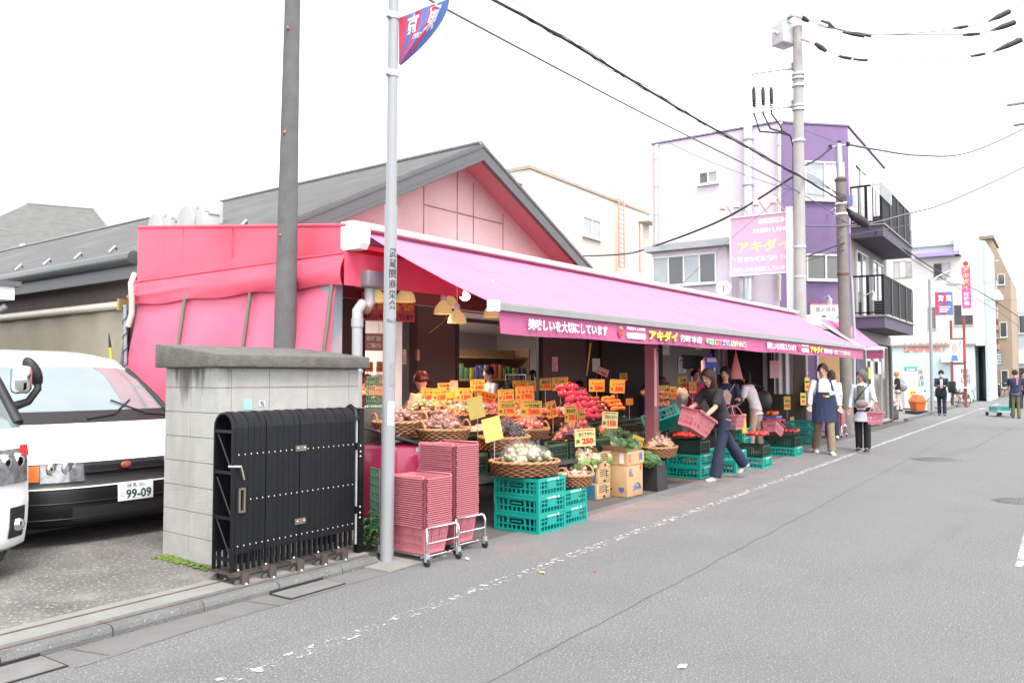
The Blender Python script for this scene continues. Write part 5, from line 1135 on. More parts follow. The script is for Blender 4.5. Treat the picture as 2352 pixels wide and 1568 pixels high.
# red steel frame with the vertical sign and posters
rfm = M('frame_red',(.20,.05,.045),.6); XS = 46.0
sf_ = thing('sign_frame','red steel frame carrying a tall pink vertical sign and a poster','sign',tuple(at_z(2196,946,0))); sf_.location.x = XS; sf_.location.y = at_x(2196,900,XS).y; sf_.location.z = 0; L0s = sf_.location
def sy(u): return at_x(u,800,XS).y
def sz(v): return at_x(2200,v,XS).z
mb = MB(); mb.X = T(-L0s.x,-L0s.y,0)
for u,v0 in ((2215,598),(2185,735)): mb.box(XS,XS + .12,sy(u) - .06,sy(u) + .06,0,sz(v0),rfm)
for v in (778,835,903): mb.box(XS + .02,XS + .1,sy(2215) + .061,sy(2185) - .061,sz(v) - .05,sz(v) + .05,rfm)
mb.build('frame',sf_)
ym = (sy(2222) + sy(2200)) / 2; yw = abs(sy(2235) - sy(2211)); mb = MB(); mb.X = T(-L0s.x,-L0s.y,0); X = face_x(XS - .02,sy(2223),(sz(598) + sz(724)) / 2); hS = sz(598) - sz(724)
mb.box(-yw / 2,yw / 2,-hS / 2,hS / 2,-.2,0,white_p,X); mb.box(-yw * .44,yw * .44,-hS * .38,hS * .38,0,.006,M('sign_magenta',(.62,.08,.27),.5),X)
for i,c in enumerate('アキダイ'): mb.text(c,X @ T(0,hS * (.32 - i * .105),.007),0,M('letter_amber',(.7,.45,.03),.6),.04,box=(yw * .62,hS * .085))
for i,c in enumerate('駐輪場'): mb.text(c,X @ T(0,hS * (-.12 - i * .085),.007),0,tw,.02,box=(yw * .5,hS * .07))
for s in (-1,1): mb.lathe([(yw * .17,0),(yw * .21,0)],M('sign_magenta'),16,X @ T(s * yw * .2,-hS * .44,.004),cap=False)
mb.ball(X @ Vector((0,hS * .43,0)),yw * .28,tr,12,8,.1); mb.build('vertical_sign',sf_)
mb = MB(); mb.X = T(-L0s.x,-L0s.y,0); X = face_x(XS - .03,sy(2200),sz(805)); w_,h_ = abs(sy(2182) - sy(2218)),sz(780) - sz(830)
mb.box(-w_ / 2,w_ / 2,-h_ / 2,h_ / 2,-.03,0,white_p,X); mb.box(w_ * .32,w_ / 2,-h_ * .5,h_ * .5,0,.003,tr,X); mb.prism([(-w_ * .22 + w_ * .2 * math.cos(t),h_ * .12 + h_ * .26 * math.sin(t)) for t in [i * .4 for i in range(16)]],.001,.003,M('poster_skin',(.6,.38,.3),.6),X); mb.prism([(-w_ * .46,-h_ * .48),(w_ * .02,-h_ * .48),(-w_ * .05,-h_ * .2),(-w_ * .4,-h_ * .2)],.001,.0025,tblu,X); mb.text('まちづくり',X @ T(w_ * .16,0,.003),0,tblu,.03,vertical=True,box=(w_ * .22,h_ * .9)); mb.build('poster',sf_)
# photo booth, vending machines
def cab(name,label,cat,u0,u1,v0,v1,depth,col,extra=None,rz=0.):
    b = at_z((u0 + u1) / 2,v1,0); t = b.dot(Vector((_ca,_sa,0))); w = (u1 - u0) * t / FPX; h = (v1 - v0) * t / FPX
    k = thing(name,label,cat,b,AZ - R(90) + rz); mb = MB(); mb.bbox(-w / 2,w / 2,0,depth,.05,h,M('cab_%s' % label[:14],col,.4,var=.03),.02); mb.box(-w / 2 + .05,w / 2 - .05,.05,depth - .05,0,.05,black_m); mb.build('cabinet',k)
    if extra: extra(k,w,h)
    return k
def booth(k,w,h):
    mb = MB(); mb.box(-w / 2 + .02,w / 2 - .02,-.012,-.001,h * .86,h * .92,tblu); mb.box(-w / 2 + .02,w / 2 - .02,-.012,-.001,h * .921,h * .97,tg); mb.text('証明写真',frame((0,-.0125,h * .89),(1,0,0),(0,0,1)),0,tw,.02,box=(w * .6,h * .045)); mb.build('sign',k)
    mb = MB(); mb.box(-w * .12,w * .36,-.012,-.001,h * .28,h * .43,ty); mb.text('写真',frame((w * .12,-.0125,h * .355),(1,0,0),(0,0,1)),0,tr,.03,box=(w * .4,h * .1)); mb.build('placard',k)
    mb = MB(); mb.box(-w * .1,w * .34,-.01,-.001,h * .52,h * .8,M('booth_panel',(.5,.48,.5),.5)); mb.build('panel',k)
cab('photo_booth','tall white photo booth with a green and blue header beside the purple building','photo booth',2078,2110,838,940,.8,(.62,.61,.63),booth)
def vend(k,w,h):
    mb = MB(); mb.box(-w * .42,w * .42,-.01,-.001,h * .5,h * .92,glass_l)
    for i in range(3):
        for j in range(5): mb.cyl((-w * .34 + j * w * .17,-.02,h * (.54 + .13 * i)),(-w * .34 + j * w * .17,-.02,h * (.62 + .13 * i)),w * .05,(tor,tw,tr,tg,tblu)[(i + j) % 5],n=8)
    mb.build('display',k); mb = MB(); mb.box(-w * .3,w * .3,-.012,-.001,h * .1,h * .22,black_m); mb.build('slot',k)
cab('vending_machine','narrow vending machine seen edge-on beside the photo booth','vending machine',2110,2124,838,938,.7,(.5,.5,.5),vend)
cab('vending_machine','white vending machine with orange panels near the far corner post','vending machine',2206,2232,838,925,.7,(.7,.7,.7),vend)
bn = at_z(2120,950,0)
cab('utility_cabinet','low white cabinet behind the orange bin','cabinet',2112,2130,905,944,.6,(.68,.68,.68))
# orange bin
b = at_z(2108,950,0); k = thing('orange_bin','orange plastic bin with a peaked lid standing on a black sled by the photo booth','bin',b,AZ - R(90) + R(15)); k.scale = (.85,.85,.85); orm = M('bin_orange',(.5,.10,.012),.45,var=.06); t = 33
mb = MB(); mb.loft([[Vector((sx * w,sy_ * w * .8,z)) for sx,sy_ in ((-1,-1),(1,-1),(1,1),(-1,1))] for w,z in ((.22,.12),(.30,.55),(.34,.56),(.34,.6))],orm,smooth=False); mb.build('bin_body',k)
mb = MB(); mb.loft([[Vector((sx * .34,sy_ * .27,.61)) for sx,sy_ in ((-1,-1),(1,-1),(1,1),(-1,1))],[Vector((sx * .1,sy_ * .2,.92)) for sx,sy_ in ((-1,-1),(1,-1),(1,1),(-1,1))]],orm,smooth=False); mb.build('lid',k)
mb = MB(); mb.bbox(-.5,.32,-.36,.3,.02,.16,black_m,.03); mb.build('sled',k)
# far street lamps with banners
def street_lamp(u,vb,vt,label,flagdrop,arm):
    b = at_z(u,vb,0); t = 1.5 * FPX / (vb - HZ); k = thing('street_lamp',label,'street lamp',b); h = (vb - vt) * t / FPX
    mb = MB(); mb.tube([(0,0,0),(0,0,h)],[.075,.06],sv,12); mb.build('pole',k)
    rt = Vector((_sa,-_ca,0)); mb = MB(); mb.tube([Vector((0,0,h - .2)),Vector((0,0,h + .1)) + rt * .3,Vector((0,0,h + .35)) + rt * .8,Vector((0,0,h + .4)) + rt * arm],.03,wfr,6); mb.build('lamp_arm',k)
    mb = MB(); e = Vector((0,0,h + .32)) + rt * arm; mb.lathe([(.1,.1),(.16,-.05),(.3,-.3),(.34,-.55),(.3,-.56),(.02,-.5)],white_p,16,T(*e)); mb.build('lamp_shade',k); return k,t,h
k,t,h = street_lamp(2142,950,640,'silver street lamp with a white shade standing by the man in the dark suit',0,1.05)
k2,t_2,h2 = street_lamp(2247,920,680,'farther silver street lamp with a white shade near the brick flats',0,1.4)
def banner(u0,v0,u1,v1,t,label,curl):
    o = at_t(u0,v0,t); k = thing('banner_flag',label,'flag',o); rt = Vector((_sa,-_ca,0)); w = (u1 - u0) * t / FPX; h = (v1 - v0) * t / FPX; mb = MB()
    fn = lambda u,v: rt * (w * u) + Vector((.06 * math.sin(u * 6),0,-h * v * (1 if not curl else (.6 + .4 * math.cos(u * 5))) - (h * .4 * math.sin(u * 3.1) if curl else 0)))
    for i in range(5): mb.grid(lambda u,v: fn((i + u) / 5,v),4,8,fr_ if i in (0,2) else fb)
    if not curl:
        for ch,uc in (('京',.3),('東',.74)):
            vs,fs,x0,x1,y0,y1 = text_geo(ch,.03,False); mb.add([fn(uc + (v.x - (x0 + x1) / 2) / (x1 - x0) * .34,.26 - (v.y - (y0 + y1) / 2) / (y1 - y0) * .28) - Vector((_ca,_sa,0)) * .05 for v in vs],fs,fw)
        for j in range(3): mb.add([fn(a,b) - Vector((_ca,_sa,0)) * .05 for a,b in ((.2,.62 + j * .1),(.85 - j * .1,.62 + j * .1),(.85 - j * .1,.67 + j * .1),(.2,.67 + j * .1))],[(0,1,2,3)],fw)
    mb.build('cloth',k); mb = MB(); mb.tube([Vector((0,0,.03)),rt * w + Vector((0,0,.03))],.02,galv,6); mb.build('banner_arm',k)
banner(2147,671,2188,724,36,'red and blue banner hanging straight from the nearer far street lamp',False)
banner(2236,716,2270,740,54,'red and blue banner blown and curled on the farther street lamp',True)
# brown brick flats and what stands beyond
brm = M('brick_tan',(.30,.22,.16),.85,var=.1,scale=5); stripes_bump(brm,2,5,.3,.85); XB = 74.0
bf = thing('apartment_building','tan brick apartment building with brown balconies at the far end of the street','building',(XB,4,0)); L0 = bf.location
def by(u): return at_x(u,800,XB).y
def bz(v): return at_x(2290,v,XB).z
mb = MB(); mb.X = T(-L0.x,-L0.y,0); mb.box(XB,XB + 10,by(2325),by(2258),0,bz(640),brm); mb.prism([(by(2325),bz(640)),(by(2258),bz(640)),(by(2258),bz(548)),(by(2285),bz(548))],0,8,brm,T(XB,0,0) @ Matrix(((0,0,1,0),(1,0,0,0),(0,1,0,0),(0,0,0,1)))); mb.build('wall',bf)
mb = MB(); mb.X = T(-L0.x,-L0.y,0); mb.box(XB - .3,XB + 6,by(2290),by(2255),bz(548) + .01,bz(540),M('roof_brown',(.2,.16,.13),.7)); mb.build('roof',bf)
for v0,v1 in ((640,690),(702,756),(770,800)):
    mb = MB(); mb.X = T(-L0.x,-L0.y,0); ya,yb = by(2296),by(2266); mb.box(XB - .9,XB - .002,ya,yb,bz(v1) - .1,bz(v1) + .3,brm); mb.box(XB - .9,XB - .85,ya,yb,bz(v1) + .301,bz(v1 - 22),M('balcony_brown',(.10,.06,.045),.6)); mb.build('balcony',bf)
    y0,y1 = by(2294),by(2270); window_on(bf,face_x(XB - .003,(y0 + y1) / 2,(bz(v0 + 5) + bz(v1 - 22)) / 2),abs(y1 - y0),abs(bz(v0 + 5) - bz(v1 - 22)),[glass_d,glass_l])
for u,v0,v1 in ((2304,630,655),(2306,740,775),(2306,850,890)):
    window_on(bf,face_x(XB - .003,by(u),(bz(v0) + bz(v1)) / 2),.5,abs(bz(v0) - bz(v1)),[glass_d])
mb = MB(); mb.X = T(-L0.x,-L0.y,0); X = face_x(XB - 1.2,by(2281),bz(824)); mb.box(-.75,.75,-.55,.55,-.1,0,M('sign_slate',(.16,.17,.18),.5),X)
for i in range(4): mb.box(-.6,.6,-.4 + i * .22,-.3 + i * .22,0,.004,M('sign_scribble',(.5,.5,.5),.5,var=.5,scale=12),X)
mb.build('sign',bf); mb = MB(); mb.X = T(-L0.x,-L0.y,0); mb.box(XB - .06,XB - .003,by(2290),by(2270),0,bz(850),M('open_dark')); mb.build('doorway',bf)
gb2 = thing('apartment_building','grey building closing the view at the right edge','building',(84,0,0)); mb = MB(); ya,yb = at_x(2400,800,84).y,at_x(2322,800,84).y; mb.box(0,10,ya,yb,0,at_x(2340,715,84).z,lbm); mb.build('wall',gb2)
window_on(gb2,face_x(83.997,(ya + yb) / 2 + .6,at_x(2340,745,84).z),1.2,1.6,[glass_l,glass_d]); mb = MB(); mb.box(-.15,-.003,(ya + yb) / 2 - 1.5,(ya + yb) / 2 + 1.4,at_x(2340,835,84).z,at_x(2340,805,84).z,wfw); mb.build('signboard',gb2)
mb = MB(); mb.box(-.1,-.003,ya + .2,yb - .3,0,at_x(2340,845,84).z,M('open_dark')); mb.build('doorway',gb2)
# far poles and a small garden tree
p = at_z(2265,915,0); kk = thing('utility_pole','brown utility pole with fittings in front of the brick flats','utility pole',p); t = 1.5 * FPX / (915 - HZ); mb = MB(); mb.tube([(0,0,0),(0,0,(915 - 590) * t / FPX)],[.2,.15],conp2,12); mb.build('shaft',kk)
mb = MB(); h = (915 - 610) * t / FPX; mb.box(-.3,.3,-.3,.3,h - .9,h,M('switch_box')); mb.box(-.05,.05,-1.0,1.0,h + .3,h + .4,galv); mb.build('transformer',kk)
trk = M('tree_bark',(.08,.06,.045),.9,var=.3,bump=.6); lf = M('tree_leaf',(.05,.11,.03),.6,var=.4,scale=9)
tb = at_t(2341,900,80); tre = thing('garden_tree','small dark green garden tree in front of the grey building at the right edge','tree',(tb.x,tb.y,0)); mb = MB(); mb.tube([(0,0,0),(.05,.05,1.0),(.0,.1,2.2)],[.1,.07,.03],trk,8)
for i in range(5): a = i * 1.26; mb.tube([(0,.05,1.0 + .2 * i),(.5 * math.cos(a),.5 * math.sin(a),1.6 + .2 * i)],[.04,.012],trk,5)
mb.build('trunk',tre); mb = MB()
for i in range(700):
    d = Vector((rnd.gauss(0,1),rnd.gauss(0,1),rnd.gauss(0,1))).normalized(); c = Vector((0,.1,2.1)) + Vector((d.x * .8,d.y * .8,d.z * .9)) * rnd.uniform(.5,1.05) * (1 + .35 * noise.noise(d * 2.2)); s = rnd.uniform(.05,.1); X = T(*c) @ Euler((rnd.uniform(0,6),rnd.uniform(0,6),rnd.uniform(0,6))).to_matrix().to_4x4()
    mb.add([X @ Vector(v) for v in ((-s,0,0),(0,-s * .6,0),(s,0,0),(0,s * .6,0))],[(0,1,2,3)],lf)
mb.build('crown',tre)
# kerb of the far pavement
fk = MB(); fk.loft([[Vector((30 + 28 * u,4.45 + .25 * u + y,z)) for y,z in ((0,-.01),(0,.1),(.14,.11),(.14,-.01))] for u in [i / 10 for i in range(11)]],kerb_m,smooth=False); tag(fk.build('kerb'),kind='structure')
# bicycles, scooter
tyre = M('tyre',(.015,.015,.015),.8)
def bicycle(u,v,rz,label,frame_m,rider_box=None):
    b = at_z(u,v,0); k = thing('bicycle',label,'bicycle',b,rz); r = .33
    for x in (-.52,.52):
        mb = MB(); mb.lathe([(r,-.02),(r + .018,0),(r,.02),(r - .02,0),(r,-.02)],tyre,24,T(x,0,r + .02) @ RX(R(90)),cap=False)
        for i in range(10): a = i * .628; mb.tube([(x,0,r + .02),(x + r * math.cos(a),0,r + .02 + r * math.sin(a))],.003,steel,3)
        mb.tube([(x,-.05,r + .02),(x,.05,r + .02)],.025,steel,8); mb.build('wheel',k)
    mb = MB(); bb = Vector((-.05,0,.3)); seat = Vector((-.2,0,.78)); head = Vector((.38,0,.82)); rear = Vector((-.52,0,r + .02))
    for a,c in ((bb,seat),(bb,head),(bb,rear),(seat + Vector((.03,0,-.1)),rear),(head,Vector((.52,0,r + .02))),(bb + Vector((.05,0,.1)),head - Vector((0,0,.1)))): mb.tube([a,c],.018,frame_m,6)
    mb.build('frame',k); mb = MB(); mb.bbox(-.34,-.08,-.08,.08,.8,.88,black_m,.03); mb.build('saddle',k)
    mb = MB(); mb.tube([head,head + Vector((-.03,0,.2)),head + Vector((-.08,.25,.25)),head + Vector((-.2,.28,.24))],.013,steel,6); mb.tube([head + Vector((-.03,0,.2)),head + Vector((-.08,-.25,.25)),head + Vector((-.2,-.28,.24))],.013,steel,6); mb.build('handlebar',k)
    mb = MB(); X = T(.62,0,.86)
    for i in range(6): z = -.2 + i * .05; w = .13 + .01 * i; mb.tube([X @ Vector(q) for q in ((-w,-w,z),(w,-w,z),(w,w,z),(-w,w,z),(-w,-w,z))],.006,galv,4)
    for i in range(12): a = i * .5236; mb.tube([X @ Vector((.13 * math.cos(a),.13 * math.sin(a),-.2)),X @ Vector((.19 * math.cos(a),.19 * math.sin(a),.06))],.005,galv,4)
    mb.build('basket',k)
    if rider_box: rider_box(k)
    return k
def rear_seat(k):
    mb = MB(); mb.bbox(-.75,-.4,-.2,.2,.72,.8,black_m,.03); mb.bbox(-.78,-.68,-.2,.2,.8,1.3,black_m,.04); mb.bbox(-.6,-.42,-.19,-.14,.8,1.0,grey_p,.02); mb.bbox(-.6,-.42,.14,.19,.8,1.0,grey_p,.02); mb.build('child_seat',k)
    mb = MB(); mb.grid(lambda u,v: Vector((-.3 + .8 * u,-.3 + .6 * v,.95 + .12 * math.sin(u * 3.1) * math.sin(v * 3.1))),8,6,M('cover_lilac',(.5,.5,.65),.5)); mb.build('rain_cover',k)
bicycle(2207,935,R(-25),'bicycle with a black child seat behind the man in the dark suit',M('bike_red',(.3,.06,.03),.4),rear_seat)
bicycle(2130,938,R(250),'bicycle parked end-on between the cabinet and the street lamp',M('bike_grey',(.2,.2,.22),.4))
bicycle(2222,925,R(-20),'orange bicycle partly hidden behind the child-seat bicycle',M('bike_orange',(.45,.15,.04),.4))
bicycle(2312,912,R(-30),'bicycle at the foot of the brick flats',M('bike_tan',(.3,.2,.12),.4))
def scooter(u,v,rz,label):
    b = at_z(u,v,0); k = thing('motor_scooter',label,'scooter',b,rz)
    for x in (-.6,.62):
        mb = MB(); mb.lathe([(.02,-.05),(.2,-.05),(.26,0),(.2,.05),(.02,.05)],tyre,18,T(x,0,.26) @ RX(R(90))); mb.build('wheel',k)
    mb = MB(); mb.bbox(-.8,-.05,-.16,.16,.38,.72,black_m,.1); mb.bbox(-.1,.4,-.18,.18,.2,.3,black_m,.04); mb.tube([(.62,0,.3),(.48,0,.7),(.42,0,1.0)],[.05,.16,.1],black_m,8); mb.build('body',k)
    mb = MB(); mb.bbox(-.8,.0,-.15,.15,.725,.83,M('seat_black',(.02,.02,.02),.5),.05); mb.build('seat',k)
    mb = MB(); mb.tube([(.36,-.35,1.05),(.42,0,1.02),(.36,.35,1.05)],.02,black_m,6); mb.ball((.5,0,.95),.09,steel,10,8); mb.tube([(.4,.25,1.05),(.36,.3,1.25)],.01,black_m,4); mb.ball((.36,.3,1.28),.05,black_m,8,6,.3); mb.build('handlebar',k)
    mb = MB(); mb.bbox(-1.05,-.7,-.2,.2,.85,1.2,M('top_box',(.35,.36,.37),.4),.05); mb.build('top_box',k)
scooter(2290,910,R(200),'black scooter parked beside the brown utility pole')
# bins and boxes by the far corner
mb = MB(); b = at_z(2256,912,0); mb.bbox(-.4,.4,-.3,.3,0,.9,M('bin_blue_grey',(.25,.33,.4),.5),.03); mb.bbox(-.43,.43,-.33,.33,.9,1.02,wfr,.03); tag(mb.build('waste_bin',None,b,AZ),'blue-grey waste bin with a pale lid beside the farther lamp','bin')
mb = MB(); b = at_z(2236,918,0); mb.tube([(0,0,0),(0,0,1.6)],.22,wfr,14); mb.ball((0,0,1.6),.22,wfr,14,8,1,1,.4); tag(mb.build('bollard',None,b),'short stout pale bollard at the far pavement corner','bollard')
# ================================================================= two white vans on the lot
carw = M('car_white',(.72,.73,.73),.22,var=.02,coat=.6); carblk = M('bumper_black',(.006,.006,.007),.38,var=.1,spec=.3); wglass = M('windscreen',(.30,.36,.37),.04,.45,var=.1,scale=2,spec=1.0)
chrome = M('chrome',(.75,.75,.76),.08,1,var=0); lens = M('lamp_lens',(.22,.23,.24),.08,.5,var=.5,scale=22); amber = M('lens_amber',(.62,.16,.02),.2,var=.2,scale=30); redg = M('lens_red',(.5,.03,.03),.2)
grille_m = M('grille_dark',(.03,.03,.032),.4)
def van(name,label,loc,rz,st,parts,HW,length,roofz,plate=None,lights=None,mirror=None,extra=None):
    """st: list of (y, z, half width, corner sweep) up the nose and over the roof; parts: (name, first, last, material)"""
    k = thing(name,label,'van',loc,rz)
    def pt(i,x,off=0.):
        y,z,hw,cv = i; return Vector((x * hw,y + cv * abs(x) ** 3.2 - off,z - .03 * abs(x) ** 4 * (z > 1.5)))
    def lerp(f):
        i = min(int(f),len(st) - 2); t = f - i; return tuple(a + (b - a) * t for a,b in zip(st[i],st[i + 1]))
    for nm,i0,i1,mat in parts:
        mb = MB(); n = max(2,int((i1 - i0) * 3)); mb.grid(lambda u,v: pt(lerp(i0 + (i1 - i0) * v),-1 + 2 * u),32,n,mat); mb.build(nm,k)
    mb = MB()
    for sx in (-1,1):
        def side(u,v):
            s_ = lerp(v * (len(st) - 1.001)); a = pt(s_,sx); z = a.z; return Vector((a.x + sx * .03 * math.sin(min(1,u * 6) * 1.57) * (z < 1.1),a.y + (length - a.y) * u,z))
        mb.grid(side,12,36,carw)
    mb.grid(lambda u,v: Vector(((-1 + 2 * u) * HW,length,.25 + (roofz - .25) * v)),4,6,carw); mb.build('side_body',k)
    mb = MB()
    for sx in (-1,1):
        w0 = next(i for i,s_ in enumerate(st) if s_[1] > 1.05)
        mb.grid(lambda u,v: Vector((sx * (HW * .985 - .09 * v + .012),st[w0][0] + .45 + .45 * v + (length - 1.3 - .45 * v) * u,1.12 + .47 * v)),6,4,wglass)
    mb.build('side_window',k)
    for sx in (-1,1):
        for y in (.85,length - .8):
            mb = MB(); X = T(sx * (HW - .1),y,.21 + .1) @ RY(R(90) * sx)
            mb.lathe([(.12,-.08),(.29,-.09),(.31,-.05),(.31,.06),(.29,.1),(.2,.1)],tyre,28,X); wh = mb.build('wheel',k)
            mb = MB(); mb.lathe([(.001,.07),(.06,.08),(.09,.05),(.18,.09),(.2,.1),(.2,.02)],M('rim_alloy',(.5,.5,.5),.3,.8),28,X); mb.build('rim',wh)
    mb = MB(); mb.box(-HW + .15,HW - .15,.3,length - .2,.16,.3,black_m); mb.build('underbody',k)
    for sx,x0,x1,f0,f1,nm,mt,off in lights:
        mb = MB(); mb.grid(lambda u,v: pt(lerp(f0 + (f1 - f0) * v),sx * (x0 + (x1 - x0) * u) if sx > 0 else -(x1 + (x0 - x1) * u),off),12,5,mt)
        o = mb.build(nm,k)
        if nm == 'headlight':
            for q in (.35,.7):
                c = pt(lerp((f0 + f1) / 2),sx * (x0 + (x1 - x0) * q),off); mb = MB(); X = T(*c) @ RX(R(90)); mb.lathe([(.062,-.012),(.058,.001),(.034,.0),(.02,.003),(.001,.004)],chrome,18,X); mb.build('reflector',o)
    if plate:
        x,f,lines = plate; s_ = lerp(f); c = pt(s_,x / HW,.02); mb = MB(); X = frame(c,(1,0,0),(0,.05,1)); mb.bbox(-.165,.165,-.0825,.0825,-.006,.004,M('plate_white',(.68,.7,.7),.5,var=.03),.004,X)
        mb.text(lines[0],X @ T(0,.05,.005),0,M('plate_green',(.03,.06,.05),.5,var=0),.0,box=(.17,.04)); mb.text(lines[1],X @ T(-.125,-.025,.005),0,M('plate_green'),0,box=(.03,.035)); mb.text(lines[2],X @ T(.025,-.025,.005),0,M('plate_green'),.03,box=(.24,.085)); mb.build('licence_plate',k)
    if extra: extra(k,pt,lerp)
    return k
st1 = [(.16,.19,.80,.22),(.03,.23,.84,.24),(.0,.36,.86,.25),(.015,.50,.865,.24),(.03,.535,.865,.23),(.05,.56,.865,.22),(.07,.70,.865,.20),(.08,.745,.865,.20),(.22,.86,.865,.16),(.50,1.02,.86,.12),(.58,1.06,.855,.12),(.86,1.28,.82,.14),(1.22,1.54,.765,.15),(1.30,1.585,.755,.15),(1.55,1.70,.735,.12),(2.1,1.765,.72,.05),(4.3,1.76,.72,0)]
def ex1(k,pt,lerp):
    mb = MB(); mb.grid(lambda u,v: pt(lerp(3.9 + .45 * v),-.985 + 1.97 * u,.012),30,2,M('trim_beige',(.5,.48,.43),.4)); mb.build('trim_strip',k)
    mb = MB()
    for f in (5.55,6.1): mb.grid(lambda u,v: pt(lerp(f + .28 * v),-.42 + .84 * u,.015 + .02 * math.sin(v * 3.14)),20,3,carblk)
    mb.build('grille_bar',k)
    c = pt(lerp(6.0),-.02,.045); mb = MB(); mb.ball(c,.05,M('emblem_red',(.35,.06,.04),.3),16,8,1,.25,.62); mb.ball(c + Vector((0,-.004,0)),.035,M('emblem_gold',(.4,.25,.15),.3),12,8,.5,.25,.5); mb.build('emblem',k)
    for f in (1.3,2.3):
        mb = MB(); mb.grid(lambda u,v: pt(lerp(f + .12 * v),-.95 + 1.9 * u,.012 * math.sin(v * 3.14)),24,3,carblk); mb.build('bumper_line',k)
    mb = MB(); mb.grid(lambda u,v: pt(lerp(1.2 + .9 * v),-.55 + 1.1 * u,.004),12,3,black_m); mb.build('air_intake',k)
    for x0,x1 in ((-.1,.55),(.95,.3)):
        mb = MB(); mb.tube([pt(lerp(10.15),x0,.02),pt(lerp(10.3),(x0 + x1) / 2,.03),pt(lerp(10.9),x1,.02)],.008,black_m,6); mb.build('wiper',k)
    mb = MB(); mb.grid(lambda u,v: pt(lerp(9.98 + .5 * v),-.97 + 1.94 * u,.006),24,3,black_m); mb.build('cowl',k)
    for sx in (-1,1):
        mb = MB(); mb.tube([pt(lerp(f),sx * .985,.012) for f in (10.2,11,12,12.9)],.03,black_m,6); mb.build('window_trim',k)
    mb = MB(); mb.grid(lambda u,v: Vector((-.5 + 1.0 * u,.75 + .25 * v,1.02 + .05 * v)),8,3,dark_in); mb.build('dashboard',k)
van('van','white minivan with a black bumper and licence plate 99-09 behind the block gatepost',(4.04,6.95,.02),R(-1),st1,
    [('bumper',0,3.9,carblk),('grille',3.9,7,grille_m),('hood',7,10,carw),('windscreen',10,13,wglass),('roof',13,16,carw)],.865,4.6,1.76,(.06,2.75,('練馬 301','に','99-09')),
    [(-1,.43,.80,5.2,6.9,'headlight',lens,.018),(1,.43,.80,5.2,6.9,'headlight',lens,.018),(-1,.805,.99,5.3,6.8,'indicator',amber,.018),(1,.805,.99,5.3,6.8,'indicator',amber,.018)],None,ex1)
st2 = [(.14,.22,.82,.25),(.02,.27,.85,.27),(.0,.42,.865,.28),(.01,.58,.87,.27),(.03,.66,.87,.26),(.06,.85,.87,.24),(.09,.94,.87,.23),(.16,1.05,.87,.2),(.22,1.10,.865,.2),(.5,1.42,.82,.2),(.85,1.80,.76,.18),(.95,1.86,.75,.16),(1.3,1.96,.73,.1),(4.3,1.98,.73,0)]
def ex2(k,pt,lerp):
    mb = MB(); mb.grid(lambda u,v: pt(lerp(1.4 + 1.4 * v),.78 + .17 * u,.006),6,5,black_m); f_ = mb.build('fog_lamp_bezel',k); c = pt(lerp(2.0),.87,.02); mb = MB(); mb.lathe([(.045,0),(.035,.01),(.001,.012)],chrome,16,T(*c) @ RX(R(90))); mb.build('fog_lamp',f_)
    mb = MB(); p = pt(lerp(8.6),.99); mb.tube([p + Vector((-.02,.0,-.06)),p + Vector((.13,-.06,.0)),p + Vector((.2,-.06,.1)),p + Vector((.2,-.03,.17))],[.04,.03,.028,.03],black_m,8); mb.ball(p + Vector((.17,-.03,.23)),.1,black_m,14,10,.55,.8,1.25,X=RY(R(-25))); m_ = mb.build('mirror',k)
    mb = MB(); p2 = p + Vector((.06,-.1,.16)); mb.bbox(p2.x - .07,p2.x + .07,p2.y - .05,p2.y + .06,p2.z - .1,p2.z + .12,chrome,.04); mb.build('mirror_cover',m_)
    mb = MB(); mb.tube([pt(lerp(f),.985,.01) for f in (8.1,9,10,10.9)],.045,black_m,6); mb.build('window_trim',k)
van('van','white van cut by the left edge with a round mirror on a black arm',(2.06,6.1,.02),0,st2,
    [('bumper',0,4,carw),('grille',4,6,carw),('hood',6,8,carw),('windscreen',8,11,wglass),('roof',11,13,carw)],.87,4.6,1.98,None,
    [(1,.6,.97,4.3,6.2,'headlight',lens,.02),(-1,.6,.97,4.3,6.2,'headlight',lens,.02),(1,.9,.99,5.6,6.4,'indicator',redg,.024)],None,ex2)
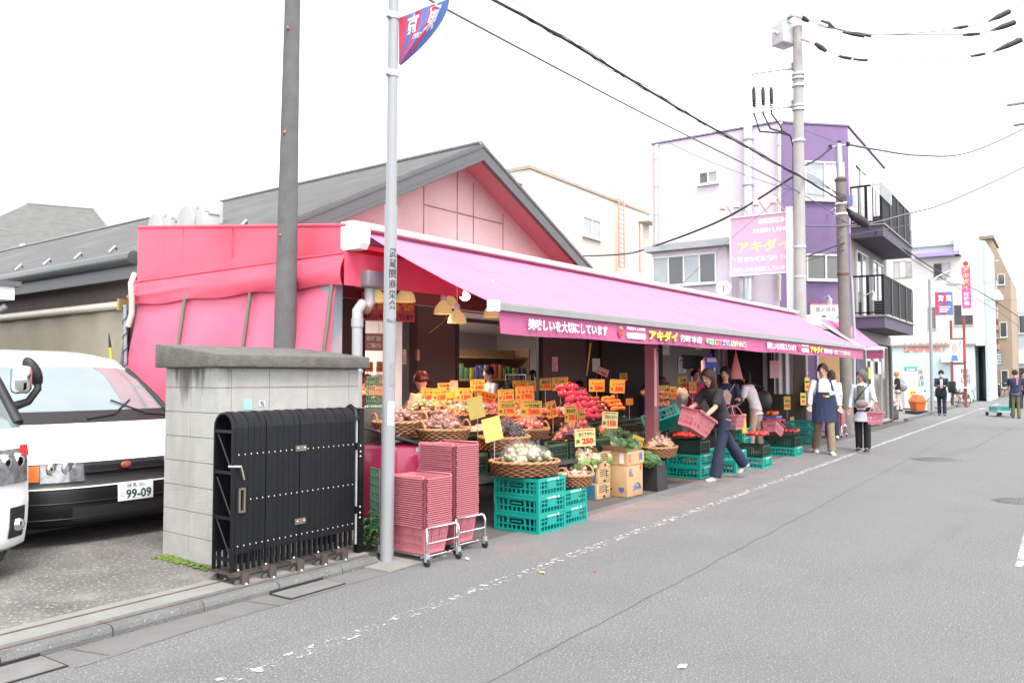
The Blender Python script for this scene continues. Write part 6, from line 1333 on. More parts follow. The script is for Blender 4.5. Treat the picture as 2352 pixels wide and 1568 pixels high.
# ================================================================= stock containers
def crate_mesh(w,d,h,col,name,label_strip=True,fine=False):
    """stackable plastic crate with real openings; w along x, d along y, base at z 0"""
    m = M('plastic_' + name,col,.45,var=.06,scale=12); mb = MB(); t = .014
    mb.box(-w / 2 + t,w / 2 - t,-d / 2 + t,d / 2 - t,.008,.02,m)
    lm = M('crate_print',(.45,.6,.56),.6,var=.5,scale=60)
    for fi in range(4):
        L = w if fi % 2 == 0 else d; off = d / 2 if fi % 2 == 0 else w / 2
        X = RZ(fi * math.pi / 2) @ T(0,-off,0)
        B = lambda x0,x1,z0,z1,y0=0.,y1=t: mb.box(x0,x1,y0,y1,z0,z1,m,X)
        e = .0006 * fi
        B(-L / 2,L / 2,0,.022,-.002 - e,t); B(-L / 2,L / 2,h - .035,h - .001 * fi,-.003 - e,t); B(-L / 2,L / 2,h * .36,h * .36 + .012,0.0002 + e); 
        B(-L / 2 + .0005,-L / 2 + .028,.022,h - .035,-.004,t); B(L / 2 - .028,L / 2 - .0005,.022,h - .035,-.004,t)
        n = max(6,int(L / (.028 if fine else .05)))
        for i in range(1,n):
            x = -L / 2 + L * i / n; B(x - .005,x + .005,.022,h * .36); 
            if abs(x) > L * .16 or fine: B(x - .005,x + .005,h * .36 + .012,h - .035)
        if not fine:
            if L == w:
                B(-L * .15,L * .15,h * .36 + .013,h - .036,.001,t); 
                for s in (-1,1):
                    B(s * L * .32 - L * .13,s * L * .32 + L * .13,h * .62,h * .62 + .01,.0004)
            else:
                B(-L * .2,L * .2,h * .36 + .013,h * .42); B(-L * .2,-L * .17,h * .42,h * .72); B(L * .17,L * .2,h * .42,h * .72); B(-L * .2,L * .2,h * .72,h * .76); B(-L * .11,L * .11,h * .54,h * .6,-.003,.01)
                for i in range(-8,8): mb.tube([X @ Vector((L * .045 * i,.006,h * .77)),X @ Vector((L * .045 * (i + 1),.006,h - .036))],.0035,m,4); mb.tube([X @ Vector((L * .045 * (i + 1),.006,h * .77)),X @ Vector((L * .045 * i,.006,h - .036))],.0035,m,4)
        else:
            for k in (.55,.72): B(-L / 2 + .028,L / 2 - .028,h * k,h * k + .008,.0004)
        if label_strip and fi in (1,3):
            pass
        if label_strip and not fine and fi % 2 == 0: 
            for i in range(9): mb.box(-L * .18 + i * L * .036,-L * .18 + i * L * .036 + L * .026,-.0055,-.0034,h - .027,h - .010,lm,X)
            mb.box(L * .2,L * .24,-.0055,-.0034,h - .03,h - .006,M('crate_tag',(.6,.65,.6),.6,var=.4,scale=90),X)
    return mb
teal = (.0,.24,.20); dgreen = (.003,.02,.013)
proto = {}
def crate(kind,x,y,z,rz,label,group='plastic crates'):
    dims = {'teal': (.46,.54,.175),'dark': (.5,.36,.2)}[kind]
    if kind not in proto:
        mb = crate_mesh(*dims,teal if kind == 'teal' else dgreen,kind,True,kind == 'dark')
        if kind == 'dark': mb.box(-.2,.2,-.186,-.182,.172,.198,M('crate_edge_green',(.012,.075,.018),.5)) 
        proto[kind] = tag(mb.build('crate',None,(x,y,z),rz),label,'crate',group); return proto[kind]
    return dup(proto[kind],(x,y,z),rz,label,group)
wick = M('wicker',(.19,.075,.024),.55,var=.35,scale=30); wick_l = M('wicker_light',(.32,.17,.07),.55,var=.25,scale=30); wick_d = M('wicker_dark',(.08,.026,.012),.55,var=.35,scale=30)
def basket_mesh(r,h,ex,ey,m,ml,handles=True,n=76):
    mb = MB(); rows = max(5,int(h / .019)); rows2 = rows
    for k in range(rows):
        z = .012 + (h - .02) * k / (rows - 1); rr = r * (.86 + .14 * (k / (rows - 1)) ** .8); pts = []
        vs = []; q = 5
        for j in range(n):
            a = 2 * math.pi * j / n; o = .0065 * math.sin(n / 4 * a + math.pi * k); 
            for i in range(q):
                b = 2 * math.pi * i / q; R_ = rr + o + .0075 * math.cos(b); vs.append(Vector((R_ * math.cos(a) * ex,R_ * math.sin(a) * ey,z + .0095 * math.sin(b) + .002 * math.sin(a * 7 + k))))
        fs = [(j * q + i,((j + 1) % n) * q + i,((j + 1) % n) * q + (i + 1) % q,j * q + (i + 1) % q) for j in range(n) for i in range(q)]
        mb.add(vs,fs,m,True)
    mb.lathe([(r * .001,.006),(r * .88,.006),(r * .88,.014),(r * .97,h * .6),(r * .985,h - .012)],wick_d,40,ex=ex,ey=ey,cap=False)
    for s in (0,1):  # braided rim
        pts = [Vector(((r * 1.0 + .006 * math.cos(t * n / 6 + s * 3.14)) * math.cos(t) * ex,(r * 1.0 + .006 * math.cos(t * n / 6 + s * 3.14)) * math.sin(t) * ey,h + .008 * math.sin(t * n / 6 + s * 3.14))) for t in [2 * math.pi * j / (n * 2) for j in range(n * 2 + 1)]]
        mb.tube(pts,.011,ml,6)
    if handles:
        for sgn in (0,math.pi):
            c = Vector((math.cos(sgn) * r * ex,0,h)); X = T(*c)
            mb.tube([X @ Vector((0,.07 * math.cos(t),.085 * math.sin(t))) for t in [i * math.pi / 12 for i in range(13)]],.011,ml,7)
    return mb
bproto = {}
def basket(kind,p,rz,label):
    spec = {'wide': (.27,.14,1.12,.88,wick,wick_l,False),'handled': (.26,.12,1.08,.84,wick,wick_l,True),'dark': (.25,.13,1.1,.86,wick_d,wick,False),'small': (.19,.12,1.08,.84,wick,wick_l,True)}[kind]
    if kind not in bproto: bproto[kind] = tag(basket_mesh(*spec).build('wicker_basket',None,p,rz),label,'basket','wicker baskets'); return bproto[kind]
    return dup(bproto[kind],p,rz,label,'wicker baskets')
# ================================================================= tables under the produce
tbm = M('table_dark',(.04,.035,.03),.7,var=.2); legm = M('table_leg',(.25,.22,.2),.6,var=.3,scale=12); blotch(legm,(.25,.09,.03),8,.5,.65,amount=.8)
def table(x0,x1,y0,y1,z,label):
    k = thing('display_table',label,'table',((x0 + x1) / 2,(y0 + y1) / 2,0),R(-2)); w,d = x1 - x0,y1 - y0
    mb = MB(); mb.box(-w / 2,w / 2,-d / 2,d / 2,z - .04,z,tbm); mb.build('tabletop',k)
    for sx in (-1,1):
        for sy_ in (-1,1): mb = MB(); mb.box(sx * (w / 2 - .03) - .02,sx * (w / 2 - .03) + .02,sy_ * (d / 2 - .03) - .02,sy_ * (d / 2 - .03) + .02,0,z - .04,legm); mb.build('leg',k)
table(6.12,8.5,4.86,7.1,.53,'dark display table with rusty legs behind the pink basket stacks')
table(8.55,10.95,4.95,7.1,.53,'dark display table behind the stacked cardboard boxes')
table(11.0,13.4,5.2,7.1,.53,'dark display table behind the pink support post')
ci = 0
for row,(yy,zz,lab) in enumerate(((5.06,.53,'front'),(5.62,.55,'middle'),(6.2,.60,'back'))):
    for i in range(13):
        x = 6.4 + i * .535
        if row == 0 and i > 8: continue
        crate('dark',x,yy + (.1 if i > 5 else 0),zz,R(rnd.uniform(-2,2)),'dark green crate in the %s row on the display tables under the wicker baskets' % lab,'dark crates on the tables, %s row' % lab)
# front crates -------------------------------------------------------
c0 = at_z(1240,1228,0)
def stack(kind,x,y,n,rz,labels,group):
    h = .175 if kind == 'teal' else .2
    for i in range(n): crate(kind,x + rnd.uniform(-.004,.004),y + rnd.uniform(-.004,.004),i * h,rz + R(rnd.uniform(-.7,.7)),labels[i],group)
stack('teal',c0.x + .24,c0.y + .27,3,R(-3),('lowest of three teal crates under the big white vegetable basket','middle of three teal crates under the big white vegetable basket','top one of three teal crates under the big white vegetable basket'),'teal crates')
stack('teal',c0.x + .73,c0.y + .30,2,R(-2),('lower of two teal crates under the small handled basket','upper of two teal crates under the small handled basket'),'teal crates')
def pk_(u,v): p = at_z(u,v,0); return p.x,p.y
# teal and dark stacks further along: (pixel of the near bottom corner, list of kinds, word)
for u,v,kinds,word in ((1608,1100,('teal','teal','dark'),'left of the woman in jeans'),(1690,1088,('teal','teal'),'behind the woman in jeans'),(1752,1076,('teal','dark'),'to the right of the woman in jeans'),(1826,1049,('teal','dark'),'nearest the man in the apron'),
                         (1560,1092,('teal',),'behind the black stand'),(1705,1048,('teal','teal','teal'),'under the woman in beige trousers'),(1800,1032,('teal','dark','dark'),'beside the hanging price tag'),(1868,1022,('teal','teal','teal'),'by the brown pole cover')):
    x,y = pk_(u,v); z = 0
    for i,kd in enumerate(kinds):
        ht = .175 if kd == 'teal' else .2; w_ = .46 if kd == 'teal' else .36
        crate(kd,x + .24,y + .26,z,R(-2) + (R(90) if kd == 'dark' else 0),('%s %s crate of the stack %s' % (('bottom','second','top')[i],'teal' if kd == 'teal' else 'dark green',word)),'crates along the roadside'); z += ht
# dark crates standing between the onions and the woman : a sloping bank
for i,(u,v,Y,n) in enumerate(((1470,1010,5.25,4),(1528,1012,5.2,4),(1450,1000,5.75,4))):
    p = at_y(u,v,Y)
    for j in range(n): crate('dark',p.x,p.y,j * .2,R(-3 + 2 * i),'%s of four stacked dark green crates %s' % (('lowest','second','third','topmost')[j],('right of the onion pile','left of the pink carried basket','behind the onion pile')[i]),'dark crate bank')
p = at_y(1527,968,4.9); crate('teal',p.x,p.y,p.z - .05,(R(-22),R(20),R(12)),'tilted teal crate propped in front of the dark crates','teal crates'); 
# ================================================================= cartons
card_m = M('cardboard',(.42,.26,.13),.85,var=.06,scale=5,bump=.15,bscale=40); card_in = M('cardboard_inner',(.33,.19,.09),.9,var=.08); cblue = M('print_blue',(.03,.16,.26),.7,var=.08); cnav = M('print_navy',(.05,.10,.30),.7,var=.1); cblk = M('print_black',(.05,.035,.03),.8,var=.3,scale=30)
def carton(x,y,z,w,d,h,rz,label,opened=False,prints=None,flap=0.):
    k = thing('cardboard_box',label,'box',(x,y,z),rz,'cardboard boxes'); mb = MB(); t = .008
    if opened:
        for b in ((-w / 2,w / 2,-d / 2,-d / 2 + t),(-w / 2,w / 2,d / 2 - t,d / 2),(-w / 2,-w / 2 + t,-d / 2 + t,d / 2 - t),(w / 2 - t,w / 2,-d / 2 + t,d / 2 - t)): mb.box(b[0],b[1],b[2],b[3],0,h,card_m)
        mb.box(-w / 2 + t,w / 2 - t,-d / 2 + t,d / 2 - t,0,h * .5,card_in)
    else: mb.bbox(-w / 2,w / 2,-d / 2,d / 2,0,h,card_m,.006)
    mb.build('carton',k)
    if flap:
        mb = MB(); mb.add([Vector(p) for p in ((-w / 2,d / 2,h),(w / 2,d / 2,h),(w / 2,d / 2 + flap * .5,h + flap),(-w / 2,d / 2 + flap * .5,h + flap))] + [Vector(p) for p in ((-w / 2,d / 2 + .006,h),(w / 2,d / 2 + .006,h),(w / 2,d / 2 + .006 + flap * .5,h + flap),(-w / 2,d / 2 + .006 + flap * .5,h + flap))],[(0,1,2,3),(7,6,5,4),(0,4,5,1),(2,6,7,3)],card_m)
        mb.add([Vector(p) for p in ((-w / 2,-d / 2,h),(-w / 2,d / 2,h),(-w / 2 - flap * .6,d / 2,h + flap * .7),(-w / 2 - flap * .6,-d / 2,h + flap * .7))],[(0,1,2,3)],card_in); mb.build('flap',k)
    if prints: mb = MB(); prints(mb,w,d,h,frame((0,-d / 2 - .001,h / 2),(1,0,0),(0,0,1)),frame((-w / 2 - .001,0,h / 2),(0,-1,0),(0,0,1))); mb.build('print',k)
def pr_big(mb,w,d,h,F,Lf):
    for i in range(3): mb.tube([F @ Vector((-w * .32 + i * .035 + .03 * math.cos(t),h * .28 + .05 * math.sin(t),.002)) for t in [2.2 + q * .33 for q in range(10)]],.007,cnav,4,flat=.2)
    mb.tube([F @ Vector((w * .1 + .09 * math.cos(t),-h * .33 + .1 * math.sin(t),.002)) for t in [.3 + q * .28 for q in range(11)]],.011,cnav,4,flat=.2)
    for i in range(5): mb.box(-w * .02 + i * w * .085,w * .04 + i * w * .085,-h * .3,-h * .2 + .01 * (i % 2),0,.002,cnav,F)
    for x0,y0 in ((w * .36,h * .38),):
        mb.box(x0 - .022,x0 + .022,y0 - .035,y0 + .035,0,.0015,tr,F); mb.box(x0 - .014,x0 + .014,y0 - .026,y0 + .026,.0016,.0022,card_m,F); mb.box(x0 - .01,x0 + .01,y0 - .02,y0 + .02,.0023,.003,tr,F)
    mb.box(-d * .42,-d * .1,-h * .3,-h * .24,0,.002,black_m,Lf); mb.prism([(-.04 + d * .28,-h * .2),(.04 + d * .28,-h * .2),(.035 + d * .28,-h * .3),(d * .28,-h * .36),(-.035 + d * .28,-h * .3)],0,.002,cnav,Lf)
def pr_tray(mb,w,d,h,F,Lf):
    mb.box(-w * .42,-w * .3,-h * .25,h * .3,0,.0015,tr,F); mb.box(-w * .39,-w * .33,-h * .15,h * .2,.0016,.0025,card_m,F)
    for i in range(3): mb.box(w * .2 + i * .03,w * .2 + i * .03 + .02,-h * .2,h * .35,0,.002,cnav,F)
    mb.box(d * .2,d * .36,-h * .4,h * .38,0,.002,M('paper_label',(.6,.58,.58),.6),Lf)
def pr_blue(mb,w,d,h,F,Lf):
    mb.box(-d * .5,d * .42,-h * .5 + .012,h * .5 - .012,0,.0015,cblue,Lf)
    for i in range(4): mb.box(-w * .36,-w * .36 + w * (.5 + .2 * (i % 2)),h * .34 - i * h * .13,h * .34 - i * h * .13 + h * .05,0,.0015,cblk,F)
    mb.box(w * .15,w * .2,-h * .2,h * .35,0,.002,cblk,F); mb.ball(F @ Vector((w * .02,-h * .36,0)),.03,black_m,10,6,1,.1,.6)
cb0 = at_z(1444,1143,0)
carton(cb0.x + .21,cb0.y + .19,0,.42,.36,.40,R(-2),'large plain carton with blue swirl print, supporting the broccoli',prints=pr_big)
carton(cb0.x + .215,cb0.y + .19,.402,.44,.38,.16,R(-2),'carton tray with red stamp on top of the large carton, full of broccoli',True,pr_tray,.12)
cb1 = at_z(1378,1148,0)
for i in range(3):
    carton(cb1.x + .15 + .01 * i,cb1.y + .2,i * .192,.32,.36,.19,R(-3 + i * 1.5),'%s of three blue-sided cartons under the cauliflowers' % ('lowest','middle','top open one')[i],i == 2,pr_blue,.1 if i == 2 else 0)
# black stand with an onion basket
bs = at_z(1522,1128,0); mb = MB(); mb.loft([[Vector((sx * w,sy_ * w * .9,z)) for sx,sy_ in ((-1,-1),(1,-1),(1,1),(-1,1))] for w,z in ((.17,0),(.14,.38))],black_m,smooth=False); tag(mb.build('black_stand',None,(bs.x + .12,bs.y + .2,0)),'tapered black stand under the basket of pale bulbs','stand')
# ================================================================= produce
bagclear = M('bag_film',(.3,.26,.25),.08,var=0,alpha=.10,spec=1.,bump=1.,bscale=28)
def pmat(n,c=(.3,.3,.3),r=.35,v=.3,s=20): return M('produce_' + n,c,r,var=v,scale=s,bump=.25,bscale=30)
def bag_proto(name,core,cols,lab,r=.085):
    mb = MB(); q = random.Random(len(name))
    for i in range(13): mb.ball((q.uniform(-.05,.05),q.uniform(-.04,.04),.03 + q.uniform(0,.045)),r * q.uniform(.2,.36),cols[i % len(cols)],10,7,q.uniform(.8,2.3),1,1,.3,i,Euler((q.uniform(-.6,.6),q.uniform(-.6,.6),q.uniform(0,3))).to_matrix().to_4x4())
    k = mb.build(name,None); o = MB(); o.ball((0,0,.05),r,bagclear,16,10,1.1,.9,.72,.45,3.1)
    o.tube([(0.05,0,.09),(.075,.01,.125),(.09,.03,.15)],[.02,.008,.022],bagclear,8); o.build('film',k); return k
def heap(protos,p,rx,ry,n,zh,name,label,cat,group,s=(.85,1.15),seed=1):
    q = random.Random(seed); out = []
    for i in range(n):
        a = i * 2.4 + q.uniform(-.3,.3); rr = math.sqrt((i + .4) / n) * .92; x,y = rx * rr * math.cos(a),ry * rr * math.sin(a); z = zh * (1 - rr ** 1.6)
        pr = protos[i % len(protos)]
        o = dup(pr,(p[0] + x,p[1] + y,p[2] + z),(q.uniform(-.5,.5),q.uniform(-.5,.5),q.uniform(0,6.28)),label,group,q.uniform(*s)); o['category'] = cat; out.append(o)
    return out
def drop(o):
    for ch in list(o.children): bpy.data.objects.remove(ch)
    bpy.data.objects.remove(o)
brn = bag_proto('produce_bag',None,[pmat('root',(.17,.06,.04)),pmat('root2',(.26,.10,.06)),pmat('rootpale',(.36,.2,.16))],''); blkb = bag_proto('produce_bag',None,[pmat('eggplant',(.02,.012,.02),.25),pmat('dark',(.05,.03,.04))],'')
pnk = bag_proto('produce_bag',None,[pmat('pinkveg',(.45,.12,.10)),pmat('red',(.42,.05,.04),.3),pmat('paleveg',(.5,.32,.24))],''); wht = bag_proto('produce_bag',None,[pmat('whiteveg',(.47,.40,.28)),pmat('whitegreen',(.33,.36,.17)),pmat('cream',(.48,.37,.27))],'',.1)
grn = bag_proto('produce_bag',None,[pmat('green',(.10,.22,.05)),pmat('dgreen',(.04,.12,.03))],''); org = bag_proto('produce_bag',None,[pmat('orange',(.5,.15,.03),.35),pmat('orange2',(.45,.22,.06),.35)],''); pur_ = bag_proto('produce_bag',None,[pmat('purple',(.07,.02,.07),.3),pmat('pinkveg'),pmat('purple')],'')
def bsk(kind,u,v,Y,rz,label,protos,n,plabel,cat,seed,zh=.09,s=(.85,1.2),r=.2):
    p = at_y(u,v,Y); h = {'wide': .14,'handled': .12,'dark': .13,'small': .12}[kind]
    basket(kind,(p.x,p.y,p.z - h),rz,label); heap(protos,(p.x,p.y,p.z - .05),r,r * .8,n,zh,'',plabel,cat,plabel[:60],s,seed)
bsk('handled',918,968,5.55,R(-20),'wicker basket half hidden behind the silver pole',[brn],9,'clear bag of brown roots in the basket behind the silver pole','vegetable bag',1)
bsk('handled',1020,985,5.2,R(-15),'large handled wicker basket of bagged dark roots above the pink basket stacks',[brn,brn,pnk],10,'clear bag of brown roots in the basket above the pink stacks','vegetable bag',2,.12)
bsk('wide',1158,1003,5.0,R(-12),'wide wicker basket of black eggplant bags below the curled yellow cards',[blkb],11,'bag of black eggplants in the wide basket below the curled yellow cards','vegetable bag',3,.16)
bsk('handled',1215,985,5.5,R(-12),'handled wicker basket of pink radish bags left of the cauliflower card',[pnk],10,'bag of pink radishes in the handled basket left of the cauliflower card','vegetable bag',4,.13)
bsk('wide',1312,1008,5.3,R(-10),'wicker basket of purple and pink vegetables behind the cauliflower card',[pur_,pnk],11,'bag of purple vegetables behind the cauliflower card','vegetable bag',5,.13)
w1 = Vector((c0.x + .20,c0.y + .31,.665)); basket('wide',(w1.x,w1.y,.527),R(-40),'wide wicker basket heaped with bagged white vegetables on three teal crates').scale = (1.15,1.25,1)
heap([wht],(w1.x,w1.y,.61),.26,.22,14,.12,'','bag of white leafy vegetables in the basket on three teal crates','vegetable bag','bags of white vegetables',(1.05,1.4),6)
w2 = Vector((c0.x + .93,c0.y + .15,.47)); basket('small',(w2.x,w2.y,.352),R(-5),'small handled wicker basket of flat pink packs on two teal crates').scale = (1.1,1.1,1)
fl_ = bag_proto('produce_pack',None,[pmat('palepink',(.55,.35,.3)),pmat('paleveg')],'',.07); heap([fl_],(w2.x,w2.y,.40),.16,.13,9,.02,'','flat clear pack in the small basket on two teal crates','vegetable pack','flat packs in the small basket',(.8,1.0),7)
w3 = at_y(1515,1048,bs.y + .25); basket('wide',(w3.x,w3.y,.40),R(-4),'wicker basket of pale bulbs on the tapered black stand').scale = (1.0,.95,1)
tar = bag_proto('produce_bag',None,[pmat('taro',(.42,.25,.15)),pmat('taro2',(.5,.3,.2))],''); heap([tar],(w3.x,w3.y,.49),.2,.17,11,.12,'','bag of pale bulbs in the basket on the black stand','vegetable bag','bags of pale bulbs',(.9,1.2),8)
# rows behind
for i,(u,v,Y,pr,word) in enumerate(((965,945,6.0,[grn,pnk],'green pods and pink ginger'),(1050,952,5.9,[pnk,org,grn],'mixed pink and green vegetables'),(1120,948,6.0,[pur_],'new red onions'),(1190,962,5.95,[pnk,org],'small tomatoes'),(1262,955,6.1,[pnk,pur_],'red fava packs'),(1325,985,5.7,[pnk],'red chillies'),
                                         (1395,995,5.5,[org,pnk],'orange peppers'),(1330,950,6.4,[org,pnk],'pink fruit'),(1000,932,6.6,[pnk,grn],'okra packs'),(1170,935,6.8,[grn,org],'zucchini packs'),(845,905,7.0,[org,pnk],'orange fruit behind the low wall'),(862,880,7.3,[pnk],'pink fruit behind the low wall'))):
    bsk('dark',u,v,Y,R(-10 + 3 * i),'dark wicker basket of %s in the back rows' % word,pr,8,'bag of %s in the back rows' % word,'vegetable bag',20 + i,.09)
# single fruits
def fruit(name,r,m,calyx=None,sz=.9,nz=.08):
    mb = MB(); mb.ball((0,0,r * sz),r,m,16,10,1,1,sz,nz,1.7); k = mb.build(name,None)
    if calyx: o = MB(); o.lathe([(r * .12,r * sz * 1.9),(r * .16,r * sz * 2.1),(r * .3,r * sz * 2.35)],calyx,8); o.build('calyx',k)
    return k
pom = fruit('pomegranate',.06,pmat('pom',(.40,.03,.08),.28,.3,8),pmat('pomtip',(.3,.06,.06))); tomd = fruit('dark_tomato',.042,pmat('darktom',(.20,.04,.02),.15,.3,8)); mik = fruit('mandarin',.04,pmat('mandarin',(.6,.17,.02),.35,.15,40),None,.85); toma = fruit('tomato',.04,pmat('tomato',(.55,.04,.03),.18,.2,6),None,.85)
def pile(pr,u,v,Y,cols,rows,dx,label,cat,group,dz=None,dy=None):
    p = at_y(u,v,Y); q = random.Random(int(u))
    for j in range(rows):
        for i in range(cols - (j % 2)):
            o = dup(pr,(p.x + (i + .5 * (j % 2)) * dx + q.uniform(-.14,.14) * dx,p.y + j * (dy or dx * .62) + q.uniform(-.1,.1) * dx,p.z + j * (dz or dx * .66) + q.uniform(-.08,.08) * dx),(q.uniform(-.5,.5),q.uniform(-.5,.5),q.uniform(0,6)),label,group,q.uniform(.84,1.14)); o['category'] = cat
pile(pom,1332,966,5.7,6,6,.125,'shiny deep red pomegranate in the sloping pile','pomegranate','pomegranates')
pile(tomd,1386,968,5.7,5,6,.09,'glossy dark brown-red tomato beside the pomegranates','tomato','dark tomatoes')
pile(mik,1404,944,5.9,6,4,.085,'small mandarin in the heap above the dark crates','mandarin','mandarins')
for u,v,Y,z,word in ((1590,1000,4.75,.56,'dark crate under the pink carried basket'),(1748,996,4.55,.385,'dark crate right of the woman in jeans'),(1822,990,4.7,.385,'dark crate nearest the apron man'),(1790,965,4.95,.585,'crate beside the hanging price tag')):
    p = at_y(u,v,Y); q = random.Random(int(u))
    for i in range(24): o = dup(toma,(p.x + (i % 6 - 2.5) * .072 + q.uniform(-.015,.015),p.y + (i // 6 - 1.2) * .085 + .05,p.z - .04 + q.uniform(0,.025)),(q.uniform(-.3,.3),q.uniform(-.3,.3),q.uniform(0,6)),'red tomato in the %s' % word,'tomatoes in the %s' % word,q.uniform(.9,1.1)); o['category'] = 'tomato'
p = at_y(1772,953,5.2)
tray = MB(); tray.box(-.22,.22,-.16,.16,0,.05,tblu); tag(tray.build('blue_tray',None,(p.x,p.y,p.z - .06)),'blue tray of bright oranges beyond the woman in beige trousers','tray')
orn = fruit('orange',.055,pmat('brightorange',(.66,.13,.01),.35,.1,40))
for i in range(8): o = dup(orn,(p.x - .15 + (i % 4) * .1,p.y - .06 + (i // 4) * .1,p.z - .01),(0,0,i),'bright orange in the blue tray','oranges in the blue tray'); o['category'] = 'orange'
pile(org.copy() if False else org,1505,935,5.35,5,3,.13,'bag of orange and purple fruit on the sloping dark crates','fruit bag','bags on the dark crates')
# cauliflowers and broccoli
def caul(col,name,leafc,stemc,seed):
    mb = MB(); q = random.Random(seed); m = M('floret_' + name,col,.8,var=.12,scale=30,bump=.8,bscale=70)
    mb.ball((0,0,.07),.08,m,20,14,1.1,1.1,.8,.12,seed)
    for i in range(60):
        d = Vector((q.gauss(0,1),q.gauss(0,1),abs(q.gauss(.5,.7)))).normalized(); mb.ball(Vector((d.x * .085,d.y * .085,.07 + d.z * .062)),q.uniform(.014,.026),m,7,5)
    k = mb.build(name,None); lm = M('leaf_' + name,leafc,.5,var=.25,scale=14)
    for i in range(7):
        a = i * .9 + q.uniform(-.2,.2); o = MB(); L = q.uniform(.05,.09)
        o.grid(lambda u,v: Vector((math.cos(a),math.sin(a),0)) * (.05 + .06 * v + .02 * math.sin(v * 3)) + Vector((-math.sin(a),math.cos(a),0)) * ((u - .5) * .09 * math.sin(.4 + v * 2.5)) + Vector((0,0,.0 + L * v - .03 * abs(u - .5) * v)),5,6,lm); o.build('leaf',k)
    o = MB(); o.cyl((0,0,-.03),(0,0,.05),.03,M('stem_' + name,stemc,.6),n=10); o.build('stem',k); return k
cau = caul((.60,.47,.33),'cauliflower',(.22,.36,.10),(.5,.55,.3),3); bro = caul((.055,.13,.045),'broccoli',(.10,.20,.09),(.35,.45,.2),5)
z0 = .192 * 3
for i,(u,v,tl) in enumerate(((1322,1046,.5),(1352,1040,-.3),(1392,1055,.7),(1365,1058,.2),(1340,1062,-.5))):
    p = at_y(u,v,cb1.y + .05 + .12 * (i < 2)); dup(cau,(p.x,p.y,p.z - .06),(tl,.5 - .3 * i,i * 1.3),'cauliflower with green leaves in the top open blue-sided carton','cauliflowers',1.05)['category'] = 'cauliflower'
q = random.Random(4)
for i,(u,v) in enumerate(((1385,1003),(1402,1015),(1425,1022),(1448,1018),(1470,1020),(1490,1040),(1412,1038),(1437,1046),(1462,1050),(1484,1055),(1500,1062),(1400,1000),(1440,1006),(1418,995),(1455,1035))):
    p = at_y(u,v,cb0.y + .1 + (1055 - v) * .009); dup(bro,(p.x,p.y,p.z - .05),(q.uniform(-.8,.8),q.uniform(-.8,.8),q.uniform(0,6)),'dark green broccoli head heaped over the carton tray','broccoli heads',q.uniform(.95,1.2))['category'] = 'broccoli'
for o in (brn,blkb,pnk,wht,grn,org,pur_,fl_,tar,pom,tomd,mik,toma,orn,cau,bro): drop(o)
# leaf scraps on the ground in front of the cartons
sc = MB(); lfs = M('scrap_leaf',(.15,.28,.08),.7,var=.4,scale=20)
for i in range(46):
    p = at_z(1400 + rnd.uniform(-20,190),1142 - rnd.uniform(-8,10) - (i % 5),.004); a = rnd.uniform(0,6); s = rnd.uniform(.008,.03)
    sc.add([Vector((p.x + s * math.cos(a + t) * (1 if j % 2 else .45),p.y + s * math.sin(a + t) * (1 if j % 2 else .45),.004 + .004 * (j % 2))) for j,t in enumerate((0,1.57,3.14,4.71))],[(0,1,2,3)],lfs)
tag(sc.build('leaf_scraps'),'scatter of green leaf scraps on the road in front of the cartons','scraps',kind='stuff')
# ================================================================= price cards
yel = M('card_yellow',(.5,.37,.045),.6,var=.05,scale=4,trans=.1); ora = M('card_orange',(.68,.28,.02),.6,var=.05,scale=4,trans=.1); pal = M('card_pale',(.5,.43,.17),.6,var=.05,scale=4); cred = M('card_red',(.62,.03,.015),.7,var=0); cgrn = M('card_head',(.12,.1,.03),.7,var=.7,scale=60); rodm = M('card_rod',(.35,.33,.3),.4)
def pcard(u,v,w,h,Y,name,price,mat=None,tilt=0.,label=None,stake=.22,back=0.,spots=False):
    c = at_y(u,v,Y); t = c.dot(Vector((_ca,_sa,0))); W = w * t / FPX / .9; H = h * t / FPX; mat = mat or yel
    k = thing('price_card',label or 'yellow price card reading %s %s' % (name,price),'price card',c,0,'price cards'); X = frame((0,0,0),(math.cos(R(28)),-math.sin(R(28)),0),(0,-back,1)) @ RZ(tilt)
    mb = MB(); mb.grid(lambda a,b: X @ Vector((W * (a - .5),H * (b - .5),.006 * math.sin(a * 3.1))),6,2,mat,False); mb.grid(lambda a,b: X @ Vector((W * (.5 - a),H * (b - .5),.006 * math.sin(a * 3.1) - .002)),6,2,mat,False)
    L = .008
    if name or price:
        for i in range(7): mb.box(-W * .4 + i * W * .115,-W * .4 + i * W * .115 + W * .09,H * .385,H * .44,L,L + .001,(cred,cgrn,cgrn)[i % 3],X)
        if name: mb.text(name,X @ T(W * .05,H * .17,L),0,tbk,.035,box=(W * .78,H * .26))
        if price: mb.text(price,X @ T(W * .1,-H * .2,L),0,cred,.06,box=(W * .56,H * .36)); mb.box(-W * .44,-W * .28,-H * .3,-H * .1,L,L + .001,cgrn,X); mb.text('円',X @ T(W * .43,-H * .31,L),0,cred,0,box=(W * .07,H * .11))
    mb.build('card',k)
    if stake: mb = MB(); mb.tube([X @ Vector((0,H * .48,-.006)),X @ Vector((0,-H * .5,-.006)),X @ Vector((0,-H * .5,-.006)) + Vector((0,0,-stake))],.005,rodm,6); mb.build('stake',k)
    return k
